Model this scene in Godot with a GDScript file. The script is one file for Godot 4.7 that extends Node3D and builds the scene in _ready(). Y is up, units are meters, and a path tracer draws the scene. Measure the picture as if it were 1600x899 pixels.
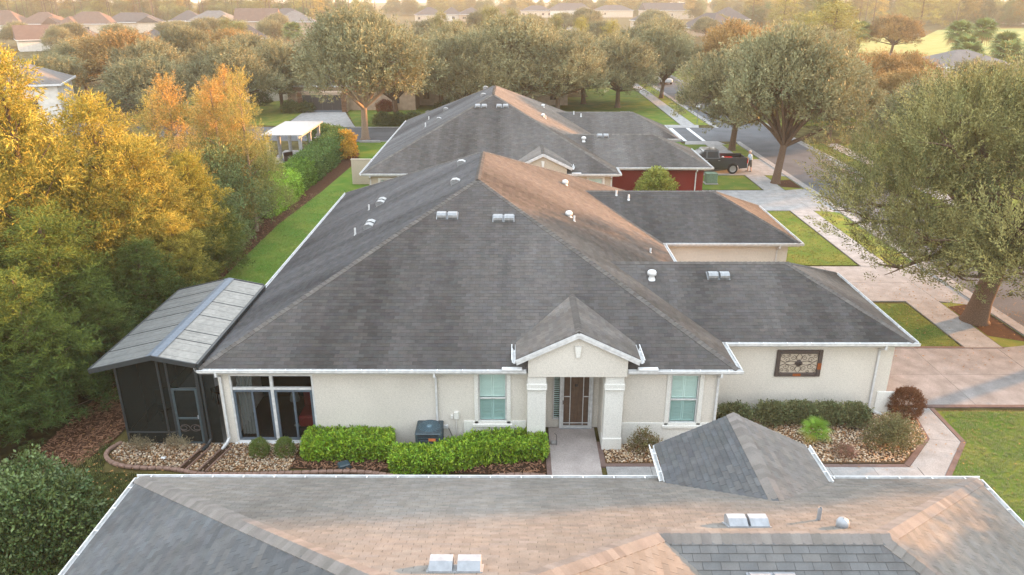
extends Node3D
# Aerial view of a row of villas. x is to the right, z is minus the distance ahead, y is up, metres.

const PITCH := 0.483           # rise over run of the villa roofs
var rng := RandomNumberGenerator.new()
var counts := {}
var ox := 0.0                  # base of the thing being built: V() gives points relative to it
var od := 0.0
var M := {}
var T := {}
var stain := FastNoiseLite.new()
var patch := FastNoiseLite.new()


# ---------------------------------------------------------------- mesh collector
class MB:
	var v := PackedVector3Array()
	var n := PackedVector3Array()
	var c := PackedColorArray()
	var i := PackedInt32Array()
	var col := Color(1, 1, 1)

	func quad(a: Vector3, b: Vector3, e: Vector3, d: Vector3) -> void:  # counter-clockwise seen from outside
		var nn := (b - a).cross(e - a)
		if nn.length_squared() < 1e-14:
			nn = (e - a).cross(d - a)
		nn = nn.normalized()
		var k := v.size()
		v.append(a); v.append(b); v.append(e); v.append(d)
		for q in 4:
			n.append(nn); c.append(col)
		i.append(k); i.append(k + 2); i.append(k + 1)
		i.append(k); i.append(k + 3); i.append(k + 2)

	func tri(a: Vector3, b: Vector3, e: Vector3) -> void:
		var nn := (b - a).cross(e - a).normalized()
		var k := v.size()
		v.append(a); v.append(b); v.append(e)
		for q in 3:
			n.append(nn); c.append(col)
		i.append(k); i.append(k + 2); i.append(k + 1)

	func box(ctr: Vector3, size: Vector3, bs := Basis()) -> void:
		var x := bs.x * size.x * 0.5
		var y := bs.y * size.y * 0.5
		var z := bs.z * size.z * 0.5
		quad(ctr - x - y + z, ctr + x - y + z, ctr + x + y + z, ctr - x + y + z)
		quad(ctr + x - y - z, ctr - x - y - z, ctr - x + y - z, ctr + x + y - z)
		quad(ctr + x - y + z, ctr + x - y - z, ctr + x + y - z, ctr + x + y + z)
		quad(ctr - x - y - z, ctr - x - y + z, ctr - x + y + z, ctr - x + y - z)
		quad(ctr - x + y + z, ctr + x + y + z, ctr + x + y - z, ctr - x + y - z)
		quad(ctr - x - y - z, ctr + x - y - z, ctr + x - y + z, ctr - x - y + z)

	func cbox(ctr: Vector3, size: Vector3, ch: float, bs := Basis()) -> void:  # a box with chamfered edges
		var h := size * 0.5
		var g := h - Vector3(ch, ch, ch)
		var sg := [-1.0, 1.0]
		var P := func(p: Vector3) -> Vector3: return ctr + bs * p
		for s in sg:
			var f := [Vector3(s * h.x, -g.y, -g.z), Vector3(s * h.x, g.y, -g.z), Vector3(s * h.x, g.y, g.z), Vector3(s * h.x, -g.y, g.z)]
			orient(P, f, Vector3(s, 0, 0))
			f = [Vector3(-g.x, s * h.y, -g.z), Vector3(g.x, s * h.y, -g.z), Vector3(g.x, s * h.y, g.z), Vector3(-g.x, s * h.y, g.z)]
			orient(P, f, Vector3(0, s, 0))
			f = [Vector3(-g.x, -g.y, s * h.z), Vector3(g.x, -g.y, s * h.z), Vector3(g.x, g.y, s * h.z), Vector3(-g.x, g.y, s * h.z)]
			orient(P, f, Vector3(0, 0, s))
			for t in sg:
				orient(P, [Vector3(-g.x, s * h.y, t * g.z), Vector3(g.x, s * h.y, t * g.z), Vector3(g.x, s * g.y, t * h.z), Vector3(-g.x, s * g.y, t * h.z)], Vector3(0, s, t))
				orient(P, [Vector3(s * h.x, -g.y, t * g.z), Vector3(s * h.x, g.y, t * g.z), Vector3(s * g.x, g.y, t * h.z), Vector3(s * g.x, -g.y, t * h.z)], Vector3(s, 0, t))
				orient(P, [Vector3(s * h.x, t * g.y, -g.z), Vector3(s * h.x, t * g.y, g.z), Vector3(s * g.x, t * h.y, g.z), Vector3(s * g.x, t * h.y, -g.z)], Vector3(s, t, 0))
				for w in sg:
					var a := Vector3(s * h.x, t * g.y, w * g.z)
					var b := Vector3(s * g.x, t * h.y, w * g.z)
					var d := Vector3(s * g.x, t * g.y, w * h.z)
					if (b - a).cross(d - a).dot(Vector3(s, t, w)) > 0:
						tri(P.call(a), P.call(b), P.call(d))
					else:
						tri(P.call(a), P.call(d), P.call(b))

	func orient(P: Callable, f: Array, out: Vector3) -> void:
		var a: Vector3 = f[0]
		var b: Vector3 = f[1]
		var e: Vector3 = f[2]
		if (b - a).cross(e - a).dot(out) > 0:
			quad(P.call(f[0]), P.call(f[1]), P.call(f[2]), P.call(f[3]))
		else:
			quad(P.call(f[3]), P.call(f[2]), P.call(f[1]), P.call(f[0]))

	func bar(a: Vector3, b: Vector3, w: float, h: float, up := Vector3.UP) -> void:  # a box from a to b
		var z := (b - a).normalized()
		var u := up
		if absf(z.dot(u)) > 0.98:
			u = Vector3.RIGHT
		var x := u.cross(z).normalized()
		var y := z.cross(x)
		box((a + b) * 0.5, Vector3(w, h, a.distance_to(b)), Basis(x, y, z))

	func tube(p: PackedVector3Array, r: PackedFloat32Array, sides := 8, caps := true) -> void:
		var base := v.size()
		var x := Vector3.ZERO
		for k in p.size():
			var t := (p[mini(k + 1, p.size() - 1)] - p[maxi(k - 1, 0)]).normalized()
			if x == Vector3.ZERO:
				x = t.cross(Vector3(0.31, 0.2, 0.93)).normalized()
			x = (x - t * x.dot(t)).normalized()
			var y := t.cross(x)
			for s in sides:
				var a := TAU * s / sides
				var o := x * cos(a) + y * sin(a)
				v.append(p[k] + o * r[k]); n.append(o); c.append(col)
		for k in p.size() - 1:
			for s in sides:
				var a := base + k * sides + s
				var b := base + k * sides + (s + 1) % sides
				i.append(a); i.append(a + sides); i.append(b)
				i.append(b); i.append(a + sides); i.append(b + sides)
		if caps:
			for e in [0, p.size() - 1]:
				var k0 := v.size()
				var t := (p[1] - p[0]).normalized() * -1.0 if e == 0 else (p[e] - p[e - 1]).normalized()
				v.append(p[e]); n.append(t); c.append(col)
				for s in sides:
					v.append(v[base + e * sides + s]); n.append(t); c.append(col)
				for s in sides:
					var a := k0 + 1 + s
					var b := k0 + 1 + (s + 1) % sides
					i.append(k0)
					if e == 0:
						i.append(a); i.append(b)
					else:
						i.append(b); i.append(a)

	func lathe(prof: PackedVector2Array, sides: int, xf := Transform3D()) -> void:  # (radius, height) from bottom to top
		var base := v.size()
		for k in prof.size():
			var d := prof[mini(k + 1, prof.size() - 1)] - prof[maxi(k - 1, 0)]
			for s in sides + 1:
				var a := TAU * s / sides
				v.append(xf * Vector3(cos(a) * prof[k].x, prof[k].y, sin(a) * prof[k].x))
				n.append((xf.basis * Vector3(cos(a) * d.y, -d.x, sin(a) * d.y)).normalized()); c.append(col)
		for k in prof.size() - 1:
			for s in sides:
				var a := base + k * (sides + 1) + s
				var b := a + sides + 1
				i.append(a); i.append(a + 1); i.append(b)
				i.append(a + 1); i.append(b + 1); i.append(b)

	func ext(poly: PackedVector2Array, a: Vector3, x: Vector3, y: Vector3, z: Vector3) -> void:  # polygon in x, y pushed along z, with caps; counter-clockwise seen against z
		var m := poly.size()
		for k in m:
			var p := a + x * poly[k].x + y * poly[k].y
			var q := a + x * poly[(k + 1) % m].x + y * poly[(k + 1) % m].y
			quad(p, p + z, q + z, q)
		var idx := Geometry2D.triangulate_polygon(poly)
		for t in range(0, idx.size(), 3):
			var p := [0, 0, 0]
			for k in 3:
				p[k] = a + x * poly[idx[t + k]].x + y * poly[idx[t + k]].y
			var fl: bool = (p[1] - p[0]).cross(p[2] - p[0]).dot(z) > 0
			if fl:
				tri(p[0], p[2], p[1]); tri(p[0] + z, p[1] + z, p[2] + z)
			else:
				tri(p[0], p[1], p[2]); tri(p[0] + z, p[2] + z, p[1] + z)

	func sheet(pts: PackedVector2Array, y: float) -> void:  # flat polygon in (X, D)
		var idx := Geometry2D.triangulate_polygon(pts)
		for t in range(0, idx.size(), 3):
			var p := [Vector3.ZERO, Vector3.ZERO, Vector3.ZERO]
			for k in 3:
				p[k] = Vector3(pts[idx[t + k]].x, y, -pts[idx[t + k]].y)
			if (p[1] - p[0]).cross(p[2] - p[0]).y < 0:
				tri(p[0], p[2], p[1])
			else:
				tri(p[0], p[1], p[2])

	func slab(pts: PackedVector2Array, y0: float, y1: float) -> void:  # the same with sides
		sheet(pts, y1)
		var s := 1.0 if Geometry2D.is_polygon_clockwise(pts) else -1.0
		for k in pts.size():
			var a := pts[k]
			var b := pts[(k + 1) % pts.size()]
			var p := Vector3(a.x, y0, -a.y)
			var q := Vector3(b.x, y0, -b.y)
			var up := Vector3(0, y1 - y0, 0)
			if s > 0:
				quad(q, p, p + up, q + up)
			else:
				quad(p, q, q + up, p + up)

	func mesh() -> ArrayMesh:
		var arr := []
		arr.resize(Mesh.ARRAY_MAX)
		arr[Mesh.ARRAY_VERTEX] = v
		if n.size() == v.size():
			arr[Mesh.ARRAY_NORMAL] = n
		if c.size() == v.size():
			arr[Mesh.ARRAY_COLOR] = c
		if i.size():
			arr[Mesh.ARRAY_INDEX] = i
		var m := ArrayMesh.new()
		m.add_surface_from_arrays(Mesh.PRIMITIVE_TRIANGLES, arr)
		return m


# ---------------------------------------------------------------- naming and placing
func V(X: float, y: float, D: float) -> Vector3:
	return Vector3(X - ox, y, -(D - od))

func numbered(called: String, parent: Node = self) -> String:
	var key := str(parent.get_instance_id()) + called
	counts[key] = counts.get(key, -1) + 1
	return called if counts[key] == 0 else "%s_%03d" % [called, counts[key]]

func put(mesh: Mesh, called: String, m: Material, parent: Node = self) -> MeshInstance3D:
	var o := MeshInstance3D.new()
	o.mesh = mesh
	o.material_override = null
	o.set_surface_override_material(0, m)
	o.name = numbered(called, parent)
	parent.add_child(o, true)
	return o

func obj(called: String, mb: MB, m: Material, parent: Node = self) -> MeshInstance3D:
	return put(mb.mesh(), called, m, parent)

func tag(o: Node, label: String, category: String, group := "") -> Node:
	if label: o.set_meta("label", label)
	if category: o.set_meta("category", category)
	if group: o.set_meta("group", group)
	return o

func thing(called: String, label: String, category: String, X: float, D: float, turn := 0.0, group := "", y := 0.0) -> Node3D:
	var o := Node3D.new()
	o.name = numbered(called)
	add_child(o)
	o.position = Vector3(X, y, -D)
	o.rotation.y = turn
	ox = X
	od = D
	tag(o, label, category, group)
	return o

func structure(o: Node, label := "") -> Node:
	o.set_meta("kind", "structure")
	if label: o.set_meta("label", label)
	return o

func stuff(o: Node) -> Node:
	o.set_meta("kind", "stuff")
	return o

func dup(src: Node3D, called: String, label: String, X: float, D: float, turn: float, sc := Vector3.ONE, group := "") -> Node3D:
	var o: Node3D = src.duplicate()
	o.name = numbered(called)
	add_child(o)
	o.position = Vector3(X, 0, -D)
	o.rotation = Vector3(0, turn, 0)
	o.scale = sc
	o.set_meta("label", label)
	if group: o.set_meta("group", group)
	return o

func scatter(called: String, mesh: Mesh, m: Material, xfs: Array, cols: PackedColorArray, parent: Node = self) -> MultiMeshInstance3D:
	var mm := MultiMesh.new()
	mm.transform_format = MultiMesh.TRANSFORM_3D
	mm.use_colors = true
	mm.mesh = mesh
	mm.instance_count = xfs.size()
	for k in xfs.size():
		mm.set_instance_transform(k, xfs[k])
		mm.set_instance_color(k, cols[k])
	var o := MultiMeshInstance3D.new()
	o.multimesh = mm
	o.material_override = m
	o.name = numbered(called, parent)
	parent.add_child(o, true)
	o.set_meta("kind", "stuff")
	return o

func rf(a: float, b: float) -> float:
	return rng.randf_range(a, b)


# ---------------------------------------------------------------- materials
func noise_tex(sd: int, freq: float, oct: int, lo: Color, hi: Color, kind := FastNoiseLite.TYPE_SIMPLEX_SMOOTH, size := 512, mid := 0.5) -> NoiseTexture2D:
	var f := FastNoiseLite.new()
	f.seed = sd
	f.noise_type = kind
	f.frequency = freq
	f.fractal_octaves = oct
	var t := NoiseTexture2D.new()
	t.width = size
	t.height = size
	t.seamless = true
	t.noise = f
	var g := Gradient.new()
	g.set_color(0, lo)
	g.set_color(1, hi)
	g.add_point(mid, lo.lerp(hi, 0.5))
	t.color_ramp = g
	return t

func grey(x: float) -> Color:
	return Color(x, x, x)

func mat(called: String, lin: Color, rough: float, tex: Texture2D = null, scale := 1.0, tex2: Texture2D = null, scale2 := 0.1, vc := false) -> StandardMaterial3D:
	var m := StandardMaterial3D.new()
	m.resource_name = called
	m.albedo_color = lin.linear_to_srgb()
	m.roughness = rough
	m.vertex_color_use_as_albedo = vc
	m.cull_mode = BaseMaterial3D.CULL_DISABLED
	m.metallic_specular = 0.5 if rough < 0.7 else 0.2
	if tex:
		m.albedo_texture = tex
		m.uv1_triplanar = true
		m.uv1_world_triplanar = true
		m.uv1_scale = Vector3.ONE * scale
	if tex2:
		m.detail_enabled = true
		m.detail_blend_mode = BaseMaterial3D.BLEND_MODE_MUL
		m.detail_albedo = tex2
		m.detail_uv_layer = BaseMaterial3D.DETAIL_UV_2
		m.uv2_triplanar = true
		m.uv2_world_triplanar = true
		m.uv2_scale = Vector3.ONE * scale2
	M[called] = m
	return m

func leafmat(called: String, tint: Color, back := 0.35, rough := 0.6) -> StandardMaterial3D:
	var m := mat(called, tint, rough, null, 1.0, null, 1.0, true)
	m.backlight_enabled = true
	m.backlight = Color(back, back, back).linear_to_srgb()
	m.metallic_specular = 0.22 if rough > 0.5 else 0.38
	return m

func make_materials() -> void:
	stain.seed = 11
	stain.frequency = 1.0
	stain.fractal_octaves = 3
	patch.seed = 5
	patch.frequency = 0.35
	patch.fractal_octaves = 3
	T.fine = noise_tex(1, 0.06, 4, grey(0.62), grey(1.0), FastNoiseLite.TYPE_SIMPLEX_SMOOTH, 512)
	T.grit = noise_tex(2, 0.22, 3, grey(0.76), grey(1.0), FastNoiseLite.TYPE_VALUE, 512)
	T.soft = noise_tex(3, 0.012, 4, grey(0.84), grey(1.0))
	T.blot = noise_tex(4, 0.02, 5, grey(0.78), grey(1.0), FastNoiseLite.TYPE_SIMPLEX_SMOOTH, 512)
	T.lawn = noise_tex(5, 0.14, 3, Color(0.70, 0.74, 0.62), Color(1.0, 1.0, 0.95), FastNoiseLite.TYPE_SIMPLEX_SMOOTH, 512)
	T.dry = noise_tex(6, 0.02, 4, Color(0.62, 0.80, 0.60), Color(1.0, 0.92, 0.85), FastNoiseLite.TYPE_SIMPLEX_SMOOTH, 512, 0.55)
	T.earth = noise_tex(7, 0.05, 5, Color(0.45, 0.4, 0.38), Color(1.0, 0.95, 0.9))
	var nb := noise_tex(8, 0.25, 3, grey(0), grey(1))
	nb.as_normal_map = true
	nb.bump_strength = 5.0
	T.bump = nb
	T.wall = noise_tex(9, 0.006, 3, grey(0.94), grey(1.0))
	mat("stucco", Color(0.84, 0.785, 0.70), 0.92, T.grit, 0.9, T.wall, 0.12)
	mat("stucco_cream", Color(0.92, 0.90, 0.84), 0.9, T.grit, 0.9, T.wall, 0.13)
	mat("stucco_red", Color(0.23, 0.035, 0.03), 0.92, T.grit, 0.9, T.wall, 0.12)
	mat("stucco_tan", Color(0.66, 0.56, 0.44), 0.92, T.grit, 0.9, T.wall, 0.12)
	for k in ["stucco", "stucco_cream", "stucco_red", "stucco_tan"]:
		M[k].normal_enabled = true
		M[k].normal_texture = T.bump
		M[k].normal_scale = 0.2
	mat("white", Color(0.66,0.66,0.655), 0.45, T.soft, 0.7)
	mat("white_wood", Color(0.37,0.37,0.365), 0.6, T.soft, 0.7)
	mat("white_alu", Color(0.31, 0.325, 0.345), 0.4, T.blot, 0.6)
	mat("shingle", Color(1, 1, 1), 0.95, T.grit, 1.7, T.soft, 0.35, true)
	M.shingle.normal_enabled = true
	M.shingle.normal_texture = T.bump
	M.shingle.normal_scale = 0.5
	mat("deck", Color(0.045, 0.043, 0.043), 0.95)
	mat("soffit", Color(0.62, 0.60, 0.56), 0.9)
	mat("galv", Color(0.30,0.31,0.32), 0.38, T.blot, 0.8)
	M.galv.metallic = 0.55
	mat("dark_gap", Color(0.02, 0.02, 0.022), 0.9)
	mat("blue_alu", Color(0.10, 0.13, 0.165), 0.45, T.soft, 0.8)
	mat("teal_alu", Color(0.05, 0.072, 0.082), 0.5, T.soft, 0.8)
	mat("bronze_alu", Color(0.025, 0.03, 0.033), 0.5, T.soft, 0.8)
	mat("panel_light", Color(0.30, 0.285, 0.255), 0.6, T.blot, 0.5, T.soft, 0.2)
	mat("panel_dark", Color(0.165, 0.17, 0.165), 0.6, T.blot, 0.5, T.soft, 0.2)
	mat("panel_cap", Color(0.10, 0.125, 0.16), 0.5, T.blot, 0.7)
	mat("mint", Color(0.55, 0.72, 0.67), 0.6)
	mat("mint_dark", Color(0.33, 0.50, 0.47), 0.6)
	mat("door_brown", Color(0.14, 0.085, 0.055), 0.55, T.soft, 0.6)
	mat("interior", Color(0.014, 0.013, 0.012), 0.9)
	mat("curtain", Color(0.10, 0.11, 0.105), 0.9)
	mat("red_cloth", Color(0.10, 0.012, 0.012), 0.9)
	mat("concrete", Color(0.45, 0.435, 0.42), 0.9, T.grit, 0.6, T.soft, 0.2)
	mat("concrete_white", Color(0.45, 0.44, 0.43), 0.9, T.grit, 0.6, T.soft, 0.2)
	mat("paver_pink", Color(0.41, 0.382, 0.368), 0.9, T.grit, 0.6, T.blot, 0.11)
	mat("paver_border", Color(0.24, 0.165, 0.145), 0.9, T.grit, 0.9, T.soft, 0.3)
	mat("edging", Color(0.36, 0.23, 0.18), 0.9, T.grit, 0.9, T.blot, 0.5)
	mat("asphalt", Color(0.175, 0.18, 0.19), 0.92, T.grit, 0.5, T.soft, 0.06)
	mat("paint", Color(0.75, 0.75, 0.74), 0.8, T.blot, 0.9)
	mat("lawn", Color(0.245, 0.265, 0.09), 0.95, T.lawn, 0.55, T.dry, 0.05)
	mat("lawn_green", Color(0.225, 0.29, 0.08), 0.95, T.lawn, 0.55, T.dry, 0.05)
	mat("lawn_dry", Color(0.36, 0.33, 0.12), 0.95, T.lawn, 0.55, T.dry, 0.07)
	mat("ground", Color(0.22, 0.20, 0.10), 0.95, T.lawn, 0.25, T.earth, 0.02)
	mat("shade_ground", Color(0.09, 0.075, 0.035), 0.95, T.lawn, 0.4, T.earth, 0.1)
	mat("fairway", Color(0.48, 0.43, 0.27), 0.95, T.lawn, 0.1, T.dry, 0.012)
	mat("fairway_dry", Color(0.50, 0.42, 0.27), 0.95, T.lawn, 0.1, T.dry, 0.02)
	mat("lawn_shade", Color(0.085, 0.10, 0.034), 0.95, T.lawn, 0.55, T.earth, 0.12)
	mat("paver_pink_light", Color(0.54, 0.475, 0.445), 0.9, T.grit, 0.6, T.soft, 0.15)
	mat("mulch", Color(0.17, 0.092, 0.058), 0.95, T.earth, 0.9, T.blot, 0.3)
	mat("mulch_dark", Color(0.10, 0.064, 0.044), 0.95, T.earth, 0.9, T.blot, 0.3)
	mat("gravel_base", Color(0.24, 0.17, 0.11), 0.95, T.earth, 1.5)
	mat("stone", Color(1, 1, 1), 0.85, null, 1.0, null, 1.0, true)
	mat("grass_blade", Color(1, 1, 1), 0.8, null, 1.0, null, 1.0, true)
	mat("bark", Color(0.26, 0.205, 0.165), 0.95, T.earth, 0.9)
	mat("bark_pale", Color(0.52, 0.45, 0.37), 0.95, T.earth, 0.9)
	leafmat("leaf", Color(1, 1, 1), 0.22)
	leafmat("leaf_dense", Color(1, 1, 1), 0.10)
	leafmat("leaf_brown", Color(1.25, 0.86, 0.62), 0.22)
	leafmat("leaf_gloss", Color(1, 1, 1), 0.14, 0.42)
	mat("far_roof", Color(0.13, 0.12, 0.12), 0.95, T.grit, 0.5, T.soft, 0.1)
	mat("far_roof_brown", Color(0.20, 0.135, 0.11), 0.95, T.grit, 0.5, T.soft, 0.1)
	mat("far_roof_pale", Color(0.22, 0.205, 0.195), 0.95, T.grit, 0.5, T.soft, 0.1)
	mat("far_wall", Color(0.60, 0.50, 0.40), 0.92, T.soft, 0.2)
	mat("far_wall_tan", Color(0.46, 0.34, 0.25), 0.92, T.soft, 0.2)
	mat("far_wall_white", Color(0.68, 0.64, 0.58), 0.92, T.soft, 0.2)
	var g := mat("glass", Color(0.05, 0.06, 0.06), 0.03)
	g.transparency = BaseMaterial3D.TRANSPARENCY_ALPHA
	g.albedo_color.a = 0.03
	g.metallic_specular = 0.3
	g = mat("screen_mesh", Color(0.010, 0.013, 0.012), 0.9)
	g.transparency = BaseMaterial3D.TRANSPARENCY_ALPHA
	g.albedo_color.a = 0.88
	g.metallic_specular = 0.05
	mat("far_glass", Color(0.03, 0.035, 0.045), 0.12)
	mat("truck_glass", Color(0.008, 0.010, 0.012), 0.06)
	M.truck_glass.metallic_specular = 0.3
	mat("ac_paint", Color(0.035, 0.060, 0.075), 0.5, T.soft, 1.0)
	mat("ac_grille", Color(0.10, 0.17, 0.21), 0.45)
	mat("sticker", Color(0.55, 0.16, 0.06), 0.6)
	mat("truck_paint", Color(0.017, 0.018, 0.022), 0.3)
	M.truck_paint.clearcoat_enabled = true
	M.truck_paint.clearcoat = 0.8
	M.truck_paint.clearcoat_roughness = 0.08
	mat("tyre", Color(0.02, 0.02, 0.02), 0.85)
	mat("rim", Color(0.35, 0.35, 0.36), 0.35)
	M.rim.metallic = 0.7
	mat("black_trim", Color(0.016, 0.016, 0.017), 0.6)
	mat("tail_red", Color(0.45, 0.01, 0.01), 0.2)
	mat("skin", Color(1, 1, 1), 0.7, null, 1.0, null, 1.0, true)
	mat("utility_green", Color(0.13, 0.20, 0.13), 0.6, T.soft, 0.8)
	mat("wrought", Color(0.085, 0.062, 0.055), 0.6, T.blot, 2.0)
	mat("rust", Color(0.33, 0.10, 0.035), 0.9, T.blot, 2.0)
	mat("wicker", Color(0.07, 0.045, 0.035), 0.8, T.grit, 2.0)
	mat("cushion", Color(0.45, 0.40, 0.33), 0.9)
	mat("fence_wood", Color(0.30, 0.20, 0.14), 0.9, T.earth, 0.5)


# ---------------------------------------------------------------- roofs
const EXPOSURE := 0.143
const TAB := 0.305

func face(E0: Vector3, e: Vector3, u: Vector3, L: float, a: float, b: float, smax: float) -> Dictionary:
	return {"o": E0, "e": e.normalized(), "u": u.normalized(), "L": L, "a": a, "b": b, "s": smax}

func tone(base: Color, x: float, s: float, key: float, streak: float) -> Color:
	# algae streaks run down the slope, with tab to tab variation on top
	var st := stain.get_noise_3d(x * 0.20, s * 0.04, key) * streak + stain.get_noise_3d(x * 1.1, s * 0.08, key + 9.0) * streak * 0.4
	var pt := patch.get_noise_3d(x * 0.6, s * 0.6, key + 40.0) * 0.09
	var k := clampf(1.0 + st + pt + rng.randf_range(-0.095, 0.095), 0.45, 1.7)
	var w := rng.randf_range(-0.025, 0.025)
	return Color(base.r * k * (1.0 + w), base.g * k, base.b * k * (1.0 - w))

# the shingle tabs of one roof face, lapped in courses; whole tabs near the camera can be handed out one by one
func shingles(mb: MB, f: Dictionary, base: Color, key: float, streak: float, singles = null) -> void:
	var e: Vector3 = f.e
	var u: Vector3 = f.u
	var n := e.cross(u)
	var rows := int(ceil(f.s / EXPOSURE))
	for r in rows:
		var s0 := r * EXPOSURE
		var s1 := minf(s0 + EXPOSURE + 0.008, f.s)
		var l0: float = f.a * s0
		var r0: float = f.L - f.b * s0
		var l1: float = f.a * s1
		var r1: float = f.L - f.b * s1
		var lo := minf(l0, l1)
		var hi := maxf(r0, r1)
		var k0 := int(floor(lo / TAB)) - 1
		var k1 := int(ceil(hi / TAB)) + 1
		var off := TAB * 0.5 * (r % 2) + 0.02 * sin(r * 7.3 + key)
		for k in range(k0, k1):
			var x0 := k * TAB + off + 0.003
			var x1 := x0 + TAB - 0.006
			var b0 := clampf(x0, l0, r0)
			var b1 := clampf(x1, l0, r0)
			var t0 := clampf(x0, l1, r1)
			var t1 := clampf(x1, l1, r1)
			if b1 - b0 < 0.004 and t1 - t0 < 0.004:
				continue
			var o: Vector3 = f.o
			var cc := tone(base, x0, s0, key, streak)
			var h: float = (0.006 if singles == null else 0.012) + rng.randf_range(-0.002, 0.003)
			if singles != null and b0 == x0 and b1 == x1 and t0 == x0 and t1 == x1 and s1 - s0 > EXPOSURE:
				singles.append([Transform3D(Basis(e, u, n), o + e * x0 + u * s0), cc])
				continue
			var p := o + e * b0 + u * s0 + n * h
			var q := o + e * b1 + u * s0 + n * h
			mb.col = cc
			mb.quad(p, q, o + e * t1 + u * s1 + n * 0.002, o + e * t0 + u * s1 + n * 0.002)
			mb.quad(p - n * (h + 0.004), q - n * (h + 0.004), q, p)

func decking(mb: MB, f: Dictionary) -> void:
	var o: Vector3 = f.o
	var n: Vector3 = f.e.cross(f.u)
	o -= n * 0.006
	var a: Vector3 = o
	var b: Vector3 = o + f.e * f.L
	var c: Vector3 = o + f.u * f.s + f.e * (f.L - f.b * f.s)
	var d: Vector3 = o + f.u * f.s + f.e * (f.a * f.s)
	mb.quad(a, b, c, d)

# folded cap shingles along a hip or ridge from p to q, between two faces with normals n1, n2
func cap_shape(len: float, p: Vector3, dir: Vector3, s1: Vector3, s2: Vector3, up: Vector3, mb: MB, w := 0.15) -> void:
	var lift0 := up * 0.030
	var lift1 := up * 0.012
	var a := p + lift0
	var b := p + dir * len + lift1
	var l0 := p + s1 * w + lift0 - up * 0.004
	var l1 := p + dir * len + s1 * w + lift1 - up * 0.004
	var r0 := p + s2 * w + lift0 - up * 0.004
	var r1 := p + dir * len + s2 * w + lift1 - up * 0.004
	mb.quad(l0, a, b, l1)
	mb.quad(a, r0, r1, b)
	mb.quad(l0 - up * 0.02, a - up * 0.02, a, l0)
	mb.quad(a - up * 0.02, r0 - up * 0.02, r0, a)
	mb.quad(l0 - up * 0.02, l0, l1, l1 - up * 0.02)
	mb.quad(r0 - up * 0.02, r1 - up * 0.02, r1, r0)

func caps(p: Vector3, q: Vector3, n1: Vector3, n2: Vector3, base: Color, mb: MB, parent: Node = null, w := 0.15) -> void:
	var dir := (q - p).normalized()
	var up := (n1 + n2).normalized()
	var s1 := n1.cross(dir).normalized()
	if s1.dot(n2) > 0: s1 = -s1
	var s2 := n2.cross(dir).normalized()
	if s2.dot(n1) > 0: s2 = -s2
	if s1.cross(dir).dot(up) > 0:
		var t := s1
		s1 = s2
		s2 = t
	var step := 0.17
	var m := int(p.distance_to(q) / step)
	for k in m:
		var x := p + dir * (k * step)
		var g := rng.randf_range(0.86, 1.16)
		var cc := Color(base.r * g, base.g * g, base.b * g)
		if parent == null:
			mb.col = cc
			cap_shape(step + 0.03, x, dir, s1, s2, up, mb, w)
		else:
			var one := MB.new()
			one.col = cc
			cap_shape(step + 0.03, x, dir, s1, s2, up, one, w)
			obj("ridge_cap", one, M.shingle, parent)

# white box gutter hung on an eave from a to b; out points away from the wall
func gutter(mb: MB, a: Vector3, b: Vector3, out: Vector3, hangers := true) -> void:
	var d := b - a
	var sec := PackedVector2Array([Vector2(0.015, -0.015), Vector2(0.015, -0.135), Vector2(0.075, -0.135), Vector2(0.125, -0.085), Vector2(0.125, -0.03), Vector2(0.14, -0.012), Vector2(0.14, 0.0), Vector2(0.115, 0.0), Vector2(0.115, -0.082), Vector2(0.07, -0.123), Vector2(0.027, -0.123), Vector2(0.027, -0.015)])
	mb.ext(sec, a, out, Vector3.UP, d)
	if hangers:
		var m := int(d.length() / 0.75)
		for k in m:
			var p := a + d * ((k + 0.5) / m) + Vector3(0, -0.004, 0)
			mb.box(p + out * 0.07, Vector3(0.028, 0.012, 0.11) if absf(out.z) > 0.5 else Vector3(0.11, 0.012, 0.028))

func downspout(mb: MB, top: Vector3, wall: Vector3, kick: Vector3, w := 0.075) -> void:
	# from the gutter back to the wall, down it and out at the foot
	var pts := [top, top + Vector3(0, -0.10, 0), Vector3(wall.x, top.y - 0.30, wall.z), Vector3(wall.x, 0.24, wall.z), Vector3(wall.x, 0.14, wall.z) + kick * 0.12, Vector3(wall.x, 0.07, wall.z) + kick * 0.42]
	for k in 5:
		var a: Vector3 = pts[k]
		var b: Vector3 = pts[k + 1]
		var ex := (b - a).normalized() * 0.02
		mb.bar(a - ex, b + ex, w, w * 0.82 + 0.001 * k)

# twin low box vent: two hooded sheet metal boxes side by side on a base flange
func box_vent(parent: Node, p: Vector3, e: Vector3, u: Vector3, m: Material) -> void:
	var n := e.cross(u)
	var mb := MB.new()
	var bs := Basis(e, u, n)
	mb.box(p + n * 0.015, Vector3(0.40, 0.40, 0.016), bs)
	# hood: side profile in u, n
	var sec := PackedVector2Array([Vector2(-0.19, 0.03), Vector2(-0.19, 0.10), Vector2(-0.15, 0.17), Vector2(-0.05, 0.20), Vector2(0.10, 0.15), Vector2(0.20, 0.035), Vector2(0.20, 0.02), Vector2(-0.17, 0.02)])
	mb.ext(sec, p - e * 0.165, u, n, e * 0.33)
	var o := obj("roof_vent", mb, m, parent)
	o.set_meta("label", "galvanised hooded box vent")

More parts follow.
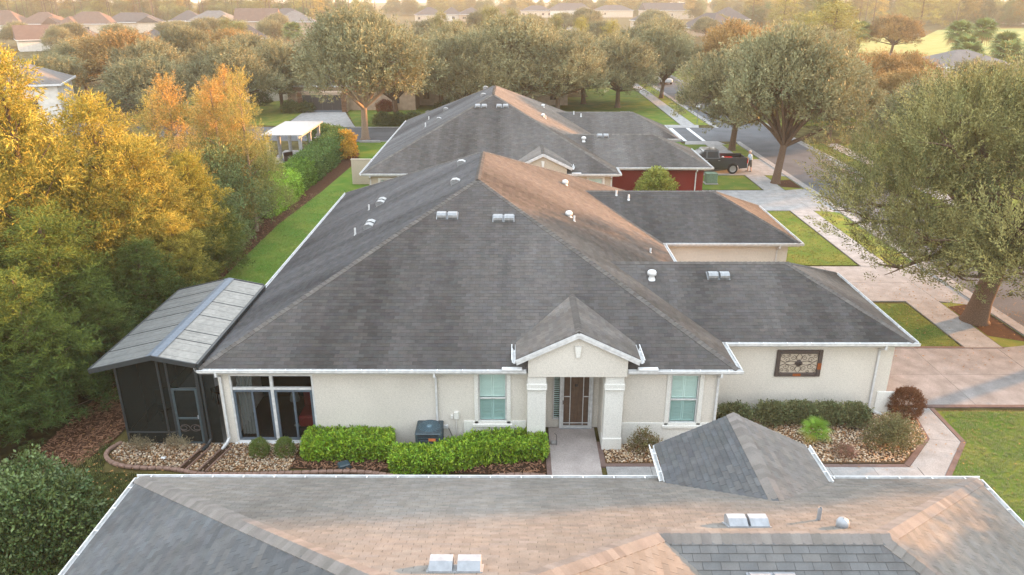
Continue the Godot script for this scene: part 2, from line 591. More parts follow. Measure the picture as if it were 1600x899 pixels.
func flue(parent: Node, p: Vector3, r: float, h: float, capped: bool, m: Material) -> void:
	var mb := MB.new()
	var xf := Transform3D(Basis(), p + Vector3(0, -0.06, 0))
	if capped:
		mb.lathe(PackedVector2Array([Vector2(r * 1.5, 0.0), Vector2(r * 0.95, 0.08), Vector2(r * 0.9, h), Vector2(r * 1.5, h), Vector2(r * 1.5, h + 0.09), Vector2(r * 1.1, h + 0.15), Vector2(0.01, h + 0.18)]), 16, xf)
	else:
		mb.lathe(PackedVector2Array([Vector2(r * 2.2, 0.0), Vector2(r * 1.2, 0.07), Vector2(r, 0.09), Vector2(r, h), Vector2(r * 0.7, h + 0.004), Vector2(r * 0.6, h - 0.1)]), 12, xf)
	obj("roof_pipe", mb, m, parent)


# ---------------------------------------------------------------- walls and openings
# a wall along +x from X0 to X1 whose outer face is at depth D and whose holes are [x0, x1, y0, y1]
func wall_x(mb: MB, X0: float, X1: float, y0: float, y1: float, D: float, th: float, holes: Array) -> void:
	var xs := [X0, X1]
	for h in holes:
		xs.append(h[0]); xs.append(h[1])
	xs.sort()
	for k in xs.size() - 1:
		var a: float = xs[k]
		var b: float = xs[k + 1]
		if b - a < 0.001: continue
		var mid := (a + b) * 0.5
		var cuts := []
		for h in holes:
			if mid > h[0] and mid < h[1]: cuts.append(h)
		cuts.sort_custom(func(p, q): return p[2] < q[2])
		var y := y0
		for h in cuts:
			if h[2] - y > 0.001: mb.box(V(mid, (y + h[2]) * 0.5, D + th * 0.5), Vector3(b - a, h[2] - y, th))
			y = h[3]
		if y1 - y > 0.001: mb.box(V(mid, (y + y1) * 0.5, D + th * 0.5), Vector3(b - a, y1 - y, th))

func frame_rect(mb: MB, X0: float, X1: float, y0: float, y1: float, D: float, w: float, dp: float) -> void:
	mb.cbox(V(X0 + w * 0.5, (y0 + y1) * 0.5, D), Vector3(w, y1 - y0, dp), 0.006)
	mb.cbox(V(X1 - w * 0.5, (y0 + y1) * 0.5, D), Vector3(w, y1 - y0, dp), 0.006)
	mb.cbox(V((X0 + X1) * 0.5, y0 + w * 0.5, D), Vector3(X1 - X0 - 2 * w, w, dp), 0.006)
	mb.cbox(V((X0 + X1) * 0.5, y1 - w * 0.5, D), Vector3(X1 - X0 - 2 * w, w, dp), 0.006)

func pane(parent: Node, X0: float, X1: float, y0: float, y1: float, D: float, m: Material) -> MeshInstance3D:
	var mb := MB.new()
	mb.quad(V(X0, y0, D), V(X1, y0, D), V(X1, y1, D), V(X0, y1, D))
	return obj("pane", mb, m, parent)

# single-hung window with plantation shutters behind tinted glass
func hung_window(parent: Node, X0: float, X1: float, y0: float, y1: float, D: float, trim: Material) -> void:
	var t := MB.new()
	var w := 0.13
	t.cbox(V(X0 - w * 0.5, (y0 + y1) * 0.5, D - 0.015), Vector3(w, y1 - y0 + 0.1, 0.05), 0.008)
	t.cbox(V(X1 + w * 0.5, (y0 + y1) * 0.5, D - 0.015), Vector3(w, y1 - y0 + 0.1, 0.05), 0.008)
	t.cbox(V((X0 + X1) * 0.5, y1 + 0.075, D - 0.016), Vector3(X1 - X0 + 2 * w + 0.01, 0.11, 0.052), 0.008)
	obj("window_trim", t, trim, parent)
	var sl := MB.new()
	sl.cbox(V((X0 + X1) * 0.5, y0 - 0.075, D - 0.04), Vector3(X1 - X0 + 2 * w + 0.12, 0.12, 0.12), 0.02)
	obj("sill", sl, trim, parent)
	var f := MB.new()
	var my := (y0 + y1) * 0.5 - 0.02
	frame_rect(f, X0, X1, y0, y1, D + 0.06, 0.045, 0.06)
	f.cbox(V((X0 + X1) * 0.5, my, D + 0.055), Vector3(X1 - X0 - 0.09, 0.05, 0.05), 0.006)
	var win := obj("window", f, M.white, parent)
	for half in 2:
		var a := y0 + 0.045 if half == 0 else my + 0.025
		var b := my - 0.025 if half == 0 else y1 - 0.045
		pane(win, X0 + 0.045, X1 - 0.045, a, b, D + 0.07, M.glass)
		var fr := MB.new()
		var xm := (X0 + X1) * 0.5
		var mm: Material = M.mint_dark if half == 0 else M.mint
		for leafx in [[X0 + 0.045, xm - 0.004], [xm + 0.004, X1 - 0.045]]:
			frame_rect(fr, leafx[0], leafx[1], a + 0.002, b - 0.002, D + 0.13, 0.04, 0.03)
		obj("shutter_frame", fr, mm, win)
		var ns := int((b - a - 0.08) / 0.052)
		for leafx in [[X0 + 0.087, xm - 0.046], [xm + 0.046, X1 - 0.087]]:
			for k in ns:
				var s := MB.new()
				var yy := a + 0.05 + (k + 0.5) * (b - a - 0.1) / ns
				s.box(V((leafx[0] + leafx[1]) * 0.5, yy, D + 0.13), Vector3(leafx[1] - leafx[0], 0.056, 0.008), Basis(Vector3.RIGHT, 0.35))
				obj("slat", s, mm, win)
	var bk := MB.new()
	bk.quad(V(X0, y0, D + 0.19), V(X1, y0, D + 0.19), V(X1, y1, D + 0.19), V(X0, y1, D + 0.19))
	obj("backing", bk, M.mint_dark, win)


# ---------------------------------------------------------------- the pair of attached villas
# the same plan twice: hipped main roof, two garage wings to the right, a gabled entrance
func villa(called: String, label: String, X: float, D: float, first: bool, gwall: Material, mwall: Material, base: Color) -> Node3D:
	var c0 := sqrt(1.0 / (1.0 + PITCH * PITCH))
	var t := thing(called, label, "house", X, D)
	ox = -1.43
	od = 31.72
	var x0 := -9.72
	var x1 := 6.86
	var d0 := 20.66
	var d1 := 42.78
	var he := 2.9
	var run := (x1 - x0) * 0.5
	var front := Vector3(1, 0, 0)
	var uf := Vector3(0, PITCH, -1)
	var ur := Vector3(-1, PITCH, 0)
	var ub := Vector3(0, PITCH, 1)
	var ul := Vector3(1, PITCH, 0)
	var R := Vector3(1, 0, 0)
	var away := Vector3(0, 0, -1)
	var fs := []
	fs.append(face(V(x0, he, d0), R, uf, x1 - x0, c0, c0, run / c0))
	fs.append(face(V(x1, he, d0), away, ur, d1 - d0, c0, c0, run / c0))
	fs.append(face(V(x1, he, d1), -R, ub, x1 - x0, c0, c0, run / c0))
	fs.append(face(V(x0, he, d1), -away, ul, d1 - d0, c0, c0, run / c0))
	var gx := 13.24
	var gr := 3.35
	for g0 in [22.63, 33.33]:
		fs.append(face(V(x1, he, g0), R, uf, gx - x1, -c0, c0, gr / c0))
		fs.append(face(V(gx, he, g0), away, ur, gr * 2, c0, c0, gr / c0))
		fs.append(face(V(gx, he, g0 + gr * 2), -R, ub, gx - x1, c0, -c0, gr / c0))
	var pe := 3.35
	var px0 := 0.05
	var px1 := 3.81
	var pr := 1.88
	var pd := 20.40
	var vd := d0 + (pe - he) / PITCH
	fs.append(face(V(px0, pe, vd), -away, ul, vd - pd, -c0, 0.0, pr / c0))
	fs.append(face(V(px1, pe, pd), away, ur, vd - pd, 0.0, -c0, pr / c0))
	# roof deck, then the shingles that lie on it
	var dk := MB.new()
	for f in fs: decking(dk, f)
	var roof := obj("roof", dk, M.deck, t)
	var sh := MB.new()
	for k in fs.size():
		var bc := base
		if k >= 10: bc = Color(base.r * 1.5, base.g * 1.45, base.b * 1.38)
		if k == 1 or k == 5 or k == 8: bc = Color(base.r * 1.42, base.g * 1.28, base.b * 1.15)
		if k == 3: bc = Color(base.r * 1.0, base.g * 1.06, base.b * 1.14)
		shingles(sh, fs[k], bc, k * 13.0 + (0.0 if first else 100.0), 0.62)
	stuff(obj("shingles", sh, M.shingle, roof))
	var cp := MB.new()
	var capc := Color(base.r * 1.4, base.g * 1.38, base.b * 1.33)
	var nn := []
	for f in fs: nn.append(f.e.cross(f.u))
	var hr := he + run * PITCH
	var xm := x0 + run
	var list := [[V(x0, he, d0), V(xm, hr, d0 + run), 0, 3], [V(x1, he, d0), V(xm, hr, d0 + run), 0, 1], [V(x1, he, d1), V(xm, hr, d1 - run), 1, 2], [V(x0, he, d1), V(xm, hr, d1 - run), 2, 3], [V(xm, hr, d0 + run - 0.1), V(xm, hr, d1 - run + 0.1), 1, 3]]
	for q in 2:
		var g0: float = [22.63, 33.33][q]
		var b := 4 + q * 3
		list.append([V(gx, he, g0), V(gx - gr, he + gr * PITCH, g0 + gr), b, b + 1])
		list.append([V(gx, he, g0 + 2 * gr), V(gx - gr, he + gr * PITCH, g0 + gr), b + 2, b + 1])
		list.append([V(gx - gr + 0.1, he + gr * PITCH, g0 + gr), V(x1 - gr, he + gr * PITCH, g0 + gr), b, b + 2])
	list.append([V((px0 + px1) * 0.5, pe + pr * PITCH, pd), V((px0 + px1) * 0.5, pe + pr * PITCH, vd + pr), 10, 11])
	for h in list:
		caps(h[0], h[1], nn[h[2]], nn[h[3]], capc, cp, roof if first and h[0].z + t.position.z > -23.0 else null, 0.125)
	stuff(obj("ridge_caps", cp, M.shingle, roof))
	# fascia and soffit
	var fa := MB.new()
	for seg in [[V(x0, 2.8, d0 + 0.012), V(px0 + 0.32, 2.8, d0 + 0.012)], [V(px1 - 0.32, 2.8, d0 + 0.012), V(x1, 2.8, d0 + 0.012)], [V(x1 - 0.012, 2.8, d0 + 0.03), V(x1 - 0.012, 2.8, 22.63)], [V(x1, 2.8, 22.642), V(gx, 2.8, 22.642)], [V(gx - 0.012, 2.8, 22.66), V(gx - 0.012, 2.8, 29.31)], [V(x1, 2.8, 29.318), V(gx, 2.8, 29.318)], [V(x1 - 0.012, 2.8, 29.34), V(x1 - 0.012, 2.8, 33.32)], [V(x1, 2.8, 33.342), V(gx, 2.8, 33.342)], [V(gx - 0.012, 2.8, 33.36), V(gx - 0.012, 2.8, 40.0)], [V(x1, 2.8, 40.018), V(gx, 2.8, 40.018)], [V(x0 + 0.012, 2.8, d0 + 0.03), V(x0 + 0.012, 2.8, d1)], [V(x0, 2.8, d1 - 0.012), V(x1, 2.8, d1 - 0.012)]]:
		fa.bar(seg[0], seg[1], 0.022, 0.18)
	obj("fascia", fa, M.white, t)
	var so := MB.new()
	so.box(V(xm, 2.735, (d0 + d1) * 0.5), Vector3(x1 - x0 - 0.06, 0.02, d1 - d0 - 0.06))
	for g0 in [22.63, 33.33]:
		so.box(V((x1 + gx) * 0.5, 2.735, g0 + gr), Vector3(gx - x1 - 0.06, 0.022, 2 * gr - 0.06))
	obj("soffit", so, M.soffit, t)
	# gutters
	var segs := [[V(x0, he, d0), V(px0 + 0.31, he, d0), Vector3(0, 0, 1)], [V(px1 - 0.31, he, d0), V(x1 + 0.14, he, d0), Vector3(0, 0, 1)], [V(x1, he, d0), V(x1, he, 22.60), R], [V(x1 + 0.16, he, 22.63), V(gx + 0.14, he, 22.63), Vector3(0, 0, 1)], [V(gx, he, 22.63), V(gx, he, 29.33), R], [V(x1, he, 29.4), V(x1, he, 33.15), R], [V(x1 + 0.16, he, 33.33), V(gx + 0.14, he, 33.33), Vector3(0, 0, 1)], [V(gx, he, 33.33), V(gx, he, 40.03), R], [V(x0, he, d0), V(x0, he, d1), -R], [V(px0, pe, pd), V(px0, pe, vd - 0.1), -R], [V(px1, pe, pd), V(px1, pe, vd - 0.1), R]]
	for s in segs:
		var gm := MB.new()
		gutter(gm, s[0], s[1], s[2])
		obj("gutter", gm, M.white, t)
	for xx in [px0 - 0.12, px1 + 0.28]:
		var sg := MB.new()
		sg.cbox(V(xx, he + 0.03, d0 - 0.07), Vector3(0.62, 0.09, 0.16), 0.02)
		obj("splash_guard", sg, M.white, t)
	# walls
	var wd := 21.03
	var holes := []
	if first: holes = [[-8.98, -6.34, 0.04, 2.5], [-1.14, -0.24, 0.79, 2.55], [0.98, 2.80, 0.0, 2.66], [4.93, 5.83, 0.75, 2.51]]
	else: holes = [[-8.6, -7.4, 0.9, 2.4], [0.98, 2.80, 0.0, 2.66], [4.93, 5.83, 0.75, 2.51]]
	var wl := MB.new()
	wall_x(wl, x0 + 0.4, x1 - 0.4, 0.0, 2.73, wd, 0.2, holes)
	wl.box(V(x0 + 0.5, 1.365, (wd + 0.2 + 42.4) * 0.5), Vector3(0.2, 2.73, 42.4 - wd - 0.2))
	wl.box(V(xm, 1.365, 42.3), Vector3(x1 - x0 - 1.2, 2.73, 0.2))
	wl.box(V(x1 - 0.5, 1.365, (wd + 0.2 + 42.4) * 0.5), Vector3(0.2, 2.73, 42.4 - wd - 0.2))
	# entrance alcove
	wl.box(V(0.93, 1.33, 21.63), Vector3(0.1, 2.66, 0.8))
	wl.box(V(2.85, 1.33, 21.63), Vector3(0.1, 2.66, 0.8))
	wl.box(V(1.89, 2.71, 21.63), Vector3(1.8, 0.1, 0.8))
	wall_x(wl, 0.88, 2.9, 0.0, 2.76, 22.03, 0.12, [[1.585, 2.51, 0.0, 2.3], [1.30, 1.52, 0.35, 2.3]])
	obj("wall", wl, mwall, t)
	for g0 in [22.63, 33.33]:
		var gw := MB.new()
		gw.box(V((x1 - 0.4 + gx - 0.4) * 0.5, 1.365, g0 + 0.5), Vector3(gx - x1, 2.73, 0.2))
		gw.box(V(gx - 0.5, 2.5, g0 + gr), Vector3(0.2, 0.46, 2 * gr - 1.2))
		for s in [-1, 1]:
			gw.box(V(gx - 0.5, 1.135, g0 + gr + s * 2.62), Vector3(0.2, 2.27, 0.26))
		gw.box(V((x1 - 0.4 + gx - 0.4) * 0.5, 1.365, g0 + 2 * gr - 0.5), Vector3(gx - x1, 2.73, 0.2))
		obj("garage_wall", gw, gwall, t)
	for g0 in [22.63, 33.33]:
		var gd := MB.new()
		for k in 4:
			gd.cbox(V(gx - 0.52, 0.285 + k * 0.565, g0 + gr), Vector3(0.06, 0.555, 4.96), 0.012)
		obj("garage_door", gd, M.white, t)
	# entrance gable front
	var gf := MB.new()
	var gp := PackedVector2Array([Vector2(0.42, 2.66), Vector2(3.47, 2.66), Vector2(3.47, pe + 0.30 * PITCH), Vector2(1.93, pe + (pr - 0.04) * PITCH), Vector2(0.42, pe + 0.30 * PITCH)])
	gf.ext(gp, V(0, 0, 20.60), R, Vector3.UP, Vector3(0, 0, -1.2))
	obj("gable_wall", gf, mwall, t)
	var rk := MB.new()
	for s in [-1.0, 1.0]:
		var a := V(1.93 + s * pr, pe - 0.02, pd + 0.02)
		var b := V(1.93 - s * 0.0, pe + pr * PITCH - 0.02, pd + 0.02)
		rk.bar(a + Vector3(0, -0.09, 0), b + Vector3(0, -0.09, 0.001 * s), 0.03, 0.17)
		rk.bar(a + Vector3(0, -0.05, 0.025), b + Vector3(0, -0.05, 0.025 + 0.001 * s), 0.025, 0.075)
		rk.bar(a + Vector3(-s * 0.02, -0.19, -0.2), b + Vector3(0, -0.19, -0.2 + 0.001 * s), 0.36, 0.015)
	obj("rake_board", rk, M.white, t)
	var ks := MB.new()
	ks.ext(PackedVector2Array([Vector2(-0.10, 0.2), Vector2(-0.06, -0.17), Vector2(0.06, -0.17), Vector2(0.10, 0.2)]), V(1.93, 3.52, 20.60), R, Vector3.UP, Vector3(0, 0, 0.07))
	obj("keystone", ks, M.stucco_cream, t)
	for s in [0, 1]:
		var cxm: float = [0.70, 3.11][s]
		var co := MB.new()
		co.cbox(V(cxm, 1.33, 20.88), Vector3(0.58, 2.64, 0.40), 0.012)
		co.cbox(V(cxm, 2.27, 20.87), Vector3(0.64, 0.22, 0.46), 0.02)
		co.cbox(V(cxm, 2.20, 20.865), Vector3(0.61, 0.06, 0.50), 0.015)
		co.cbox(V(cxm, 0.22, 20.87), Vector3(0.63, 0.44, 0.46), 0.02)
		obj("column", co, M.stucco_cream, t)
	if first:
		for q in [[-0.62, 21.02, 2.0, 0.86], [4.95, 21.02, 3.03, 0.80], [12.83, 23.01, 0.62, 0.84]]:
			var bd := MB.new()
			bd.cbox(V(q[0], q[3] * 0.5, q[1]), Vector3(q[2], q[3], 0.06), 0.01)
			obj("wainscot_band", bd, M.stucco_cream, t)
		hung_window(t, -1.14, -0.24, 0.79, 2.55, wd, M.stucco_cream)
		slider(t, wd)
	else:
		hung_window(t, -8.6, -7.4, 0.9, 2.4, wd, M.stucco_cream)
	hung_window(t, 4.93, 5.83, 0.75, 2.51, wd, M.stucco_cream)
	entrance(t)
	# downspouts
	var dl := [[V(x0 + 0.55, he - 0.13, d0 - 0.07), V(x0 + 0.50, 0, wd - 0.05), Vector3(-0.25, 0, 1)], [V(-2.46, he - 0.13, d0 - 0.07), V(-2.46, 0, wd - 0.05), Vector3(0, 0, 1)], [V(x1 - 0.5, he - 0.13, d0 - 0.07), V(x1 - 0.47, 0, wd - 0.05), Vector3(0.2, 0, 1)], [V(gx - 0.95, he - 0.13, 22.56), V(gx - 0.92, 0, 22.98), Vector3(0.9, 0, 0.5)], [V(gx - 0.95, he - 0.13, 33.26), V(gx - 0.92, 0, 33.68), Vector3(0, 0, 1)]]
	for d in dl:
		var ds := MB.new()
		downspout(ds, d[0], d[1], d[2].normalized())
		obj("downspout", ds, M.white, t)
	# vents on the roof: plan position, face
	var vents := []
	if first:
		vents = [[-2.69, 26.99, 0], [-2.28, 26.99, 0], [-0.61, 26.86, 0], [-0.20, 26.86, 0], [-2.40, 34.0, 3], [-2.40, 30.3, 3], [-6.15, 34.2, 3], [-6.15, 33.7, 3], [-5.95, 30.15, 3], [-5.95, 29.65, 3], [7.08, 25.34, 4], [7.49, 25.34, 4]]
	else:
		vents = [[-2.50, 27.5, 0], [-2.04, 27.5, 0], [-0.98, 27.5, 0], [-0.52, 27.5, 0], [-2.22, 35.8, 3], [-2.22, 31.1, 3], [-5.4, 34.5, 3], [-5.5, 29.7, 3], [6.05, 25.75, 4], [6.48, 25.75, 4]]
	for v in vents:
		var f: Dictionary = fs[v[2]]
		var nrm: Vector3 = f.e.cross(f.u)
		var p := V(v[0], 0, v[1])
		p.y = f.o.y - (nrm.x * (p.x - f.o.x) + nrm.z * (p.z - f.o.z)) / nrm.y
		box_vent(roof, p, f.e, f.u, M.galv)
	var pipes := [[2.45, 35.9, 1, 0.10, 0.12, true], [2.23, 29.9, 1, 0.10, 0.12, true], [2.42, 29.5, 1, 0.04, 0.28, false], [5.75, 30.3, 1, 0.04, 0.25, false], [4.9, 25.25, 4, 0.11, 0.2, true], [-6.5, 29.5, 3, 0.04, 0.35, false], [-6.7, 33.7, 3, 0.04, 0.3, false], [5.03, 36.4, 7, 0.045, 0.3, false], [5.6, 36.1, 7, 0.05, 0.3, false]]
	for v in pipes:
		var f: Dictionary = fs[v[2]]
		var nrm: Vector3 = f.e.cross(f.u)
		var p := V(v[0], 0, v[1])
		p.y = f.o.y - (nrm.x * (p.x - f.o.x) + nrm.z * (p.z - f.o.z)) / nrm.y
		flue(roof, p, v[3], v[4], v[5], M.white)
	return t

func slider(t: Node, D: float) -> void:
	# four-panel sliding window under two transoms, dark room behind
	var f := MB.new()
	frame_rect(f, -8.98, -6.34, 0.04, 2.5, D + 0.05, 0.06, 0.09)
	f.cbox(V(-7.66, 1.27, D + 0.045), Vector3(0.10, 2.34, 0.09), 0.01)
	f.cbox(V(-7.66, 1.99, D + 0.047), Vector3(2.5, 0.085, 0.092), 0.01)
	var w := obj("window", f, M.white, t)
	for x in [[-8.92, -7.71], [-7.61, -6.40]]:
		pane(w, x[0], x[1], 2.035, 2.44, D + 0.07, M.glass)
		var s := MB.new()
		frame_rect(s, x[0], x[1], 0.10, 1.945, D + 0.05, 0.075, 0.07)
		var xm: float = (x[0] + x[1]) * 0.5
		s.cbox(V(xm, 1.02, D + 0.045), Vector3(0.07, 1.70, 0.06), 0.01)
		obj("sash", s, M.blue_alu, w)
		pane(w, x[0] + 0.075, xm - 0.035, 0.175, 1.87, D + 0.065, M.glass)
		pane(w, xm + 0.035, x[1] - 0.075, 0.175, 1.87, D + 0.065, M.glass)
	var sl := MB.new()
	sl.cbox(V(-7.66, 0.02, D - 0.03), Vector3(2.8, 0.05, 0.12), 0.01)
	obj("sill", sl, M.white, t)
	var room := MB.new()
	room.quad(V(-9.1, 0.03, D + 3), V(-5.4, 0.03, D + 3), V(-5.4, 2.7, D + 3), V(-9.1, 2.7, D + 3))
	room.quad(V(-9.1, 0.03, D + 0.2), V(-5.4, 0.03, D + 0.2), V(-5.4, 0.03, D + 3), V(-9.1, 0.03, D + 3))
	room.quad(V(-5.4, 0.03, D + 3), V(-5.4, 0.03, D + 0.2), V(-5.4, 2.7, D + 0.2), V(-5.4, 2.7, D + 3))
	room.quad(V(-9.1, 2.7, D + 0.2), V(-5.4, 2.7, D + 0.2), V(-5.4, 2.7, D + 3), V(-9.1, 2.7, D + 3))
	obj("room", room, M.interior, t)
	for k in 5:
		var cu := MB.new()
		cu.box(V(-8.80 + k * 0.10, 1.3, D + 0.24), Vector3(0.085, 2.2, 0.012), Basis(Vector3.UP, 0.5))
		obj("blind_slat", cu, M.curtain, t)
	var so := MB.new()
	so.cbox(V(-6.75, 0.30, D + 1.2), Vector3(0.9, 0.42, 0.8), 0.06)
	so.cbox(V(-6.75, 0.70, D + 1.7), Vector3(0.9, 0.7, 0.22), 0.06)
	obj("red_armchair", so, M.red_cloth, t)
	var la := MB.new()
	la.lathe(PackedVector2Array([Vector2(0.12, 0.04), Vector2(0.02, 0.07), Vector2(0.02, 1.0), Vector2(0.17, 1.0), Vector2(0.11, 1.28)]), 12, Transform3D(Basis(), V(-7.3, 0.03, D + 1.0)))
	obj("floor_lamp", la, M.curtain, t)

func entrance(t: Node) -> void:
	var D := 22.0
	var f := MB.new()
	frame_rect(f, 1.50, 2.60, 0.0, 2.36, D - 0.02, 0.085, 0.10)
	obj("door_frame", f, M.white, t)
	var s := MB.new()
	frame_rect(s, 1.588, 2.512, 0.02, 2.27, D - 0.05, 0.05, 0.04)
	s.cbox(V(1.85, 1.145, D - 0.052), Vector3(0.025, 2.15, 0.03), 0.004)
	s.cbox(V(2.28, 1.145, D - 0.052), Vector3(0.025, 2.15, 0.03), 0.004)
	s.cbox(V(2.05, 0.22, D - 0.054), Vector3(0.82, 0.025, 0.03), 0.004)
	s.cbox(V(1.745, 1.22, D - 0.054), Vector3(0.19, 0.025, 0.03), 0.004)
	s.cbox(V(2.37, 1.22, D - 0.054), Vector3(0.17, 0.025, 0.03), 0.004)
	var sd := obj("screen_door", s, M.white, t)
	var hd := MB.new()
	hd.cbox(V(1.62, 1.02, D - 0.09), Vector3(0.025, 0.14, 0.03), 0.005)
	obj("handle", hd, M.wrought, sd)
	var d := MB.new()
	d.cbox(V(2.05, 1.145, D + 0.05), Vector3(0.92, 2.24, 0.05), 0.01)
	for yy in [[0.25, 0.95], [1.15, 2.05]]:
		for s2 in [-1, 1]:
			d.cbox(V(2.05 + s2 * 0.21, (yy[0] + yy[1]) * 0.5, D + 0.024), Vector3(0.3, yy[1] - yy[0], 0.02), 0.009)
	var dr := obj("door", d, M.door_brown, t)
	var kn := MB.new()
	kn.lathe(PackedVector2Array([Vector2(0.05, 0), Vector2(0.06, 0.02), Vector2(0.03, 0.05), Vector2(0.01, 0.055)]), 12, Transform3D(Basis(Vector3.RIGHT, PI / 2), V(2.05, 1.60, D + 0.02)))
	obj("knocker", kn, M.wrought, dr)
	var sl := MB.new()
	frame_rect(sl, 1.29, 1.53, 0.34, 2.31, D - 0.005, 0.03, 0.06)
	var w := obj("sidelight", sl, M.white, t)
	for k in 26:
		var b := MB.new()
		b.box(V(1.41, 0.40 + k * 0.0725, D + 0.05), Vector3(0.18, 0.055, 0.008), Basis(Vector3.RIGHT, 0.6))
		obj("slat", b, M.mint, w)
	pane(w, 1.32, 1.50, 0.37, 2.28, D + 0.005, M.glass)
	var th := MB.new()
	th.cbox(V(2.05, 0.015, D - 0.05), Vector3(1.0, 0.03, 0.16), 0.008)
	obj("threshold", th, M.white_alu, t)


# ---------------------------------------------------------------- the near villa, seen from above its back
func near_villa() -> void:
	var c0 := sqrt(1.0 / (1.0 + PITCH * PITCH))
	var t := thing("villa", "nearest villa, brown shingled roof filling the bottom of the view, lit orange", "house", -0.87, 4.22)
	var base := Color(0.245, 0.222, 0.198)
	var x0 := -9.12
	var x1 := 7.39
	var gx := 11.25
	var d0 := -7.0
	var d1 := 15.44
	var g0 := 5.56
	var he := 2.62
	var run := (x1 - x0) * 0.5
	var gr := (d1 - g0) * 0.5
	var R := Vector3(1, 0, 0)
	var away := Vector3(0, 0, -1)
	var uf := Vector3(0, PITCH, -1)
	var ur := Vector3(-1, PITCH, 0)
	var ub := Vector3(0, PITCH, 1)
	var ul := Vector3(1, PITCH, 0)
	var fs := []
	fs.append(face(V(x0, he, d0), R, uf, x1 - x0, c0, c0, run / c0))
	fs.append(face(V(x1, he, d0), away, ur, d1 - d0, c0, c0, run / c0))
	fs.append(face(V(x1, he, d1), -R, ub, x1 - x0, c0, c0, run / c0))
	fs.append(face(V(x0, he, d1), -away, ul, d1 - d0, c0, c0, run / c0))
	fs.append(face(V(x1, he, g0), R, uf, gx - x1, -c0, c0, gr / c0))
	fs.append(face(V(gx, he, g0), away, ur, d1 - g0, c0, c0, gr / c0))
	fs.append(face(V(gx, he, d1), -R, ub, gx - x1, c0, -c0, gr / c0))
	var pe := 2.90
	var px0 := 3.57
	var px1 := 7.41
	var pr := 1.92
	var pd := 16.5
	var vd := d1 - (pe - he) / PITCH
	fs.append(face(V(px0, pe, pd), -away, ul, pd - vd, 0.0, -c0, pr / c0))
	fs.append(face(V(px1, pe, vd), away, ur, pd - vd, -c0, 0.0, pr / c0))
	var dk := MB.new()
	for f in fs: decking(dk, f)
	var roof := obj("roof", dk, M.deck, t)
	var sh := MB.new()
	var near := []
	for k in fs.size():
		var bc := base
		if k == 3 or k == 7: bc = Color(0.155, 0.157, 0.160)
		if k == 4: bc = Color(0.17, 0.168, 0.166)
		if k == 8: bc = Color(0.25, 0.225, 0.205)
		if k == 0: continue
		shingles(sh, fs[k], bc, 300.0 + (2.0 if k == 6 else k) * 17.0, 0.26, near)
	# the tabs that show largest from the street side become pieces of their own
	var eye := Vector3(0, 13.6, 0)
	var ranked := []
	for s in near:
		var p: Vector3 = s[0].origin + t.position
		var q := p - eye
		var ahead := -q.z * cos(0.3702) - q.y * sin(0.3702)
		var below := -q.y * cos(0.3702) + q.z * sin(0.3702)
		var seen: bool = ahead > 1.0 and absf(q.x) < ahead * 0.69 and below < ahead * 0.39
		var nrm: Vector3 = s[0].basis.z
		var facing := -nrm.dot(q.normalized())
		ranked.append([facing / q.length_squared() if seen and facing > 0.0 else 0.0, s])
	ranked.sort_custom(func(a, b): return a[0] > b[0])
	var unit := MB.new()
	unit.quad(Vector3(0, 0, 0.016), Vector3(TAB - 0.006, 0, 0.016), Vector3(TAB - 0.006, EXPOSURE + 0.008, 0.002), Vector3(0, EXPOSURE + 0.008, 0.002))
	unit.quad(Vector3(0, 0, -0.004), Vector3(TAB - 0.006, 0, -0.004), Vector3(TAB - 0.006, 0, 0.016), Vector3(0, 0, 0.016))
	unit.quad(Vector3(TAB - 0.006, 0, -0.004), Vector3(TAB - 0.006, EXPOSURE, -0.004), Vector3(TAB - 0.006, EXPOSURE, 0.002), Vector3(TAB - 0.006, 0, 0.016))
	unit.quad(Vector3(0, EXPOSURE, -0.004), Vector3(0, 0, -0.004), Vector3(0, 0, 0.016), Vector3(0, EXPOSURE, 0.002))
	unit.c = PackedColorArray()
	var um := unit.mesh()
	var mats := {}
	for k in ranked.size():
		var s: Array = ranked[k][1]
		var cc: Color = s[1]
		if k < 300 and ranked[k][0] > 0.0:
			var key := "%d_%d" % [int(cc.r * 70), int(cc.b * 70)]
			if not mats.has(key):
				var m: StandardMaterial3D = M.shingle.duplicate()
				m.vertex_color_use_as_albedo = false
				m.albedo_color = cc.linear_to_srgb()
				mats[key] = m
			var o := put(um, "shingle", mats[key], roof)
			o.transform = s[0]
		else:
			var xf: Transform3D = s[0]
			sh.col = cc
			var h := 0.015
			sh.quad(xf * Vector3(0, 0, h), xf * Vector3(TAB - 0.006, 0, h), xf * Vector3(TAB - 0.006, EXPOSURE + 0.008, 0.002), xf * Vector3(0, EXPOSURE + 0.008, 0.002))
			sh.quad(xf * Vector3(0, 0, -0.004), xf * Vector3(TAB - 0.006, 0, -0.004), xf * Vector3(TAB - 0.006, 0, h), xf * Vector3(0, 0, h))
	stuff(obj("shingles", sh, M.shingle, roof))
	var nn := []
	for f in fs: nn.append(f.e.cross(f.u))
	var hr := he + run * PITCH
	var hg := he + gr * PITCH
	var xm := x0 + run
	var gm := g0 + gr
	var cp := MB.new()
	var bl := Color(0.26, 0.235, 0.215)
	for h in [[V(x0, he, d1), V(xm, hr, d1 - run), 2, 3], [V(gx, he, d1), V(gx - gr, hg, gm), 6, 5], [V(gx, he, g0), V(gx - gr, hg, gm), 4, 5], [V(gx - gr + 0.1, hg, gm), V(x1 - gr - 0.1, hg, gm), 4, 6], [V(x1 - gr, hg, gm), V(xm, hr, d1 - run), 1, 2], [V(5.49, pe + pr * PITCH, pd), V(5.49, pe + pr * PITCH, vd - pr), 7, 8]]:
		caps(h[0], h[1], nn[h[2]], nn[h[3]], bl, cp, roof, 0.19)
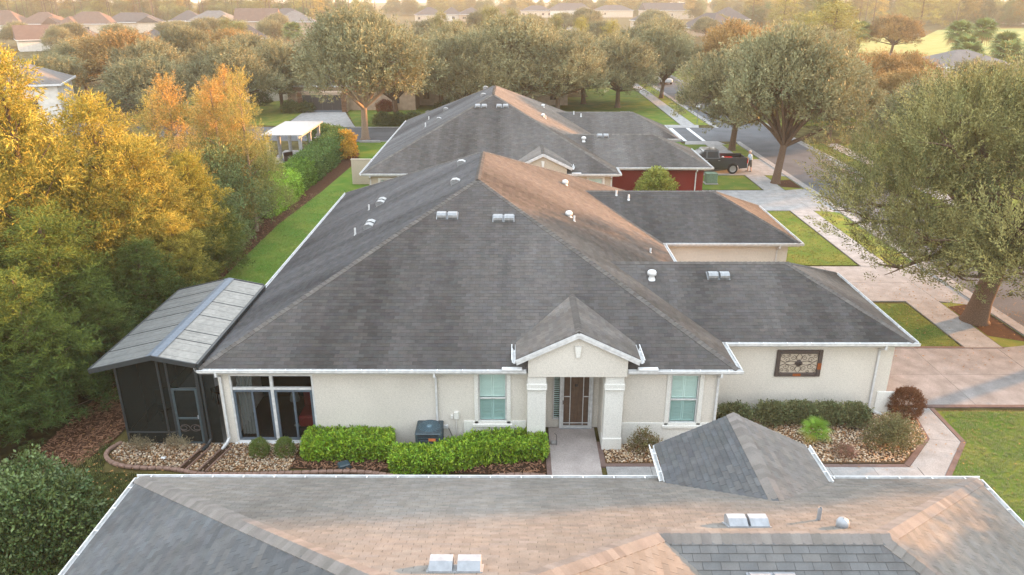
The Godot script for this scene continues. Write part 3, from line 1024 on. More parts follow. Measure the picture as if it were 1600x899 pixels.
	caps(V(xm, hr, d1 - run), V(xm, hr, 1.3), nn[1], nn[3], bl, cp, null, 0.19)
	stuff(obj("ridge_caps", cp, M.shingle, roof))
	var fa := MB.new()
	for seg in [[V(x0, 2.52, d1 - 0.012), V(gx, 2.52, d1 - 0.012)], [V(x0 + 0.012, 2.52, d0), V(x0 + 0.012, 2.52, d1 - 0.03)], [V(gx - 0.012, 2.52, g0), V(gx - 0.012, 2.52, d1 - 0.03)], [V(x1, 2.52, g0 + 0.012), V(gx, 2.52, g0 + 0.012)], [V(x1 - 0.012, 2.52, d0), V(x1 - 0.012, 2.52, g0)], [V(x0, 2.52, d0 + 0.012), V(x1, 2.52, d0 + 0.012)]]:
		fa.bar(seg[0], seg[1], 0.022, 0.18)
	for s in [-1.0, 1.0]:
		fa.bar(V(5.49 + s * pr, pe - 0.11, pd - 0.02), V(5.49, pe + pr * PITCH - 0.11, pd - 0.02 + s * 0.001), 0.03, 0.17)
	obj("fascia", fa, M.white, t)
	var so := MB.new()
	so.box(V(xm, 2.455, (d0 + d1) * 0.5), Vector3(x1 - x0 - 0.06, 0.02, d1 - d0 - 0.06))
	so.box(V((x1 + gx) * 0.5, 2.455, gm), Vector3(gx - x1 - 0.06, 0.022, d1 - g0 - 0.06))
	obj("soffit", so, M.soffit, t)
	for s in [[V(x0 - 0.14, he, d1), V(px0 - 0.0, he, d1), Vector3(0, 0, -1)], [V(px1, he, d1), V(gx + 0.14, he, d1), Vector3(0, 0, -1)], [V(x0, he, d0), V(x0, he, d1), -R], [V(gx, he, g0), V(gx, he, d1), R], [V(px0, pe, vd + 0.1), V(px0, pe, pd), -R], [V(px1, pe, vd + 0.1), V(px1, pe, pd), R]]:
		var g := MB.new()
		gutter(g, s[0], s[1], s[2])
		obj("gutter", g, M.white, t)
	var wl := MB.new()
	wl.box(V(xm, 1.225, (d0 + d1) * 0.5), Vector3(x1 - x0 - 0.8, 2.44, d1 - d0 - 0.8))
	wl.box(V((x1 + gx) * 0.5 - 0.4, 1.2245, gm), Vector3(gx - x1, 2.439, d1 - g0 - 0.8))
	wl.box(V(5.49, 1.9, 15.6), Vector3(3.2, 1.9, 1.2))
	obj("wall", wl, M.stucco, t)
	var vents := [[3.98, 11.08, 6], [4.36, 11.08, 6], [-1.04, 8.62, 2], [-0.64, 8.62, 2], [4.02, 9.72, 4], [4.42, 9.72, 4]]
	for v in vents:
		var f: Dictionary = fs[v[2]]
		var nrm: Vector3 = f.e.cross(f.u)
		var p := V(v[0], 0, v[1])
		p.y = f.o.y - (nrm.x * (p.x - f.o.x) + nrm.z * (p.z - f.o.z)) / nrm.y
		box_vent(roof, p, f.e, f.u, M.white_alu)
	for v in [[5.62, 11.45, 0.04, 0.34, false], [5.83, 10.98, 0.075, 0.08, true]]:
		flue(roof, V(v[0], he + (d1 - v[1]) * PITCH, v[1]), v[2], v[3], v[4], M.white_alu)


# ---------------------------------------------------------------- ground, roads, beds
func PV(a: Array) -> PackedVector2Array:
	var p := PackedVector2Array()
	for k in range(0, a.size(), 2): p.append(Vector2(a[k], a[k + 1]))
	return p

func flat(called: String, pts: Array, y: float, m: Material) -> MeshInstance3D:
	var mb := MB.new()
	mb.sheet(PV(pts), y)
	var o := obj(called, mb, m)
	structure(o)
	return o

func slab(called: String, pts: Array, y0: float, y1: float, m: Material) -> MeshInstance3D:
	var mb := MB.new()
	mb.slab(PV(pts), y0, y1)
	var o := obj(called, mb, m)
	structure(o)
	return o

func rect(a: float, b: float, c: float, d: float) -> Array:
	return [a, c, b, c, b, d, a, d]

func ground_and_roads() -> void:
	flat("ground", rect(-900, 900, -120, 1500), -0.03, M.ground)
	# the main street runs away on the right, the cross street to the left of it
	flat("street", rect(22.0, 28.3, -40, 420), -0.10 + 0.08, M.asphalt)
	flat("cross_street", [-120, 100, -60, 88.5, -30, 84.3, -24, 83.6, 22.0, 83.6, 22.0, 75.3, -16, 75.3, -24, 75.6, -32, 76.6, -62, 80, -120, 90], -0.016, M.asphalt)
	for k in [[22.0, 22.42, -40, 75.3], [22.0, 22.42, 83.6, 400], [27.88, 28.3, -40, 400]]:
		flat("gutter_strip", rect(k[0], k[1], k[2], k[3]), -0.012, M.concrete)
	for k in [[21.8, 22.0, -40, 74.0], [21.8, 22.0, 85.2, 400], [28.3, 28.5, -40, 400]]:
		slab("kerb", rect(k[0], k[1], k[2], k[3]), -0.05, 0.05, M.concrete_white)
	slab("kerb", rect(-16, 16.5, 75.1, 75.3), -0.05, 0.05, M.concrete_white)
	slab("kerb", rect(-18, 16.5, 83.6, 83.8), -0.05, 0.05, M.concrete_white)
	slab("storm_inlet", [-15.3, 74.5, -13.2, 74.5, -13.4, 75.1, -15.0, 75.1], -0.05, 0.14, M.concrete_white)
	# pavement flags with their joints
	var pv := Node3D.new()
	pv.name = numbered("pavement")
	add_child(pv)
	structure(pv)
	ox = 0; od = 0
	for span in [[8.0, 23.5], [28.2, 33.3], [38.2, 49.5], [55.1, 60.3], [66.1, 73.6], [85.4, 125.0]]:
		var m := int(round((span[1] - span[0]) / 1.5))
		var st: float = (span[1] - span[0]) / m
		for k in m:
			var mb := MB.new()
			mb.slab(PV(rect(18.62, 20.15, span[0] + k * st + 0.008, span[0] + (k + 1) * st - 0.008)), -0.02, 0.022 + rf(-0.003, 0.003))
			obj("paving_slab", mb, M.concrete_white if span[0] > 30 else M.concrete, pv)
	flat("pavement", rect(18.62, 20.15, 125, 260), 0.02, M.concrete_white)
	# lawns
	flat("lawn", [-15.0, 24, -9.7, 24, -9.7, 74.6, -13.9, 74.6, -13.9, 63, -14.3, 54.5, -15.0, 46], 0.004, M.lawn_green)
	flat("lawn", rect(-15.6, 16.4, 67.5, 75.0), 0.003, M.lawn_green)
	flat("lawn", [-16.5, 84, 16.4, 84, 16.4, 110, -18, 110], 0.004, M.lawn)
	flat("lawn", [-21.2, 97, -17.6, 84, -16.5, 84, -18, 110, -21.2, 110], 0.005, M.lawn)
	flat("lawn", [-46, 89, -26, 84.6, -26.2, 97, -30, 112, -46, 112], 0.004, M.lawn_dry)
	flat("lawn", rect(13.0, 18.5, 28.3, 33.0), 0.004, M.lawn)
	flat("lawn", rect(13.0, 18.5, 38.4, 49.3), 0.004, M.lawn)
	flat("lawn", rect(13.0, 18.5, 55.3, 60.1), 0.004, M.lawn)
	flat("lawn", rect(13.0, 18.5, 66.3, 74.0), 0.004, M.lawn)
	flat("lawn", rect(10.5, 18.5, 84.2, 150), 0.006, M.lawn)
	flat("lawn", [14.95, 23.1, 18.5, 23.1, 18.5, 8, 11.6, 8, 11.6, 17.2, 12.80, 18.72, 14.71, 21.13, 14.78, 23.1], 0.004, M.lawn)
	for k in [[23.2, 8.0], [28.3, 33.1], [38.4, 49.3], [55.3, 60.1], [66.3, 73.8], [85.4, 150]]:
		flat("verge", rect(20.2, 21.75, minf(k[0], k[1]), maxf(k[0], k[1])), 0.004, M.lawn_dry)
	flat("lawn", rect(28.55, 40, -10, 74), 0.003, M.lawn)
	flat("lawn", rect(28.55, 40, 85, 160), 0.003, M.lawn_dry)
	slab("pavement", rect(30.2, 31.6, -10, 74), -0.02, 0.02, M.concrete_white)
	# driveways
	for q in [[12.9, 23.53, 16.4, 23.53, 16.4, 25.85, 12.9, 25.85], [12.9, 25.865, 16.4, 25.865, 16.4, 28.15, 12.9, 28.15], [16.415, 23.53, 19.9, 23.53, 19.9, 25.85, 16.415, 25.85], [16.415, 25.865, 19.9, 25.865, 19.9, 28.15, 16.415, 28.15], [19.915, 23.5, 22.0, 23.1, 22.0, 28.6, 19.915, 28.15]]:
		slab("driveway", q, -0.03, 0.012 + rf(-0.002, 0.002), M.paver_pink)
	for e in [[14.3, 20.2, 23.38, 23.54], [12.9, 20.2, 28.15, 28.32]]:
		slab("driveway_border", rect(e[0], e[1], e[2], e[3]), -0.03, 0.022, M.paver_border)
	for q in [[12.9, 33.3, 16.5, 33.3, 16.5, 35.75, 12.9, 35.75], [12.9, 35.765, 16.5, 35.765, 16.5, 38.2, 12.9, 38.2], [16.515, 33.3, 20.15, 33.3, 20.15, 35.75, 16.515, 35.75], [16.515, 35.765, 20.15, 35.765, 20.15, 38.2, 16.515, 38.2], [20.165, 33.3, 22.0, 32.6, 22.0, 38.9, 20.165, 38.2]]:
		slab("driveway", q, -0.03, 0.012 + rf(-0.002, 0.002), M.concrete_white)
	for q in [[12.9, 49.5, 16.5, 49.5, 16.5, 55.1, 12.9, 55.1], [16.515, 49.5, 20.15, 49.5, 20.15, 55.1, 16.515, 55.1], [20.165, 49.5, 22.0, 48.9, 22.0, 55.7, 20.165, 55.1]]:
		slab("driveway", q, -0.03, 0.012 + rf(-0.002, 0.002), M.concrete_white)
	slab("driveway", [12.9, 60.3, 20.2, 60.3, 22.0, 59.7, 22.0, 66.7, 20.2, 66.1, 12.9, 66.1], -0.03, 0.012, M.concrete)
	for j in 5:
		slab("driveway", [-26.4 + j * 0.84, 84.0 + 12.4 / 5.0 * j, -17.6 - j * 0.78, 84.0 + 12.4 / 5.0 * j, -18.4 - j * 0.78, 84.0 + 12.4 / 5.0 * (j + 1) - 0.03, -25.58 + j * 0.2, 84.0 + 12.4 / 5.0 * (j + 1) - 0.03] if j < 1 else [-25.6 - 0.15 * j, 84.0 + 12.4 / 5.0 * j, -18.4 - 0.75 * (j - 1), 84.0 + 12.4 / 5.0 * j, -18.4 - 0.75 * j, 84.0 + 12.4 / 5.0 * (j + 1) - 0.03, -25.6 - 0.15 * (j + 1), 84.0 + 12.4 / 5.0 * (j + 1) - 0.03], -0.03, 0.014, M.concrete_white)
	flat("front_path", [-10.6, 88.4, -9.2, 88.2, -9.6, 96.5, -11.0, 96.8, -11.2, 95.2, -10.4, 95.2], 0.012, M.concrete_white)
	flat("front_path", [13.2, 96, 14.4, 96, 15.2, 84, 13.9, 84], 0.012, M.concrete_white)
	# painted crossing and stop line
	for x in [[16.9, 17.25], [18.75, 19.1]]:
		slab("crossing_line", rect(x[0], x[1], 75.6, 83.4), -0.016, -0.010, M.paint)
	slab("stop_line", rect(15.9, 16.3, 75.7, 79.4), -0.016, -0.010, M.paint)
	slab("kerb_ramp", [16.6, 73.6, 20.6, 73.6, 20.2, 75.35, 17.0, 75.35], -0.05, 0.015, M.concrete_white)
	slab("kerb_ramp", [16.6, 85.4, 20.6, 85.4, 20.2, 83.55, 17.0, 83.55], -0.05, 0.015, M.concrete_white)
	# mulch, gravel and the walks round the villa
	flat("mulch_bed", [-16.6, 25, -15.0, 25, -15.0, 46, -14.3, 54.5, -13.9, 63, -14.2, 69, -15.4, 70.5, -15.6, 63, -16.6, 54, -17.2, 46], 0.006, M.mulch)
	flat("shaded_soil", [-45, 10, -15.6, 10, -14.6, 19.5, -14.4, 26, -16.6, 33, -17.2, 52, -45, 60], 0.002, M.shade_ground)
	flat("mulch_bed", [20.25, 29.4, 21.7, 28.7, 21.7, 33.0, 20.25, 32.6], 0.009, M.mulch)
	flat("mulch_bed", [20.25, 56.2, 21.7, 55.8, 21.7, 58.6, 20.25, 58.2], 0.009, M.mulch)
	flat("mulch_path", [-15.4, 18.2, -13.9, 18.0, -13.1, 21.2, -12.9, 26.5, -15.0, 27.5, -15.2, 22.0], 0.007, M.mulch)
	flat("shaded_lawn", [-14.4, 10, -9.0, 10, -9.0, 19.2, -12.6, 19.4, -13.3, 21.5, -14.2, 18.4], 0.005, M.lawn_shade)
	flat("mulch_bed", [-6.9, 19.62, 0.98, 19.25, 0.98, 21.0, -6.9, 21.0], 0.006, M.mulch_dark)
	flat("gravel_soil", [-12.85, 20.4, -12.5, 19.95, -11.9, 19.68, -10.6, 19.58, -9.5, 19.32, -6.9, 19.4, -6.9, 21.0, -12.75, 21.0], 0.006, M.gravel_base)
	flat("gravel_soil", [7.1, 19.95, 12.2, 19.95, 13.75, 21.3, 14.0, 22.9, 13.4, 23.4, 12.95, 23.0, 7.1, 23.0], 0.006, M.gravel_base)
	flat("gravel_soil", rect(2.83, 6.5, 19.88, 21.0), 0.006, M.gravel_base)
	slab("entry_walk", rect(1.15, 2.68, 19.2, 21.98), -0.03, 0.02, M.paver_pink_light)
	for e in [[1.0, 1.15, 19.2, 21.1], [2.68, 2.84, 19.72, 21.1]]:
		slab("walk_border", rect(e[0], e[1], e[2], e[3]), -0.03, 0.026, M.paver_border)
	# the walk to the drive: separate cast slabs
	for k in 7:
		slab("walk_slab", rect(2.84 + k * 1.37, 2.84 + (k + 1) * 1.37 - 0.012, 18.75, 19.72), -0.03, 0.02, M.concrete)
	slab("walk_slab", [12.44, 18.75, 12.62, 18.75, 14.55, 21.15, 13.62, 21.3, 12.2, 19.72, 12.44, 19.72], -0.03, 0.02, M.concrete)
	slab("walk_slab", [13.63, 21.31, 14.55, 21.16, 14.62, 23.3, 14.0, 23.3], -0.03, 0.02, M.concrete)
	for e in [[2.84, 19.72, 12.15, 19.72, 12.10, 19.88, 2.84, 19.88], [12.2, 19.74, 13.62, 21.32, 13.5, 21.38, 12.1, 19.88], [13.63, 21.33, 14.0, 23.3, 13.87, 23.3, 13.5, 21.39], [12.64, 18.76, 12.80, 18.70, 14.72, 21.12, 14.57, 21.17], [14.57, 21.18, 14.72, 21.14, 14.79, 23.3, 14.64, 23.3]]:
		slab("walk_border", e, -0.03, 0.026, M.paver_border)
	# golf course and open land far to the right
	flat("fairway", [80, 150, 150, 150, 420, 330, 300, 380, 175, 330, 120, 240], 0.02, M.fairway)
	flat("fairway", [60, 165, 96, 165, 150, 270, 92, 280], 0.03, M.fairway_dry)

func edging() -> void:
	# the cast kerb that follows the gravel bed in a curve, one block after another
	var pts := [Vector2(-12.75, 21.0), Vector2(-12.95, 20.6), Vector2(-12.9, 20.25), Vector2(-12.6, 19.92), Vector2(-12.1, 19.68), Vector2(-11.4, 19.58), Vector2(-10.7, 19.56), Vector2(-10.1, 19.42), Vector2(-9.5, 19.26), Vector2(-8.4, 19.24), Vector2(-7.2, 19.30), Vector2(-5.5, 19.40), Vector2(-4.4, 19.35), Vector2(-3.0, 19.05), Vector2(-1.2, 19.05), Vector2(-0.4, 19.22), Vector2(0.4, 19.26), Vector2(0.96, 19.18)]
	var t := thing("garden_edging", "terracotta cast kerb curving round the gravel bed below the long wall", "edging", -12.75, 21.0)
	var cv := Curve2D.new()
	for k in pts.size():
		var tg: Vector2 = (pts[mini(k + 1, pts.size() - 1)] - pts[maxi(k - 1, 0)]) * 0.17
		cv.add_point(pts[k], -tg, tg)
	var len := cv.get_baked_length()
	var m := int(len / 0.24)
	for k in m:
		var a := cv.sample_baked(len * k / m, true)
		var b := cv.sample_baked(len * (k + 1) / m - 0.010, true)
		var d := (b - a).normalized()
		var mb := MB.new()
		var z := Vector3(d.x, 0, -d.y)
		mb.cbox(V((a.x + b.x) * 0.5, 0.045, (a.y + b.y) * 0.5), Vector3(0.13, 0.10, a.distance_to(b)), 0.022, Basis(Vector3.UP.cross(z), Vector3.UP, z))
		obj("edging_block", mb, M.edging, t)

func stone_mesh(sd: int) -> ArrayMesh:
	var r := RandomNumberGenerator.new()
	r.seed = sd
	var mb := MB.new()
	var rings := []
	for k in 4:
		var row := []
		var el: float = [-1.2, -0.35, 0.4, 1.2][k]
		for s in 6:
			var a := TAU * s / 6.0 + k * 0.5
			row.append(Vector3(cos(a) * cos(el), sin(el) * 0.6, sin(a) * cos(el) * 0.8) * r.randf_range(0.8, 1.15))
		rings.append(row)
	for k in 3:
		for s in 6:
			mb.quad(rings[k][s], rings[k + 1][s], rings[k + 1][(s + 1) % 6], rings[k][(s + 1) % 6])
	for s in 6:
		mb.tri(rings[3][s], Vector3(0, 0.62, 0), rings[3][(s + 1) % 6])
	mb.c = PackedColorArray()
	return mb.mesh()

func inside(p: Vector2, polys: Array) -> bool:
	for q in polys:
		if Geometry2D.is_point_in_polygon(p, q): return true
	return false

func gravel() -> void:
	var beds := [PV([-12.8, 20.4, -12.45, 20.05, -11.9, 19.78, -10.6, 19.68, -9.5, 19.4, -6.9, 19.48, -6.9, 20.98, -12.7, 20.98]), PV([7.1, 20.0, 12.1, 20.0, 13.6, 21.4, 13.85, 22.9, 13.4, 23.35, 12.95, 23.0, 7.1, 23.0]), PV([2.88, 19.95, 6.5, 19.95, 6.5, 20.98, 2.88, 20.98])]
	var names := ["gravel", "gravel", "gravel"]
	var pal := [Color(0.58, 0.45, 0.31), Color(0.46, 0.29, 0.16), Color(0.68, 0.58, 0.45), Color(0.32, 0.17, 0.085), Color(0.52, 0.36, 0.23), Color(0.38, 0.29, 0.22), Color(0.26, 0.15, 0.085)]
	for b in 3:
		var bb: PackedVector2Array = beds[b]
		var lo := bb[0]
		var hi := bb[0]
		for p in bb:
			lo = lo.min(p); hi = hi.max(p)
		var sets := [[], []]
		var cols := [PackedColorArray(), PackedColorArray()]
		var n := int((hi.x - lo.x) * (hi.y - lo.y) * 480)
		for k in n:
			var p := Vector2(rf(lo.x, hi.x), rf(lo.y, hi.y))
			if not Geometry2D.is_point_in_polygon(p, bb): continue
			var s := rf(0.018, 0.046)
			var bs := Basis(Vector3.UP, rf(0, TAU)) * Basis(Vector3.RIGHT, rf(-0.5, 0.5))
			var w := k % 2
			sets[w].append(Transform3D(bs.scaled(Vector3.ONE * s), Vector3(p.x, 0.012 + s * 0.35 + rf(0, 0.015), -p.y)))
			var c: Color = pal[rng.randi() % pal.size()]
			var g := rf(0.8, 1.2)
			if b == 0: g *= 0.85
			cols[w].append(Color(c.r * g, c.g * g, c.b * g))
		for w in 2:
			scatter(names[b], stone_mesh(70 + w), M.stone, sets[w], cols[w])

func mulch_chips() -> void:
	var mb := MB.new()
	mb.box(Vector3.ZERO, Vector3(0.09, 0.012, 0.022))
	mb.c = PackedColorArray()
	var me := mb.mesh()
	var beds := [PV([-6.9, 19.62, 0.96, 19.3, 0.96, 21.0, -6.9, 21.0]), PV([-15.2, 18.4, -13.9, 18.4, -13.1, 21.4, -12.9, 26.4, -15.0, 27.0, -15.2, 22.0]), PV([-16.0, 30, -15.0, 30, -15.0, 46, -14.4, 54, -15.4, 54, -16.4, 46])]
	for b in 3:
		var bb: PackedVector2Array = beds[b]
		var lo := bb[0]
		var hi := bb[0]
		for p in bb:
			lo = lo.min(p); hi = hi.max(p)
		var xs := []
		var cs := PackedColorArray()
		for k in int((hi.x - lo.x) * (hi.y - lo.y) * (170 if b < 2 else 60)):
			var p := Vector2(rf(lo.x, hi.x), rf(lo.y, hi.y))
			if not Geometry2D.is_point_in_polygon(p, bb): continue
			var bs := Basis(Vector3.UP, rf(0, TAU)) * Basis(Vector3.RIGHT, rf(-0.4, 0.4)) * Basis(Vector3.BACK, rf(-0.3, 0.3))
			xs.append(Transform3D(bs.scaled(Vector3.ONE * rf(0.6, 1.5)), Vector3(p.x, 0.018 + rf(0, 0.02), -p.y)))
			var g := rf(0.5, 1.5)
			cs.append(Color(0.18 * g, 0.095 * g, 0.058 * g))
		scatter("mulch_chips", me, M.stone, xs, cs)

func grass() -> void:
	# short tufts over the lawns that are near enough for them to show
	var mb := MB.new()
	for k in 5:
		var a := TAU * k / 5.0 + 0.3
		var o := Vector3(cos(a), 0, sin(a)) * 0.035
		var s := Vector3(-sin(a), 0, cos(a)) * 0.010
		mb.tri(o - s, o + s, o * 1.7 + Vector3(0, 0.055 + 0.01 * (k % 3), 0))
	mb.c = PackedColorArray()
	var me := mb.mesh()
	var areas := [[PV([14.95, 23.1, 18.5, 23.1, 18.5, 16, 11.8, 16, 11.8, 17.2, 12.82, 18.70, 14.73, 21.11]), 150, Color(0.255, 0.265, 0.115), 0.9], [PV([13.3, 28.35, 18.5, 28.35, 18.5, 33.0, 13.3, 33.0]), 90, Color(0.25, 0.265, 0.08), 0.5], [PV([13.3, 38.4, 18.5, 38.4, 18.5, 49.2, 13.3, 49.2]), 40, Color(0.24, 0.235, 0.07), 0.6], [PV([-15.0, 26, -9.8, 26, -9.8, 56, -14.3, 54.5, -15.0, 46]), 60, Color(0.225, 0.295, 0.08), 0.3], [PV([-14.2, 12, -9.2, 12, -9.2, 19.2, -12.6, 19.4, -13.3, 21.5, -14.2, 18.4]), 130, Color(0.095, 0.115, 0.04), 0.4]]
	for s in areas:
		var bb: PackedVector2Array = s[0]
		var lo := bb[0]
		var hi := bb[0]
		for p in bb:
			lo = lo.min(p); hi = hi.max(p)
		var xs := []
		var cs := PackedColorArray()
		for k in int((hi.x - lo.x) * (hi.y - lo.y) * s[1]):
			var p := Vector2(rf(lo.x, hi.x), rf(lo.y, hi.y))
			if not Geometry2D.is_point_in_polygon(p, bb): continue
			var q := patch.get_noise_2d(p.x * 1.6, p.y * 1.6)
			xs.append(Transform3D(Basis(Vector3.UP, rf(0, TAU)).scaled(Vector3.ONE * rf(0.6, 1.15)), Vector3(p.x, 0.0, -p.y)))
			var g := rf(0.75, 1.25)
			var dry: float = clampf(q * 1.6 + rf(-0.3, 0.3), 0, 1) * s[3]
			var c: Color = s[2]
			c = c.lerp(Color(0.34, 0.27, 0.11), dry)
			cs.append(Color(c.r * g, c.g * g, c.b * g))
		scatter("grass", me, M.grass_blade, xs, cs)


func fallen_leaves() -> void:
	var mb := MB.new()
	mb.quad(Vector3(-0.045, 0, 0), Vector3(0, 0.006, 0.022), Vector3(0.045, 0.012, 0), Vector3(0, 0.006, -0.022))
	mb.c = PackedColorArray()
	var xs := []
	var cs := PackedColorArray()
	for a in [[18.5, 31.0, 5.0, 420], [17.0, 20.0, 4.0, 130], [21.0, 57.0, 5.0, 260], [-13.2, 19.5, 2.6, 240], [-14.0, 40.0, 9.0, 260], [11.0, 21.5, 2.5, 60], [21.0, 33.0, 3.0, 300], [17.0, 45.0, 5.0, 90]]:
		for k in a[3]:
			var p := Vector2(a[0], a[1]) + Vector2.from_angle(rf(0, TAU)) * sqrt(rng.randf()) * float(a[2])
			if p.x < 12.9 and p.x > -9.5 and not (a[0] == 11.0 and p.x < 12.9 and p.y < 23.0): continue
			xs.append(Transform3D((Basis(Vector3.UP, rf(0, TAU)) * Basis(Vector3.RIGHT, rf(-0.5, 0.5))).scaled(Vector3.ONE * rf(0.6, 1.2)), Vector3(p.x, 0.045, -p.y)))
			var g := rf(0.6, 1.3)
			cs.append(Color(0.30 * g, 0.16 * g, 0.06 * g))
	scatter("fallen_leaves", mb.mesh(), M.leaf, xs, cs)


# ---------------------------------------------------------------- screened porch on the left of the villa
func porch() -> void:
	var t := thing("screened_porch", "dark screened porch under a grey panel roof, left of the villa", "porch", -11.2, 20.95)
	var xr := -11.05
	var yr := 3.36
	var xl := -13.02
	var yl := 2.89
	var xe := -9.76
	var ye := 3.09
	var da := 20.6
	var db := 27.3
	var cuts := [0.0, 1.22, 2.44, 3.66, 4.5, 5.6, 6.7]
	var cuts2 := [0.0, 1.35, 2.0, 3.25, 4.45, 5.6, 6.7]
	for side in 2:
		var a0 := Vector2(xr, yr)
		var a1 := Vector2(xl, yl) if side == 0 else Vector2(xe, ye)
		var cc: Array = cuts if side == 0 else cuts2
		for k in 6:
			var mb := MB.new()
			var d0: float = da + cc[k] + 0.012
			var d1: float = da + cc[k + 1] - 0.012
			var dz := d1 - d0
			var dir := (a1 - a0).normalized()
			var ln := a0.distance_to(a1)
			var mid := a0.lerp(a1, 0.5)
			var bs := Basis(Vector3(dir.x, dir.y, 0), Vector3(-dir.y, dir.x, 0) if dir.x > 0 else Vector3(dir.y, -dir.x, 0), Vector3(0, 0, 1))
			mb.cbox(V(mid.x, mid.y - 0.035, (d0 + d1) * 0.5), Vector3(ln, 0.075, dz), 0.006, bs)
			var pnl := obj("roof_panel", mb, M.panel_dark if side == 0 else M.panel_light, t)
			for q in 3:
				var rb := MB.new()
				rb.box(V(mid.x, mid.y + 0.004, d0 + dz * (q + 0.5) / 3.0), Vector3(ln - 0.02, 0.010, 0.03), bs)
				obj("rib", rb, M.panel_dark if side == 0 else M.panel_light, pnl)
			if k > 0:
				var sm := MB.new()
				sm.box(V(mid.x, mid.y + 0.006, d0 - 0.012), Vector3(ln, 0.02, 0.028), bs)
				obj("seam", sm, M.bronze_alu, t)
	var cap := MB.new()
	cap.quad(V(xr - 0.17, yr - 0.022, da - 0.02), V(xr, yr + 0.03, da - 0.02), V(xr, yr + 0.03, db + 0.02), V(xr - 0.17, yr - 0.022, db + 0.02))
	cap.quad(V(xr, yr + 0.03, da - 0.02), V(xr + 0.20, yr - 0.012, da - 0.02), V(xr + 0.20, yr - 0.012, db + 0.02), V(xr, yr + 0.03, db + 0.02))
	obj("ridge_cap", cap, M.panel_cap, t)
	var fa := MB.new()
	for d in [da - 0.03, db + 0.03]:
		fa.bar(V(xl - 0.02, yl - 0.05, d), V(xr, yr - 0.05, d), 0.05, 0.15)
		fa.bar(V(xr, yr - 0.05, d), V(xe + 0.02, ye - 0.05, d - 0.001), 0.05, 0.15)
	fa.bar(V(xl - 0.03, yl - 0.05, da), V(xl - 0.03, yl - 0.05, db), 0.05, 0.13)
	fa.bar(V(xe + 0.05, ye - 0.06, da), V(xe + 0.05, ye - 0.06, db), 0.10, 0.11)
	obj("fascia", fa, M.bronze_alu, t)
	# frame of the front wall and the long wall
	var px := -12.46
	var dw := 20.96
	var top := func(x: float) -> float: return (yr - 0.12 + (x - xr) * (yr - yl) / (xr - xl)) if x < xr else (yr - 0.12 - (x - xr) * (yr - ye) / (xe - xr))
	for x in [px, -11.12, -10.86, -9.95]:
		var m := MB.new()
		m.cbox(V(x, top.call(x) * 0.5, dw), Vector3(0.065 if x != -9.95 else 0.10, top.call(x), 0.06), 0.006)
		obj("post", m, M.bronze_alu, t)
	for k in 5:
		var m := MB.new()
		m.cbox(V(px, 1.42, dw + 0.03 + (k + 1) * 1.24), Vector3(0.06, 2.84, 0.06), 0.006)
		obj("post", m, M.bronze_alu, t)
	var rl := MB.new()
	rl.cbox(V(-11.79, 0.45, dw), Vector3(1.28, 0.05, 0.05), 0.005)
	rl.cbox(V(-11.79, 0.03, dw), Vector3(1.28, 0.05, 0.06), 0.005)
	rl.cbox(V(-10.99, 0.45, dw), Vector3(0.2, 0.05, 0.05), 0.005)
	rl.bar(V(px, 0.45, dw + 0.04), V(px, 0.45, db - 0.1), 0.05, 0.05)
	rl.bar(V(px, 0.03, dw + 0.04), V(px, 0.03, db - 0.1), 0.06, 0.05)
	obj("rail", rl, M.bronze_alu, t)
	var door := MB.new()
	frame_rect(door, -10.81, -10.0, 0.03, 2.06, dw - 0.02, 0.075, 0.05)
	door.cbox(V(-10.405, 0.98, dw - 0.022), Vector3(0.66, 0.07, 0.045), 0.006)
	var dr := obj("screen_door", door, M.teal_alu, t)
	var hl := MB.new()
	hl.cbox(V(-10.07, 1.05, dw - 0.07), Vector3(0.03, 0.13, 0.04), 0.006)
	obj("handle", hl, M.white_alu, dr)
	var sc := MB.new()
	for s in [-1.0, 1.0]:
		for q in [[0.16, 0.0], [0.10, 0.04]]:
			var p := PackedVector3Array()
			var r := PackedFloat32Array()
			for k in 13:
				var a := TAU * k / 12.0
				p.append(V(-10.405 + s * (0.17 + q[1]) + cos(a) * q[0], 0.62 + sin(a) * q[0] * 0.75, dw - 0.02))
				r.append(0.011)
			sc.tube(p, r, 5, false)
	obj("scroll", sc, M.wrought, dr)
	for q in [[px + 0.03, -11.15, 0.48, 0.0], [px + 0.03, -11.15, 0.05, 0.42], [-11.09, -10.89, 0.48, 0.0], [-11.09, -10.89, 0.05, 0.42], [-9.90, -9.42, 0.05, 0.0], [-10.83, -9.99, 2.08, 0.0]]:
		var m := MB.new()
		var y1a: float = q[3] if q[3] > 0.0 else top.call(q[0])
		var y1b: float = q[3] if q[3] > 0.0 else top.call(minf(q[1], xe))
		m.quad(V(q[0], q[2], dw + 0.004), V(q[1], q[2], dw + 0.004), V(q[1], y1b, dw + 0.004), V(q[0], y1a, dw + 0.004))
		obj("screen", m, M.screen_mesh, t)
	for q in [[0.1, 0.94], [1.02, 1.98]]:
		var m := MB.new()
		m.quad(V(-10.74, q[0], dw - 0.02), V(-10.08, q[0], dw - 0.02), V(-10.08, q[1], dw - 0.02), V(-10.74, q[1], dw - 0.02))
		obj("screen", m, M.screen_mesh, dr)
	var ms := MB.new()
	ms.quad(V(px, 0.05, db), V(px, 0.05, dw + 0.04), V(px, 2.9, dw + 0.04), V(px, 2.9, db))
	obj("screen", ms, M.screen_mesh, t)
	var sl := MB.new()
	sl.box(V(-10.9, 0.0, 24.1), Vector3(3.1, 0.06, 6.3))
	obj("floor_slab", sl, M.concrete, t)
	var ds := MB.new()
	downspout(ds, V(-9.72, 2.98, da + 0.03), V(-9.78, 0, dw - 0.05), Vector3(-0.35, 0, 1).normalized())
	obj("downspout", ds, M.bronze_alu, t)
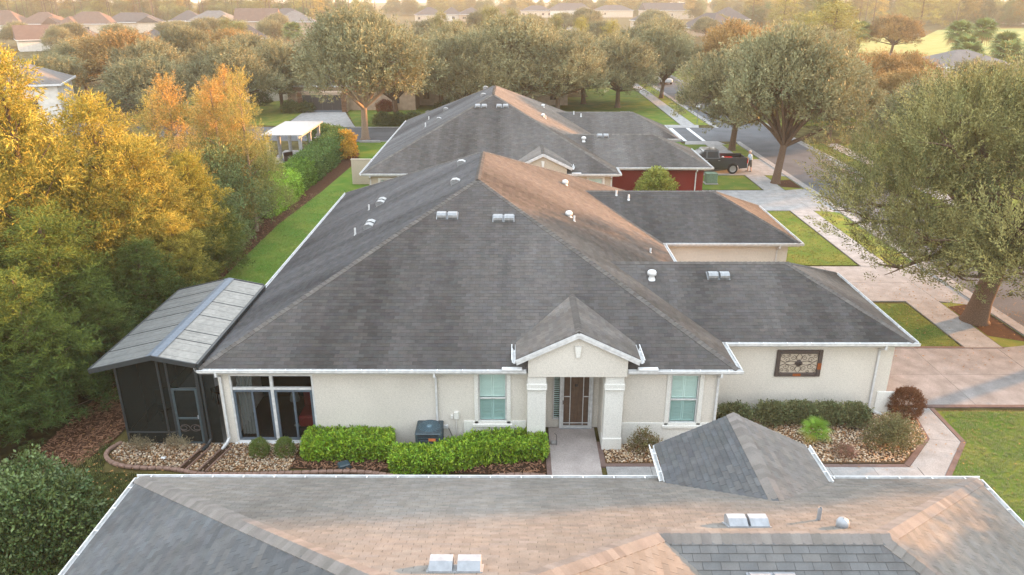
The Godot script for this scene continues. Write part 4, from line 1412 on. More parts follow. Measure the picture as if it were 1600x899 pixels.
	for k in 2:
		var c := thing("patio_chair", ["dark patio chair behind the porch screen, left of the screen door", "dark patio chair deep in the porch behind the screen door"][k], "chair", [-11.9, -10.5][k], [22.6, 23.8][k], [0.6, -0.8][k], "chairs in the screened porch", 0.03)
		ox = 0; od = 0
		var m := MB.new()
		m.cbox(Vector3(0, 0.42, 0), Vector3(0.56, 0.08, 0.54), 0.02)
		obj("seat", m, M.wicker, c)
		m = MB.new()
		m.cbox(Vector3(0, 0.72, -0.26), Vector3(0.56, 0.56, 0.06), 0.02, Basis(Vector3.RIGHT, -0.15))
		obj("backrest", m, M.wicker, c)
		for s in [Vector2(-1, -1), Vector2(1, -1), Vector2(-1, 1), Vector2(1, 1)]:
			m = MB.new()
			m.cbox(Vector3(s.x * 0.25, 0.19, s.y * 0.24), Vector3(0.045, 0.38, 0.045), 0.006)
			obj("leg", m, M.wicker, c)

func splash_channel() -> void:
	# two dark troughs that lead the downspout water through the gravel
	for k in 2:
		var mb := MB.new()
		var a := Vector2([-9.86, -9.20][k], 20.75)
		var b := Vector2([-10.18, -9.52][k], 19.40)
		var d := (b - a).normalized()
		var z := Vector3(d.x, 0, -d.y)
		var x := Vector3.UP.cross(z)
		ox = a.x; od = a.y
		var o := Node3D.new()
		o.name = numbered("splash_channel")
		add_child(o)
		o.position = Vector3(a.x, 0, -a.y)
		tag(o, ["dark wet drainage trough under the black downspout", "dark drainage trough under the white corner downspout"][k], "trough", "drainage troughs in the gravel bed")
		var l := a.distance_to(b)
		mb.box(z * l * 0.5 + Vector3(0, 0.055, 0), Vector3(0.20, 0.012, l), Basis(x, Vector3.UP, z))
		obj("base", mb, M.mulch_dark, o)
		for s in [-1, 1]:
			mb = MB.new()
			mb.cbox(z * l * 0.5 + x * 0.12 * s + Vector3(0, 0.065, 0), Vector3(0.035, 0.07, l), 0.008, Basis(x, Vector3.UP, z))
			obj("side", mb, M.edging, o)


# ---------------------------------------------------------------- things round the villa
func air_conditioner() -> void:
	var t := thing("air_conditioner", "dark blue outdoor air conditioner behind the clipped hedge", "air conditioner", -2.68, 20.6)
	ox = 0; od = 0
	var mb := MB.new()
	mb.cbox(Vector3(0, 0.05, 0), Vector3(0.90, 0.08, 0.90), 0.01)
	obj("pad", mb, M.concrete, t)
	mb = MB.new()
	mb.cbox(Vector3(0, 0.44, 0), Vector3(0.70, 0.68, 0.70), 0.05)
	obj("coil", mb, M.black_trim, t)
	for s in 4:
		var bs := Basis(Vector3.UP, s * PI / 2)
		mb = MB.new()
		mb.cbox(bs * Vector3(0.36, 0.46, 0.36), Vector3(0.09, 0.72, 0.09), 0.02)
		obj("corner_post", mb, M.ac_paint, t)
		for k in 11:
			mb = MB.new()
			mb.box(bs * Vector3(0, 0.16 + k * 0.058, 0.375), Vector3(0.64, 0.034, 0.03), bs * Basis(Vector3.RIGHT, 0.5))
			obj("louvre", mb, M.ac_paint, t)
	mb = MB.new()
	mb.cbox(Vector3(0, 0.845, 0), Vector3(0.84, 0.07, 0.84), 0.03)
	obj("top_cover", mb, M.ac_paint, t)
	mb = MB.new()
	mb.lathe(PackedVector2Array([Vector2(0.40, 0.87), Vector2(0.40, 0.90), Vector2(0.37, 0.91), Vector2(0.33, 0.882), Vector2(0.01, 0.882)]), 40)
	obj("fan_ring", mb, M.ac_paint, t)
	mb = MB.new()
	for k in 6:
		var p := PackedVector3Array()
		var r := PackedFloat32Array()
		for q in 33:
			var a := TAU * q / 32.0
			var rr := 0.09 + k * 0.047
			p.append(Vector3(cos(a) * rr, 0.905 + 0.02 * (1.0 - rr / 0.4), sin(a) * rr))
			r.append(0.006)
		mb.tube(p, r, 5, false)
	for k in 20:
		var a := TAU * k / 20.0
		mb.bar(Vector3(cos(a) * 0.06, 0.922, sin(a) * 0.06), Vector3(cos(a + 0.25) * 0.385, 0.898, sin(a + 0.25) * 0.385), 0.007, 0.007)
	obj("grille", mb, M.ac_grille, t)
	mb = MB.new()
	mb.lathe(PackedVector2Array([Vector2(0.085, 0.90), Vector2(0.085, 0.935), Vector2(0.05, 0.945), Vector2(0.005, 0.947)]), 20)
	obj("fan_hub", mb, M.ac_grille, t)
	mb = MB.new()
	mb.box(Vector3(0.12, 0.66, 0.405), Vector3(0.22, 0.10, 0.004))
	obj("label_plate", mb, M.sticker, t)

func wall_fittings() -> void:
	var t := thing("meter_box", "small beige meter box with conduit on the wall beside the shuttered window", "meter box", -1.87, 21.0, 0.0, "", 0.9)
	ox = 0; od = 0
	var mb := MB.new()
	mb.cbox(Vector3(0.02, 0.17, 0.0), Vector3(0.16, 0.26, 0.1), 0.012)
	obj("box", mb, M.stucco_cream, t)
	mb = MB.new()
	mb.cbox(Vector3(-0.12, 0.12, 0.0), Vector3(0.09, 0.14, 0.08), 0.01)
	obj("junction", mb, M.soffit, t)
	mb = MB.new()
	mb.tube(PackedVector3Array([Vector3(0.02, 0.04, 0), Vector3(0.02, -0.85, 0)]), PackedFloat32Array([0.014, 0.014]), 8)
	obj("conduit", mb, M.soffit, t)
	t = thing("cable_box", "small white cable box on the wall above the air conditioner", "cable box", -2.2, 21.0, 0.0, "", 0.58)
	ox = 0; od = 0
	mb = MB.new()
	mb.cbox(Vector3(0, 0.07, 0), Vector3(0.16, 0.12, 0.09), 0.012)
	obj("box", mb, M.white, t)
	mb = MB.new()
	mb.tube(PackedVector3Array([Vector3(0.09, 0.02, 0), Vector3(0.2, -0.25, 0.06), Vector3(0.1, -0.42, 0.15), Vector3(-0.15, -0.45, 0.2)]), PackedFloat32Array([0.012, 0.012, 0.012, 0.012]), 6)
	obj("hose", mb, M.black_trim, t)
	t = thing("garden_light", "dark plastic box lying in mulch before the left hedge", "box", -5.26, 19.72)
	ox = 0; od = 0
	mb = MB.new()
	mb.cbox(Vector3(0, 0.07, 0), Vector3(0.34, 0.13, 0.30), 0.03, Basis(Vector3.UP, 0.5))
	obj("cover", mb, M.ac_paint, t)
	mb = MB.new()
	mb.cbox(Vector3(0, 0.02, 0), Vector3(0.40, 0.03, 0.36), 0.008, Basis(Vector3.UP, 0.5))
	obj("base", mb, M.black_trim, t)
	t = thing("paper_scrap", "crumpled white paper scrap on the gravel beside the porch", "litter", -11.0, 20.1)
	ox = 0; od = 0
	mb = MB.new()
	var rr := RandomNumberGenerator.new()
	rr.seed = 9
	for k in 9:
		var a := TAU * k / 9.0
		var b := TAU * (k + 1) / 9.0
		mb.tri(Vector3(0, 0.10, 0), Vector3(cos(a) * 0.1, 0.04 + 0.03 * (k % 2), sin(a) * 0.08), Vector3(cos(b) * 0.1, 0.04 + 0.03 * ((k + 1) % 2), sin(b) * 0.08))
	obj("sheet", mb, M.white, t)
	t = thing("doormat_rock", "small grey rock with a wire hook at the corner of the entry walk", "rock", 1.28, 21.0)
	ox = 0; od = 0
	mb = MB.new()
	mb.cbox(Vector3(0, 0.06, 0), Vector3(0.22, 0.12, 0.16), 0.04)
	obj("stone", mb, M.concrete, t)
	mb = MB.new()
	mb.tube(PackedVector3Array([Vector3(0.08, 0.02, 0.1), Vector3(0.08, 0.4, 0.1), Vector3(0.02, 0.46, 0.1)]), PackedFloat32Array([0.008, 0.008, 0.008]), 6)
	obj("hook", mb, M.black_trim, t)

# framed wrought-iron scrollwork hung on the garage wall
func wall_art() -> void:
	var t := thing("wall_art", "framed wrought iron scrollwork panel hung on the beige garage wall", "wall art", 9.66, 22.99, 0.0, "", 1.43)
	ox = 0; od = 0
	var w := 1.55
	var h := 1.0
	var mb := MB.new()
	for q in [[-w * 0.5 + 0.07, 0.5, 0.14, h], [w * 0.5 - 0.07, 0.5, 0.14, h], [0, 0.07, w - 0.28, 0.14], [0, h - 0.07, w - 0.28, 0.14]]:
		mb.cbox(Vector3(q[0], q[1], 0.0), Vector3(q[2], q[3], 0.06), 0.012)
	obj("frame", mb, M.wrought, t)
	mb = MB.new()
	mb.box(Vector3(0, 0.5, -0.035), Vector3(w - 0.2, h - 0.2, 0.01))
	obj("backing", mb, M.stucco_tan, t)
	mb = MB.new()
	var spiral := func(c: Vector2, r0: float, a0: float, sg: float) -> void:
		var p := PackedVector3Array()
		var r := PackedFloat32Array()
		for k in 20:
			var a := a0 + sg * k * 0.42
			var rr := r0 * (1.0 - k / 24.0)
			p.append(Vector3(c.x + cos(a) * rr, c.y + sin(a) * rr, -0.012))
			r.append(0.0075)
		mb.tube(p, r, 5, true)
	for sx in [-1.0, 1.0]:
		for sy in [-1.0, 1.0]:
			spiral.call(Vector2(sx * 0.20, 0.5 + sy * 0.20), 0.10, PI * 0.5 * sy, sx * sy)
			spiral.call(Vector2(sx * 0.40, 0.5 + sy * 0.12), 0.11, 0.0 if sx > 0 else PI, sx * sy)
			spiral.call(Vector2(sx * 0.54, 0.5 + sy * 0.27), 0.085, PI * 0.5 * sy, -sx * sy)
			spiral.call(Vector2(sx * 0.34, 0.5 + sy * 0.30), 0.06, PI, -sx * sy)
			mb.tube(PackedVector3Array([Vector3(sx * 0.08, 0.5 + sy * 0.05, -0.012), Vector3(sx * 0.28, 0.5 + sy * 0.08, -0.012), Vector3(sx * 0.46, 0.5 + sy * 0.02, -0.012), Vector3(sx * 0.62, 0.5 + sy * 0.10, -0.012)]), PackedFloat32Array([0.01, 0.01, 0.01, 0.01]), 5)
			mb.tube(PackedVector3Array([Vector3(sx * 0.05, 0.5 + sy * 0.08, -0.012), Vector3(sx * 0.10, 0.5 + sy * 0.24, -0.012), Vector3(sx * 0.03, 0.5 + sy * 0.34, -0.012)]), PackedFloat32Array([0.01, 0.01, 0.01]), 5)
	obj("scrollwork", mb, M.wrought, t)
	mb = MB.new()
	mb.cbox(Vector3(0, 0.5, -0.005), Vector3(0.21, 0.21, 0.03), 0.01, Basis(Vector3.BACK, PI / 4))
	for k in 3:
		mb.lathe(PackedVector2Array([Vector2(0.10 - k * 0.03, 0.0), Vector2(0.105 - k * 0.03, 0.02 + k * 0.004), Vector2(0.085 - k * 0.03, 0.02 + k * 0.004)]), 20, Transform3D(Basis(Vector3.RIGHT, PI / 2), Vector3(0, 0.5, 0.0)))
	obj("medallion", mb, M.wrought, t)
	mb = MB.new()
	mb.box(Vector3(w * 0.5 - 0.07, 0.40, 0.031), Vector3(0.135, 0.24, 0.004))
	mb.box(Vector3(-0.02, 0.07, 0.031), Vector3(0.27, 0.10, 0.004))
	obj("rust_patch", mb, M.rust, t)


# ---------------------------------------------------------------- leaves, twigs and crowns
class Leaves:
	var v := PackedVector3Array()
	var c := PackedColorArray()
	var tmpl := []      # twig shapes along +y
	var tint := []      # one colour array per twig shape and tone

	func mesh() -> ArrayMesh:
		var arr := []
		arr.resize(Mesh.ARRAY_MAX)
		arr[Mesh.ARRAY_VERTEX] = v
		arr[Mesh.ARRAY_COLOR] = c
		var m := ArrayMesh.new()
		m.add_surface_from_arrays(Mesh.PRIMITIVE_TRIANGLES, arr)
		return m

	func add(k: int, t: int, xf: Transform3D) -> void:
		var p: PackedVector3Array = tmpl[k]
		v.append_array(xf * p)
		c.append_array(tint[k][t])

func blade(v: PackedVector3Array, p: Vector3, d: Vector3, s: Vector3, len: float, wid: float, diamond: bool) -> void:
	if diamond:
		var m := p + d * len * 0.45
		v.append(p); v.append(m + s * wid * 0.5); v.append(p + d * len)
		v.append(p); v.append(p + d * len); v.append(m - s * wid * 0.5)
	else:
		v.append(p - s * wid * 0.5); v.append(p + s * wid * 0.5); v.append(p + d * len)

func rdir(r: RandomNumberGenerator) -> Vector3:
	var y := r.randf_range(-1, 1)
	var a := r.randf_range(0, TAU)
	var q := sqrt(1.0 - y * y)
	return Vector3(cos(a) * q, y, sin(a) * q)

# kinds of twig: leaves spread along a stem of length 1
func twig(r: RandomNumberGenerator, n: int, len: float, wid: float, spread: float, diamond := true) -> PackedVector3Array:
	var v := PackedVector3Array()
	for k in n:
		var t := (k + r.randf()) / n
		var a := r.randf_range(0, TAU)
		var out := Vector3(cos(a), 0, sin(a))
		var p := Vector3(0, t, 0) + out * r.randf_range(0, spread * 0.55) * (1.0 - t * 0.6)
		var d := (out * spread + Vector3(0, 0.75, 0) + rdir(r) * 0.5).normalized()
		var s := d.cross(rdir(r)).normalized()
		blade(v, p, d, s, len * r.randf_range(0.7, 1.25), wid * r.randf_range(0.7, 1.3), diamond)
	return v

# flat feathery plume of an evergreen: side shoots with fine scales
func plume(r: RandomNumberGenerator, shoots: int, per: int, len: float, wid: float) -> PackedVector3Array:
	var v := PackedVector3Array()
	for k in shoots:
		var t := (k + 0.5) / shoots
		var a := r.randf_range(0, TAU)
		var out := Vector3(cos(a), 0.0, sin(a))
		var ln := (1.0 - t) * 0.42 + 0.12
		var dir := (out + Vector3(0, r.randf_range(0.5, 1.2), 0)).normalized()
		for q in per:
			var p := Vector3(0, t * 0.85, 0) + dir * ln * (q + 0.3) / per
			var d := (dir + rdir(r) * 0.55).normalized()
			var s := d.cross(rdir(r)).normalized()
			blade(v, p, d, s, len * r.randf_range(0.7, 1.3), wid * r.randf_range(0.7, 1.3), false)
	return v

func leaves(twigs: Array, tones: Array) -> Leaves:
	var l := Leaves.new()
	for tw in twigs:
		l.tmpl.append(tw)
		var row := []
		for t in tones:
			var pc := PackedColorArray()
			pc.resize(tw.size())
			var col: Color = t
			for q in tw.size():
				if q % 6 == 0:
					var g := rng.randf_range(0.75, 1.28)
					col = Color(t.r * g, t.g * g, t.b * g)
				pc[q] = col
			row.append(pc)
		l.tint.append(row)
	return l

func along(d: Vector3, sc: float, roll: float) -> Basis:
	var x := d.cross(Vector3(0.37, 0.11, 0.92)).normalized()
	var z := x.cross(d)
	return Basis(x, d, z).rotated(d, roll).scaled(Vector3.ONE * sc)

# twigs over the outside of a set of lobes [centre, radius, flattening]
func fill(l: Leaves, r: RandomNumberGenerator, lobes: Array, n: int, smin: float, smax: float, up: float, loose: float, tones: int, top_tones := -1, low := -0.55, inner := 0.62) -> void:
	var w := []
	var sum := 0.0
	for b in lobes:
		sum += b[1] * b[1]
		w.append(sum)
	for k in n:
		var x := r.randf() * sum
		var j := 0
		while w[j] < x: j += 1
		var b: Array = lobes[j]
		var d := rdir(r)
		if d.y < low: d.y = -d.y
		var q := r.randf_range(inner, 1.03)
		var p: Vector3 = b[0] + Vector3(d.x, d.y * b[2], d.z) * (b[1] * q)
		var o := (d + Vector3(0, up, 0) + rdir(r) * loose).normalized()
		var t := r.randi() % tones
		if b.size() > 3: t = clampi(int(b[3]) + r.randi() % 5 - 2, 0, tones - 1)
		l.add(r.randi() % l.tmpl.size(), t, Transform3D(along(o, r.randf_range(smin, smax), r.randf_range(0, TAU)), p))

func limb(mb: MB, a: Vector3, b: Vector3, r0: float, r1: float, bend: Vector3, sides := 6) -> void:
	var p := PackedVector3Array()
	var r := PackedFloat32Array()
	for k in 6:
		var t := k / 5.0
		p.append(a.lerp(b, t) + bend * sin(t * PI))
		r.append(lerpf(r0, r1, t))
	mb.tube(p, r, sides, false)

func trunk_mesh(r: RandomNumberGenerator, lobes: Array, h: float, rad: float, lean: Vector3, twigs: bool) -> MB:
	var mb := MB.new()
	var top := Vector3(0, h, 0) + lean
	var p := PackedVector3Array([Vector3(0, -0.1, 0), Vector3(0, 0.12, 0), Vector3(0, h * 0.3, 0) + lean * 0.2, Vector3(0, h * 0.7, 0) + lean * 0.7, top])
	mb.tube(p, PackedFloat32Array([rad * 1.75, rad * 1.25, rad, rad * 0.92, rad * 0.85]), 12, true)
	for b in lobes:
		var c: Vector3 = b[0]
		limb(mb, top - Vector3(0, 0.15, 0), c, rad * 0.55, rad * 0.13, rdir(r) * 0.25 + Vector3(0, 0.15, 0), 6)
		if twigs:
			for k in 4:
				var d := rdir(r)
				d.y = absf(d.y) * 0.8
				limb(mb, c, c + Vector3(d.x, d.y * b[2], d.z) * b[1] * 0.97, rad * 0.13, rad * 0.03, rdir(r) * 0.15, 4)
	return mb

# a broad live oak of about 10 m by 11 m
func oak_lobes(r: RandomNumberGenerator, n: int, R: float, y0: float, y1: float, size: float) -> Array:
	var lobes := []
	for k in n:
		var f := (k + 0.5) / n
		var el := asin(f)                      # even over the upper half
		var az := k * 2.39996 + r.randf_range(-0.3, 0.3)
		var q := r.randf_range(0.52, 0.88)
		var yy := lerpf(y0, y1, sin(el) * 0.80) + r.randf_range(-0.3, 0.3)
		lobes.append([Vector3(cos(az) * cos(el) * R * q, yy, sin(az) * cos(el) * R * q), R * size * r.randf_range(0.7, 1.35), r.randf_range(0.6, 0.85), float(r.randi() % 9)])
	lobes.append([Vector3(0, lerpf(y0, y1, 0.45), 0), R * 0.5, 0.8, 3.0])
	return lobes

func tones(base: Color, n: int, dv: float, warm: Color, share: float) -> Array:
	var out := []
	for k in n:
		var g := rng.randf_range(1.0 - dv, 1.0 + dv)
		var c := base.lerp(warm, rng.randf() * share)
		out.append(Color(c.r * g, c.g * g, c.b * g))
	out.sort_custom(func(a, b): return a.get_luminance() < b.get_luminance())
	return out

func ramp(a: Color, b: Color, n: int) -> Array:
	var out := []
	for k in n:
		var g := rng.randf_range(0.85, 1.15)
		var c := a.lerp(b, pow(k / (n - 1.0), 1.5))
		out.append(Color(c.r * g, c.g * g, c.b * g))
	return out

func tree(called: String, X: float, D: float, label: String, cat: String, crown: Mesh, cm: Material, trunk: Mesh, tm: Material, sc: Vector3, turn: float, group := "") -> Node3D:
	var t := thing(called, label, cat, X, D, turn, group)
	t.scale = sc
	put(trunk, "trunk", tm, t)
	put(crown, "crown", cm, t)
	return t

var oaks := []        # [crown, trunk] of each variant, 10 m high
func make_oaks() -> void:
	for k in 4:
		var r := RandomNumberGenerator.new()
		r.seed = 100 + k
		var lb := oak_lobes(r, [21, 18, 24, 20][k], 5.4, [3.1, 3.3, 4.3, 3.1][k], 9.4, [0.32, 0.36, 0.29, 0.33][k])
		var tw := []
		for q in 3: tw.append(twig(r, 26, 0.26, 0.085, 0.55))
		var l := leaves(tw, tones(Color(0.155, 0.165, 0.092), 9, 0.42, Color(0.28, 0.225, 0.11), 0.6))
		fill(l, r, lb, 2200, 0.7, 1.3, 0.55, 0.55, 9)
		var l2 := leaves([twig(r, 34, 0.12, 0.036, 0.22), twig(r, 34, 0.12, 0.036, 0.28)], tones(Color(0.21, 0.21, 0.115), 9, 0.3, Color(0.32, 0.25, 0.12), 0.6))
		l2.v = l.v
		l2.c = l.c
		fill(l2, r, lb, 560, 1.2, 2.0, 1.0, 0.35, 9, -1, -0.1, 0.8)
		l = l2
		var tm := trunk_mesh(r, lb, 2.7, 0.30, Vector3(r.randf_range(-0.3, 0.3), 0, r.randf_range(-0.3, 0.3)), true)
		oaks.append([l.mesh(), tm.mesh()])

func oak(X: float, D: float, H: float, R: float, label: String, k := -1, mt := "leaf", group := "oaks of the neighbourhood") -> void:
	var v: Array = oaks[k if k >= 0 else rng.randi() % 4]
	tree("live_oak", X, D, label, "tree", v[0], M[mt], v[1], M.bark_pale if X < -15.0 and D < 77.0 else M.bark, Vector3(R / 5.6, H / 10.6, R / 5.6), rf(0, TAU), group)

func near_oak() -> void:
	var r := RandomNumberGenerator.new()
	r.seed = 77
	var lb := oak_lobes(r, 32, 6.2, 3.8, 9.7, 0.27)
	lb.append([Vector3(-5.4, 4.4, 0.6), 1.6, 0.7, 6.0])
	lb.append([Vector3(-4.9, 3.2, 2.6), 1.3, 0.7, 3.0])
	lb.append([Vector3(-4.3, 3.7, 1.6), 1.7, 0.7, 2.0])
	for q in [[-1.6, 3.0, 1.6], [1.2, 2.9, 2.6], [0.2, 3.1, -1.2], [-2.6, 3.5, 1.5], [-3.7, 3.4, 2.1], [2.4, 3.1, 0.6], [-2.2, 3.0, 3.0]]:
		lb.append([Vector3(q[0], q[1], q[2]), 1.25, 0.75, float(r.randi() % 9)])
	lb.append([Vector3(-3.0, 3.1, 2.8), 1.4, 0.7, 5.0])
	lb.append([Vector3(-0.5, 3.3, 3.9), 1.6, 0.7, 7.0])
	lb.append([Vector3(2.6, 3.6, 3.2), 1.7, 0.7, 1.0])
	var tw := []
	for q in 5: tw.append(twig(r, 52, 0.115, 0.038, 0.40))
	var l := leaves(tw, tones(Color(0.165, 0.18, 0.078), 9, 0.44, Color(0.29, 0.22, 0.07), 0.5))
	fill(l, r, lb, 5000, 0.55, 1.15, 0.65, 0.5, 9)
	var l2 := leaves([twig(r, 44, 0.075, 0.022, 0.2), twig(r, 44, 0.075, 0.022, 0.26)], tones(Color(0.20, 0.21, 0.095), 9, 0.3, Color(0.30, 0.23, 0.08), 0.5))
	l2.v = l.v
	l2.c = l.c
	fill(l2, r, lb, 1000, 1.1, 1.8, 1.0, 0.3, 9, -1, -0.3, 0.75)
	l = l2
	var t := tree("live_oak", 20.6, 31.0, "largest near oak over the pavement, filling the right edge of the view", "tree", l.mesh(), M.leaf, trunk_mesh(r, lb, 2.9, 0.40, Vector3(0.35, 0, 0.1), true).mesh(), M.bark, Vector3(1.08, 1.10, 1.08), 0.0, "")
	t.set_meta("group", "oaks of the neighbourhood")

# feathery evergreen of the wood on the left, 10 m high
var cedars := []
func make_cedars() -> void:
	# colour at the foot and at the top of each variant
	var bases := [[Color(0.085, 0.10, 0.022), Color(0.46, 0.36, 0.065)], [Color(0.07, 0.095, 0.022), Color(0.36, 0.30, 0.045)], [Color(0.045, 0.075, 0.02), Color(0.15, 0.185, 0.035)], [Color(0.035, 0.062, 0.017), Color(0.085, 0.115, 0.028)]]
	for k in 4:
		var r := RandomNumberGenerator.new()
		r.seed = 200 + k
		var lobes := []
		var n := 34
		for q in n:
			var f := (q + 0.5) / n
			var y := lerpf(0.9, 9.4, f)
			var rad := 2.5 * pow(1.0 - f, 0.62) * r.randf_range(0.55, 1.05)
			var az := q * 2.39996 + r.randf_range(-0.4, 0.4)
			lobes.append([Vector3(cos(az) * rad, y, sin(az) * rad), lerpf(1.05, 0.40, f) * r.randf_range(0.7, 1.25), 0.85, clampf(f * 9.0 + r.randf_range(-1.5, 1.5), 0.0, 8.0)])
		var tw := []
		for q in 4: tw.append(plume(r, 17, 7, 0.095, 0.032))
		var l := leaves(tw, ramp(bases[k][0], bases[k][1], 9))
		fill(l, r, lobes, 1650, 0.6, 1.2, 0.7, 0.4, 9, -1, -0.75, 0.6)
		var mb := MB.new()
		mb.tube(PackedVector3Array([Vector3(0, -0.1, 0), Vector3(0.05, 3, 0), Vector3(-0.05, 6.5, 0.05), Vector3(0, 9.5, 0)]), PackedFloat32Array([0.22, 0.17, 0.10, 0.03]), 9)
		for b in lobes:
			var c: Vector3 = b[0]
			limb(mb, Vector3(0, maxf(c.y - 0.9, 0.3), 0), c * Vector3(1.15, 1, 1.15) + Vector3(0, 0.2, 0), 0.05, 0.012, Vector3(0, -0.15, 0), 5)
		cedars.append([l.mesh(), mb.mesh()])

func cedar(k: int, X: float, D: float, H: float, R: float, label: String) -> void:
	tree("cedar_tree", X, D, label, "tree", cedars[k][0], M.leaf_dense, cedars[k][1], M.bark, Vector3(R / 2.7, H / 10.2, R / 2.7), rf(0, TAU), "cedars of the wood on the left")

# upright tree in rusty autumn foliage with pale trunk, 9 m high
var cypresses := []
func make_cypresses() -> void:
	for k in 3:
		var r := RandomNumberGenerator.new()
		r.seed = 300 + k
		var lobes := []
		var mb := MB.new()
		mb.tube(PackedVector3Array([Vector3(0, -0.1, 0), Vector3(0.06, 3, 0.03), Vector3(-0.03, 6.0, 0), Vector3(0.02, 8.6, 0)]), PackedFloat32Array([0.17, 0.12, 0.07, 0.02]), 8)
		for q in 26:
			var f := (q + 0.5) / 26.0
			var y := lerpf(1.3, 8.6, f)
			var rad := 1.75 * pow(1.0 - f, 0.7) * r.randf_range(0.6, 1.15)
			var az := q * 2.39996 + r.randf_range(-0.4, 0.4)
			var c := Vector3(cos(az) * rad, y, sin(az) * rad)
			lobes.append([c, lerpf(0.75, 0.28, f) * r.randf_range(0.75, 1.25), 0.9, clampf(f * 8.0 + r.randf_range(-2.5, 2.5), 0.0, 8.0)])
			limb(mb, Vector3(0, y - rad * 0.55, 0), c + Vector3(0, 0.15, 0), 0.045, 0.012, Vector3(0, -0.08, 0), 5)
		var tw := []
		for q in 4: tw.append(twig(r, 30, 0.13, 0.06, 0.55, false))
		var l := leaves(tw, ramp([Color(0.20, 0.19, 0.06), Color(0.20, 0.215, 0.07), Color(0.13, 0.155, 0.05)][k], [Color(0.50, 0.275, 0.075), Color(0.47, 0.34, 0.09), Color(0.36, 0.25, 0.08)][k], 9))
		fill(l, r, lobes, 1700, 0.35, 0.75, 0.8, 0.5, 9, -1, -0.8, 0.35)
		cypresses.append([l.mesh(), mb.mesh()])

func cypress(k: int, X: float, D: float, H: float, R: float, label: String) -> void:
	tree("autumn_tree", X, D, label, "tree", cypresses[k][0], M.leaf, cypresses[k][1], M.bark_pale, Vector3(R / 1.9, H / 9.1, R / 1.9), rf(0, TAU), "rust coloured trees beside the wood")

# broadleaf shrub or small tree from ground up, 4 m
var thickets := []
func make_thickets() -> void:
	for k in 2:
		var r := RandomNumberGenerator.new()
		r.seed = 400 + k
		var lobes := []
		for q in 16:
			var f := (q + 0.5) / 16.0
			var az := q * 2.39996
			var rad := 1.5 * sqrt(1.0 - f * f * 0.9) * r.randf_range(0.5, 1.0)
			lobes.append([Vector3(cos(az) * rad, lerpf(0.6, 3.3, f), sin(az) * rad), r.randf_range(0.65, 1.0), 0.85, float(r.randi() % 9)])
		var tw := []
		for q in 4: tw.append(twig(r, 22, 0.16, 0.085, 0.6))
		var l := leaves(tw, tones([Color(0.12, 0.165, 0.065), Color(0.18, 0.175, 0.07)][k], 9, 0.28, Color(0.19, 0.16, 0.06), 0.45))
		fill(l, r, lobes, 1300, 0.4, 0.75, 0.5, 0.7, 9, -1, -0.8, 0.5)
		var mb := MB.new()
		for q in 5:
			limb(mb, Vector3(0.1 * cos(q * 1.3), -0.05, 0.1 * sin(q * 1.3)), lobes[q * 3][0], 0.06, 0.02, Vector3(0, 0.1, 0), 6)
		thickets.append([l.mesh(), mb.mesh()])

func thicket(k: int, X: float, D: float, H: float, R: float, label: String) -> void:
	tree("broadleaf_shrub", X, D, label, "shrub", thickets[k][0], M.leaf, thickets[k][1], M.bark, Vector3(R / 2.3, H / 4.1, R / 2.3), rf(0, TAU), "broadleaf shrubs along the mulch strip")

# pine with needle clumps at the ends of its boughs, 14 m
var pines := []
func make_pines() -> void:
	for k in 3:
		var r := RandomNumberGenerator.new()
		r.seed = 500 + k
		var lobes := []
		var mb := MB.new()
		mb.tube(PackedVector3Array([Vector3(0, -0.1, 0), Vector3(0.1, 5, 0.05), Vector3(0, 10, 0), Vector3(0.05, 13.4, 0)]), PackedFloat32Array([0.24, 0.18, 0.12, 0.04]), 8)
		var n: int = [22, 26, 18][k]
		for q in n:
			var f := (q + 0.5) / n
			var y := lerpf([5.0, 3.0, 7.5][k], 13.4, f)
			var rad: float = [2.7, 3.2, 2.3][k] * pow(1.0 - f, 0.5) * r.randf_range(0.45, 1.05)
			var az := q * 2.39996 + r.randf_range(-0.4, 0.4)
			var c := Vector3(cos(az) * rad, y, sin(az) * rad)
			lobes.append([c, r.randf_range(0.65, 1.1), 0.75, float(r.randi() % 9)])
			limb(mb, Vector3(0, y - 0.6, 0), c, 0.06, 0.02, Vector3(0, -0.1, 0), 5)
		var tw := []
		for q in 3: tw.append(twig(r, 20, 0.34, 0.07, 0.8, false))
		var l := leaves(tw, tones([Color(0.16, 0.175, 0.07), Color(0.27, 0.25, 0.06), Color(0.18, 0.175, 0.08)][k], 9, 0.28, Color(0.28, 0.22, 0.09), 0.5))
		fill(l, r, lobes, 640, 0.6, 1.1, 0.7, 0.6, 9)
		pines.append([l.mesh(), mb.mesh()])

func pine(k: int, X: float, D: float, H: float, R: float, label: String, group := "pines of the middle distance") -> void:
	tree("pine_tree", X, D, label, "tree", pines[k][0], M.leaf, pines[k][1], M.bark, Vector3(R / 3.3, H / 14.2, R / 3.3), rf(0, TAU), group)

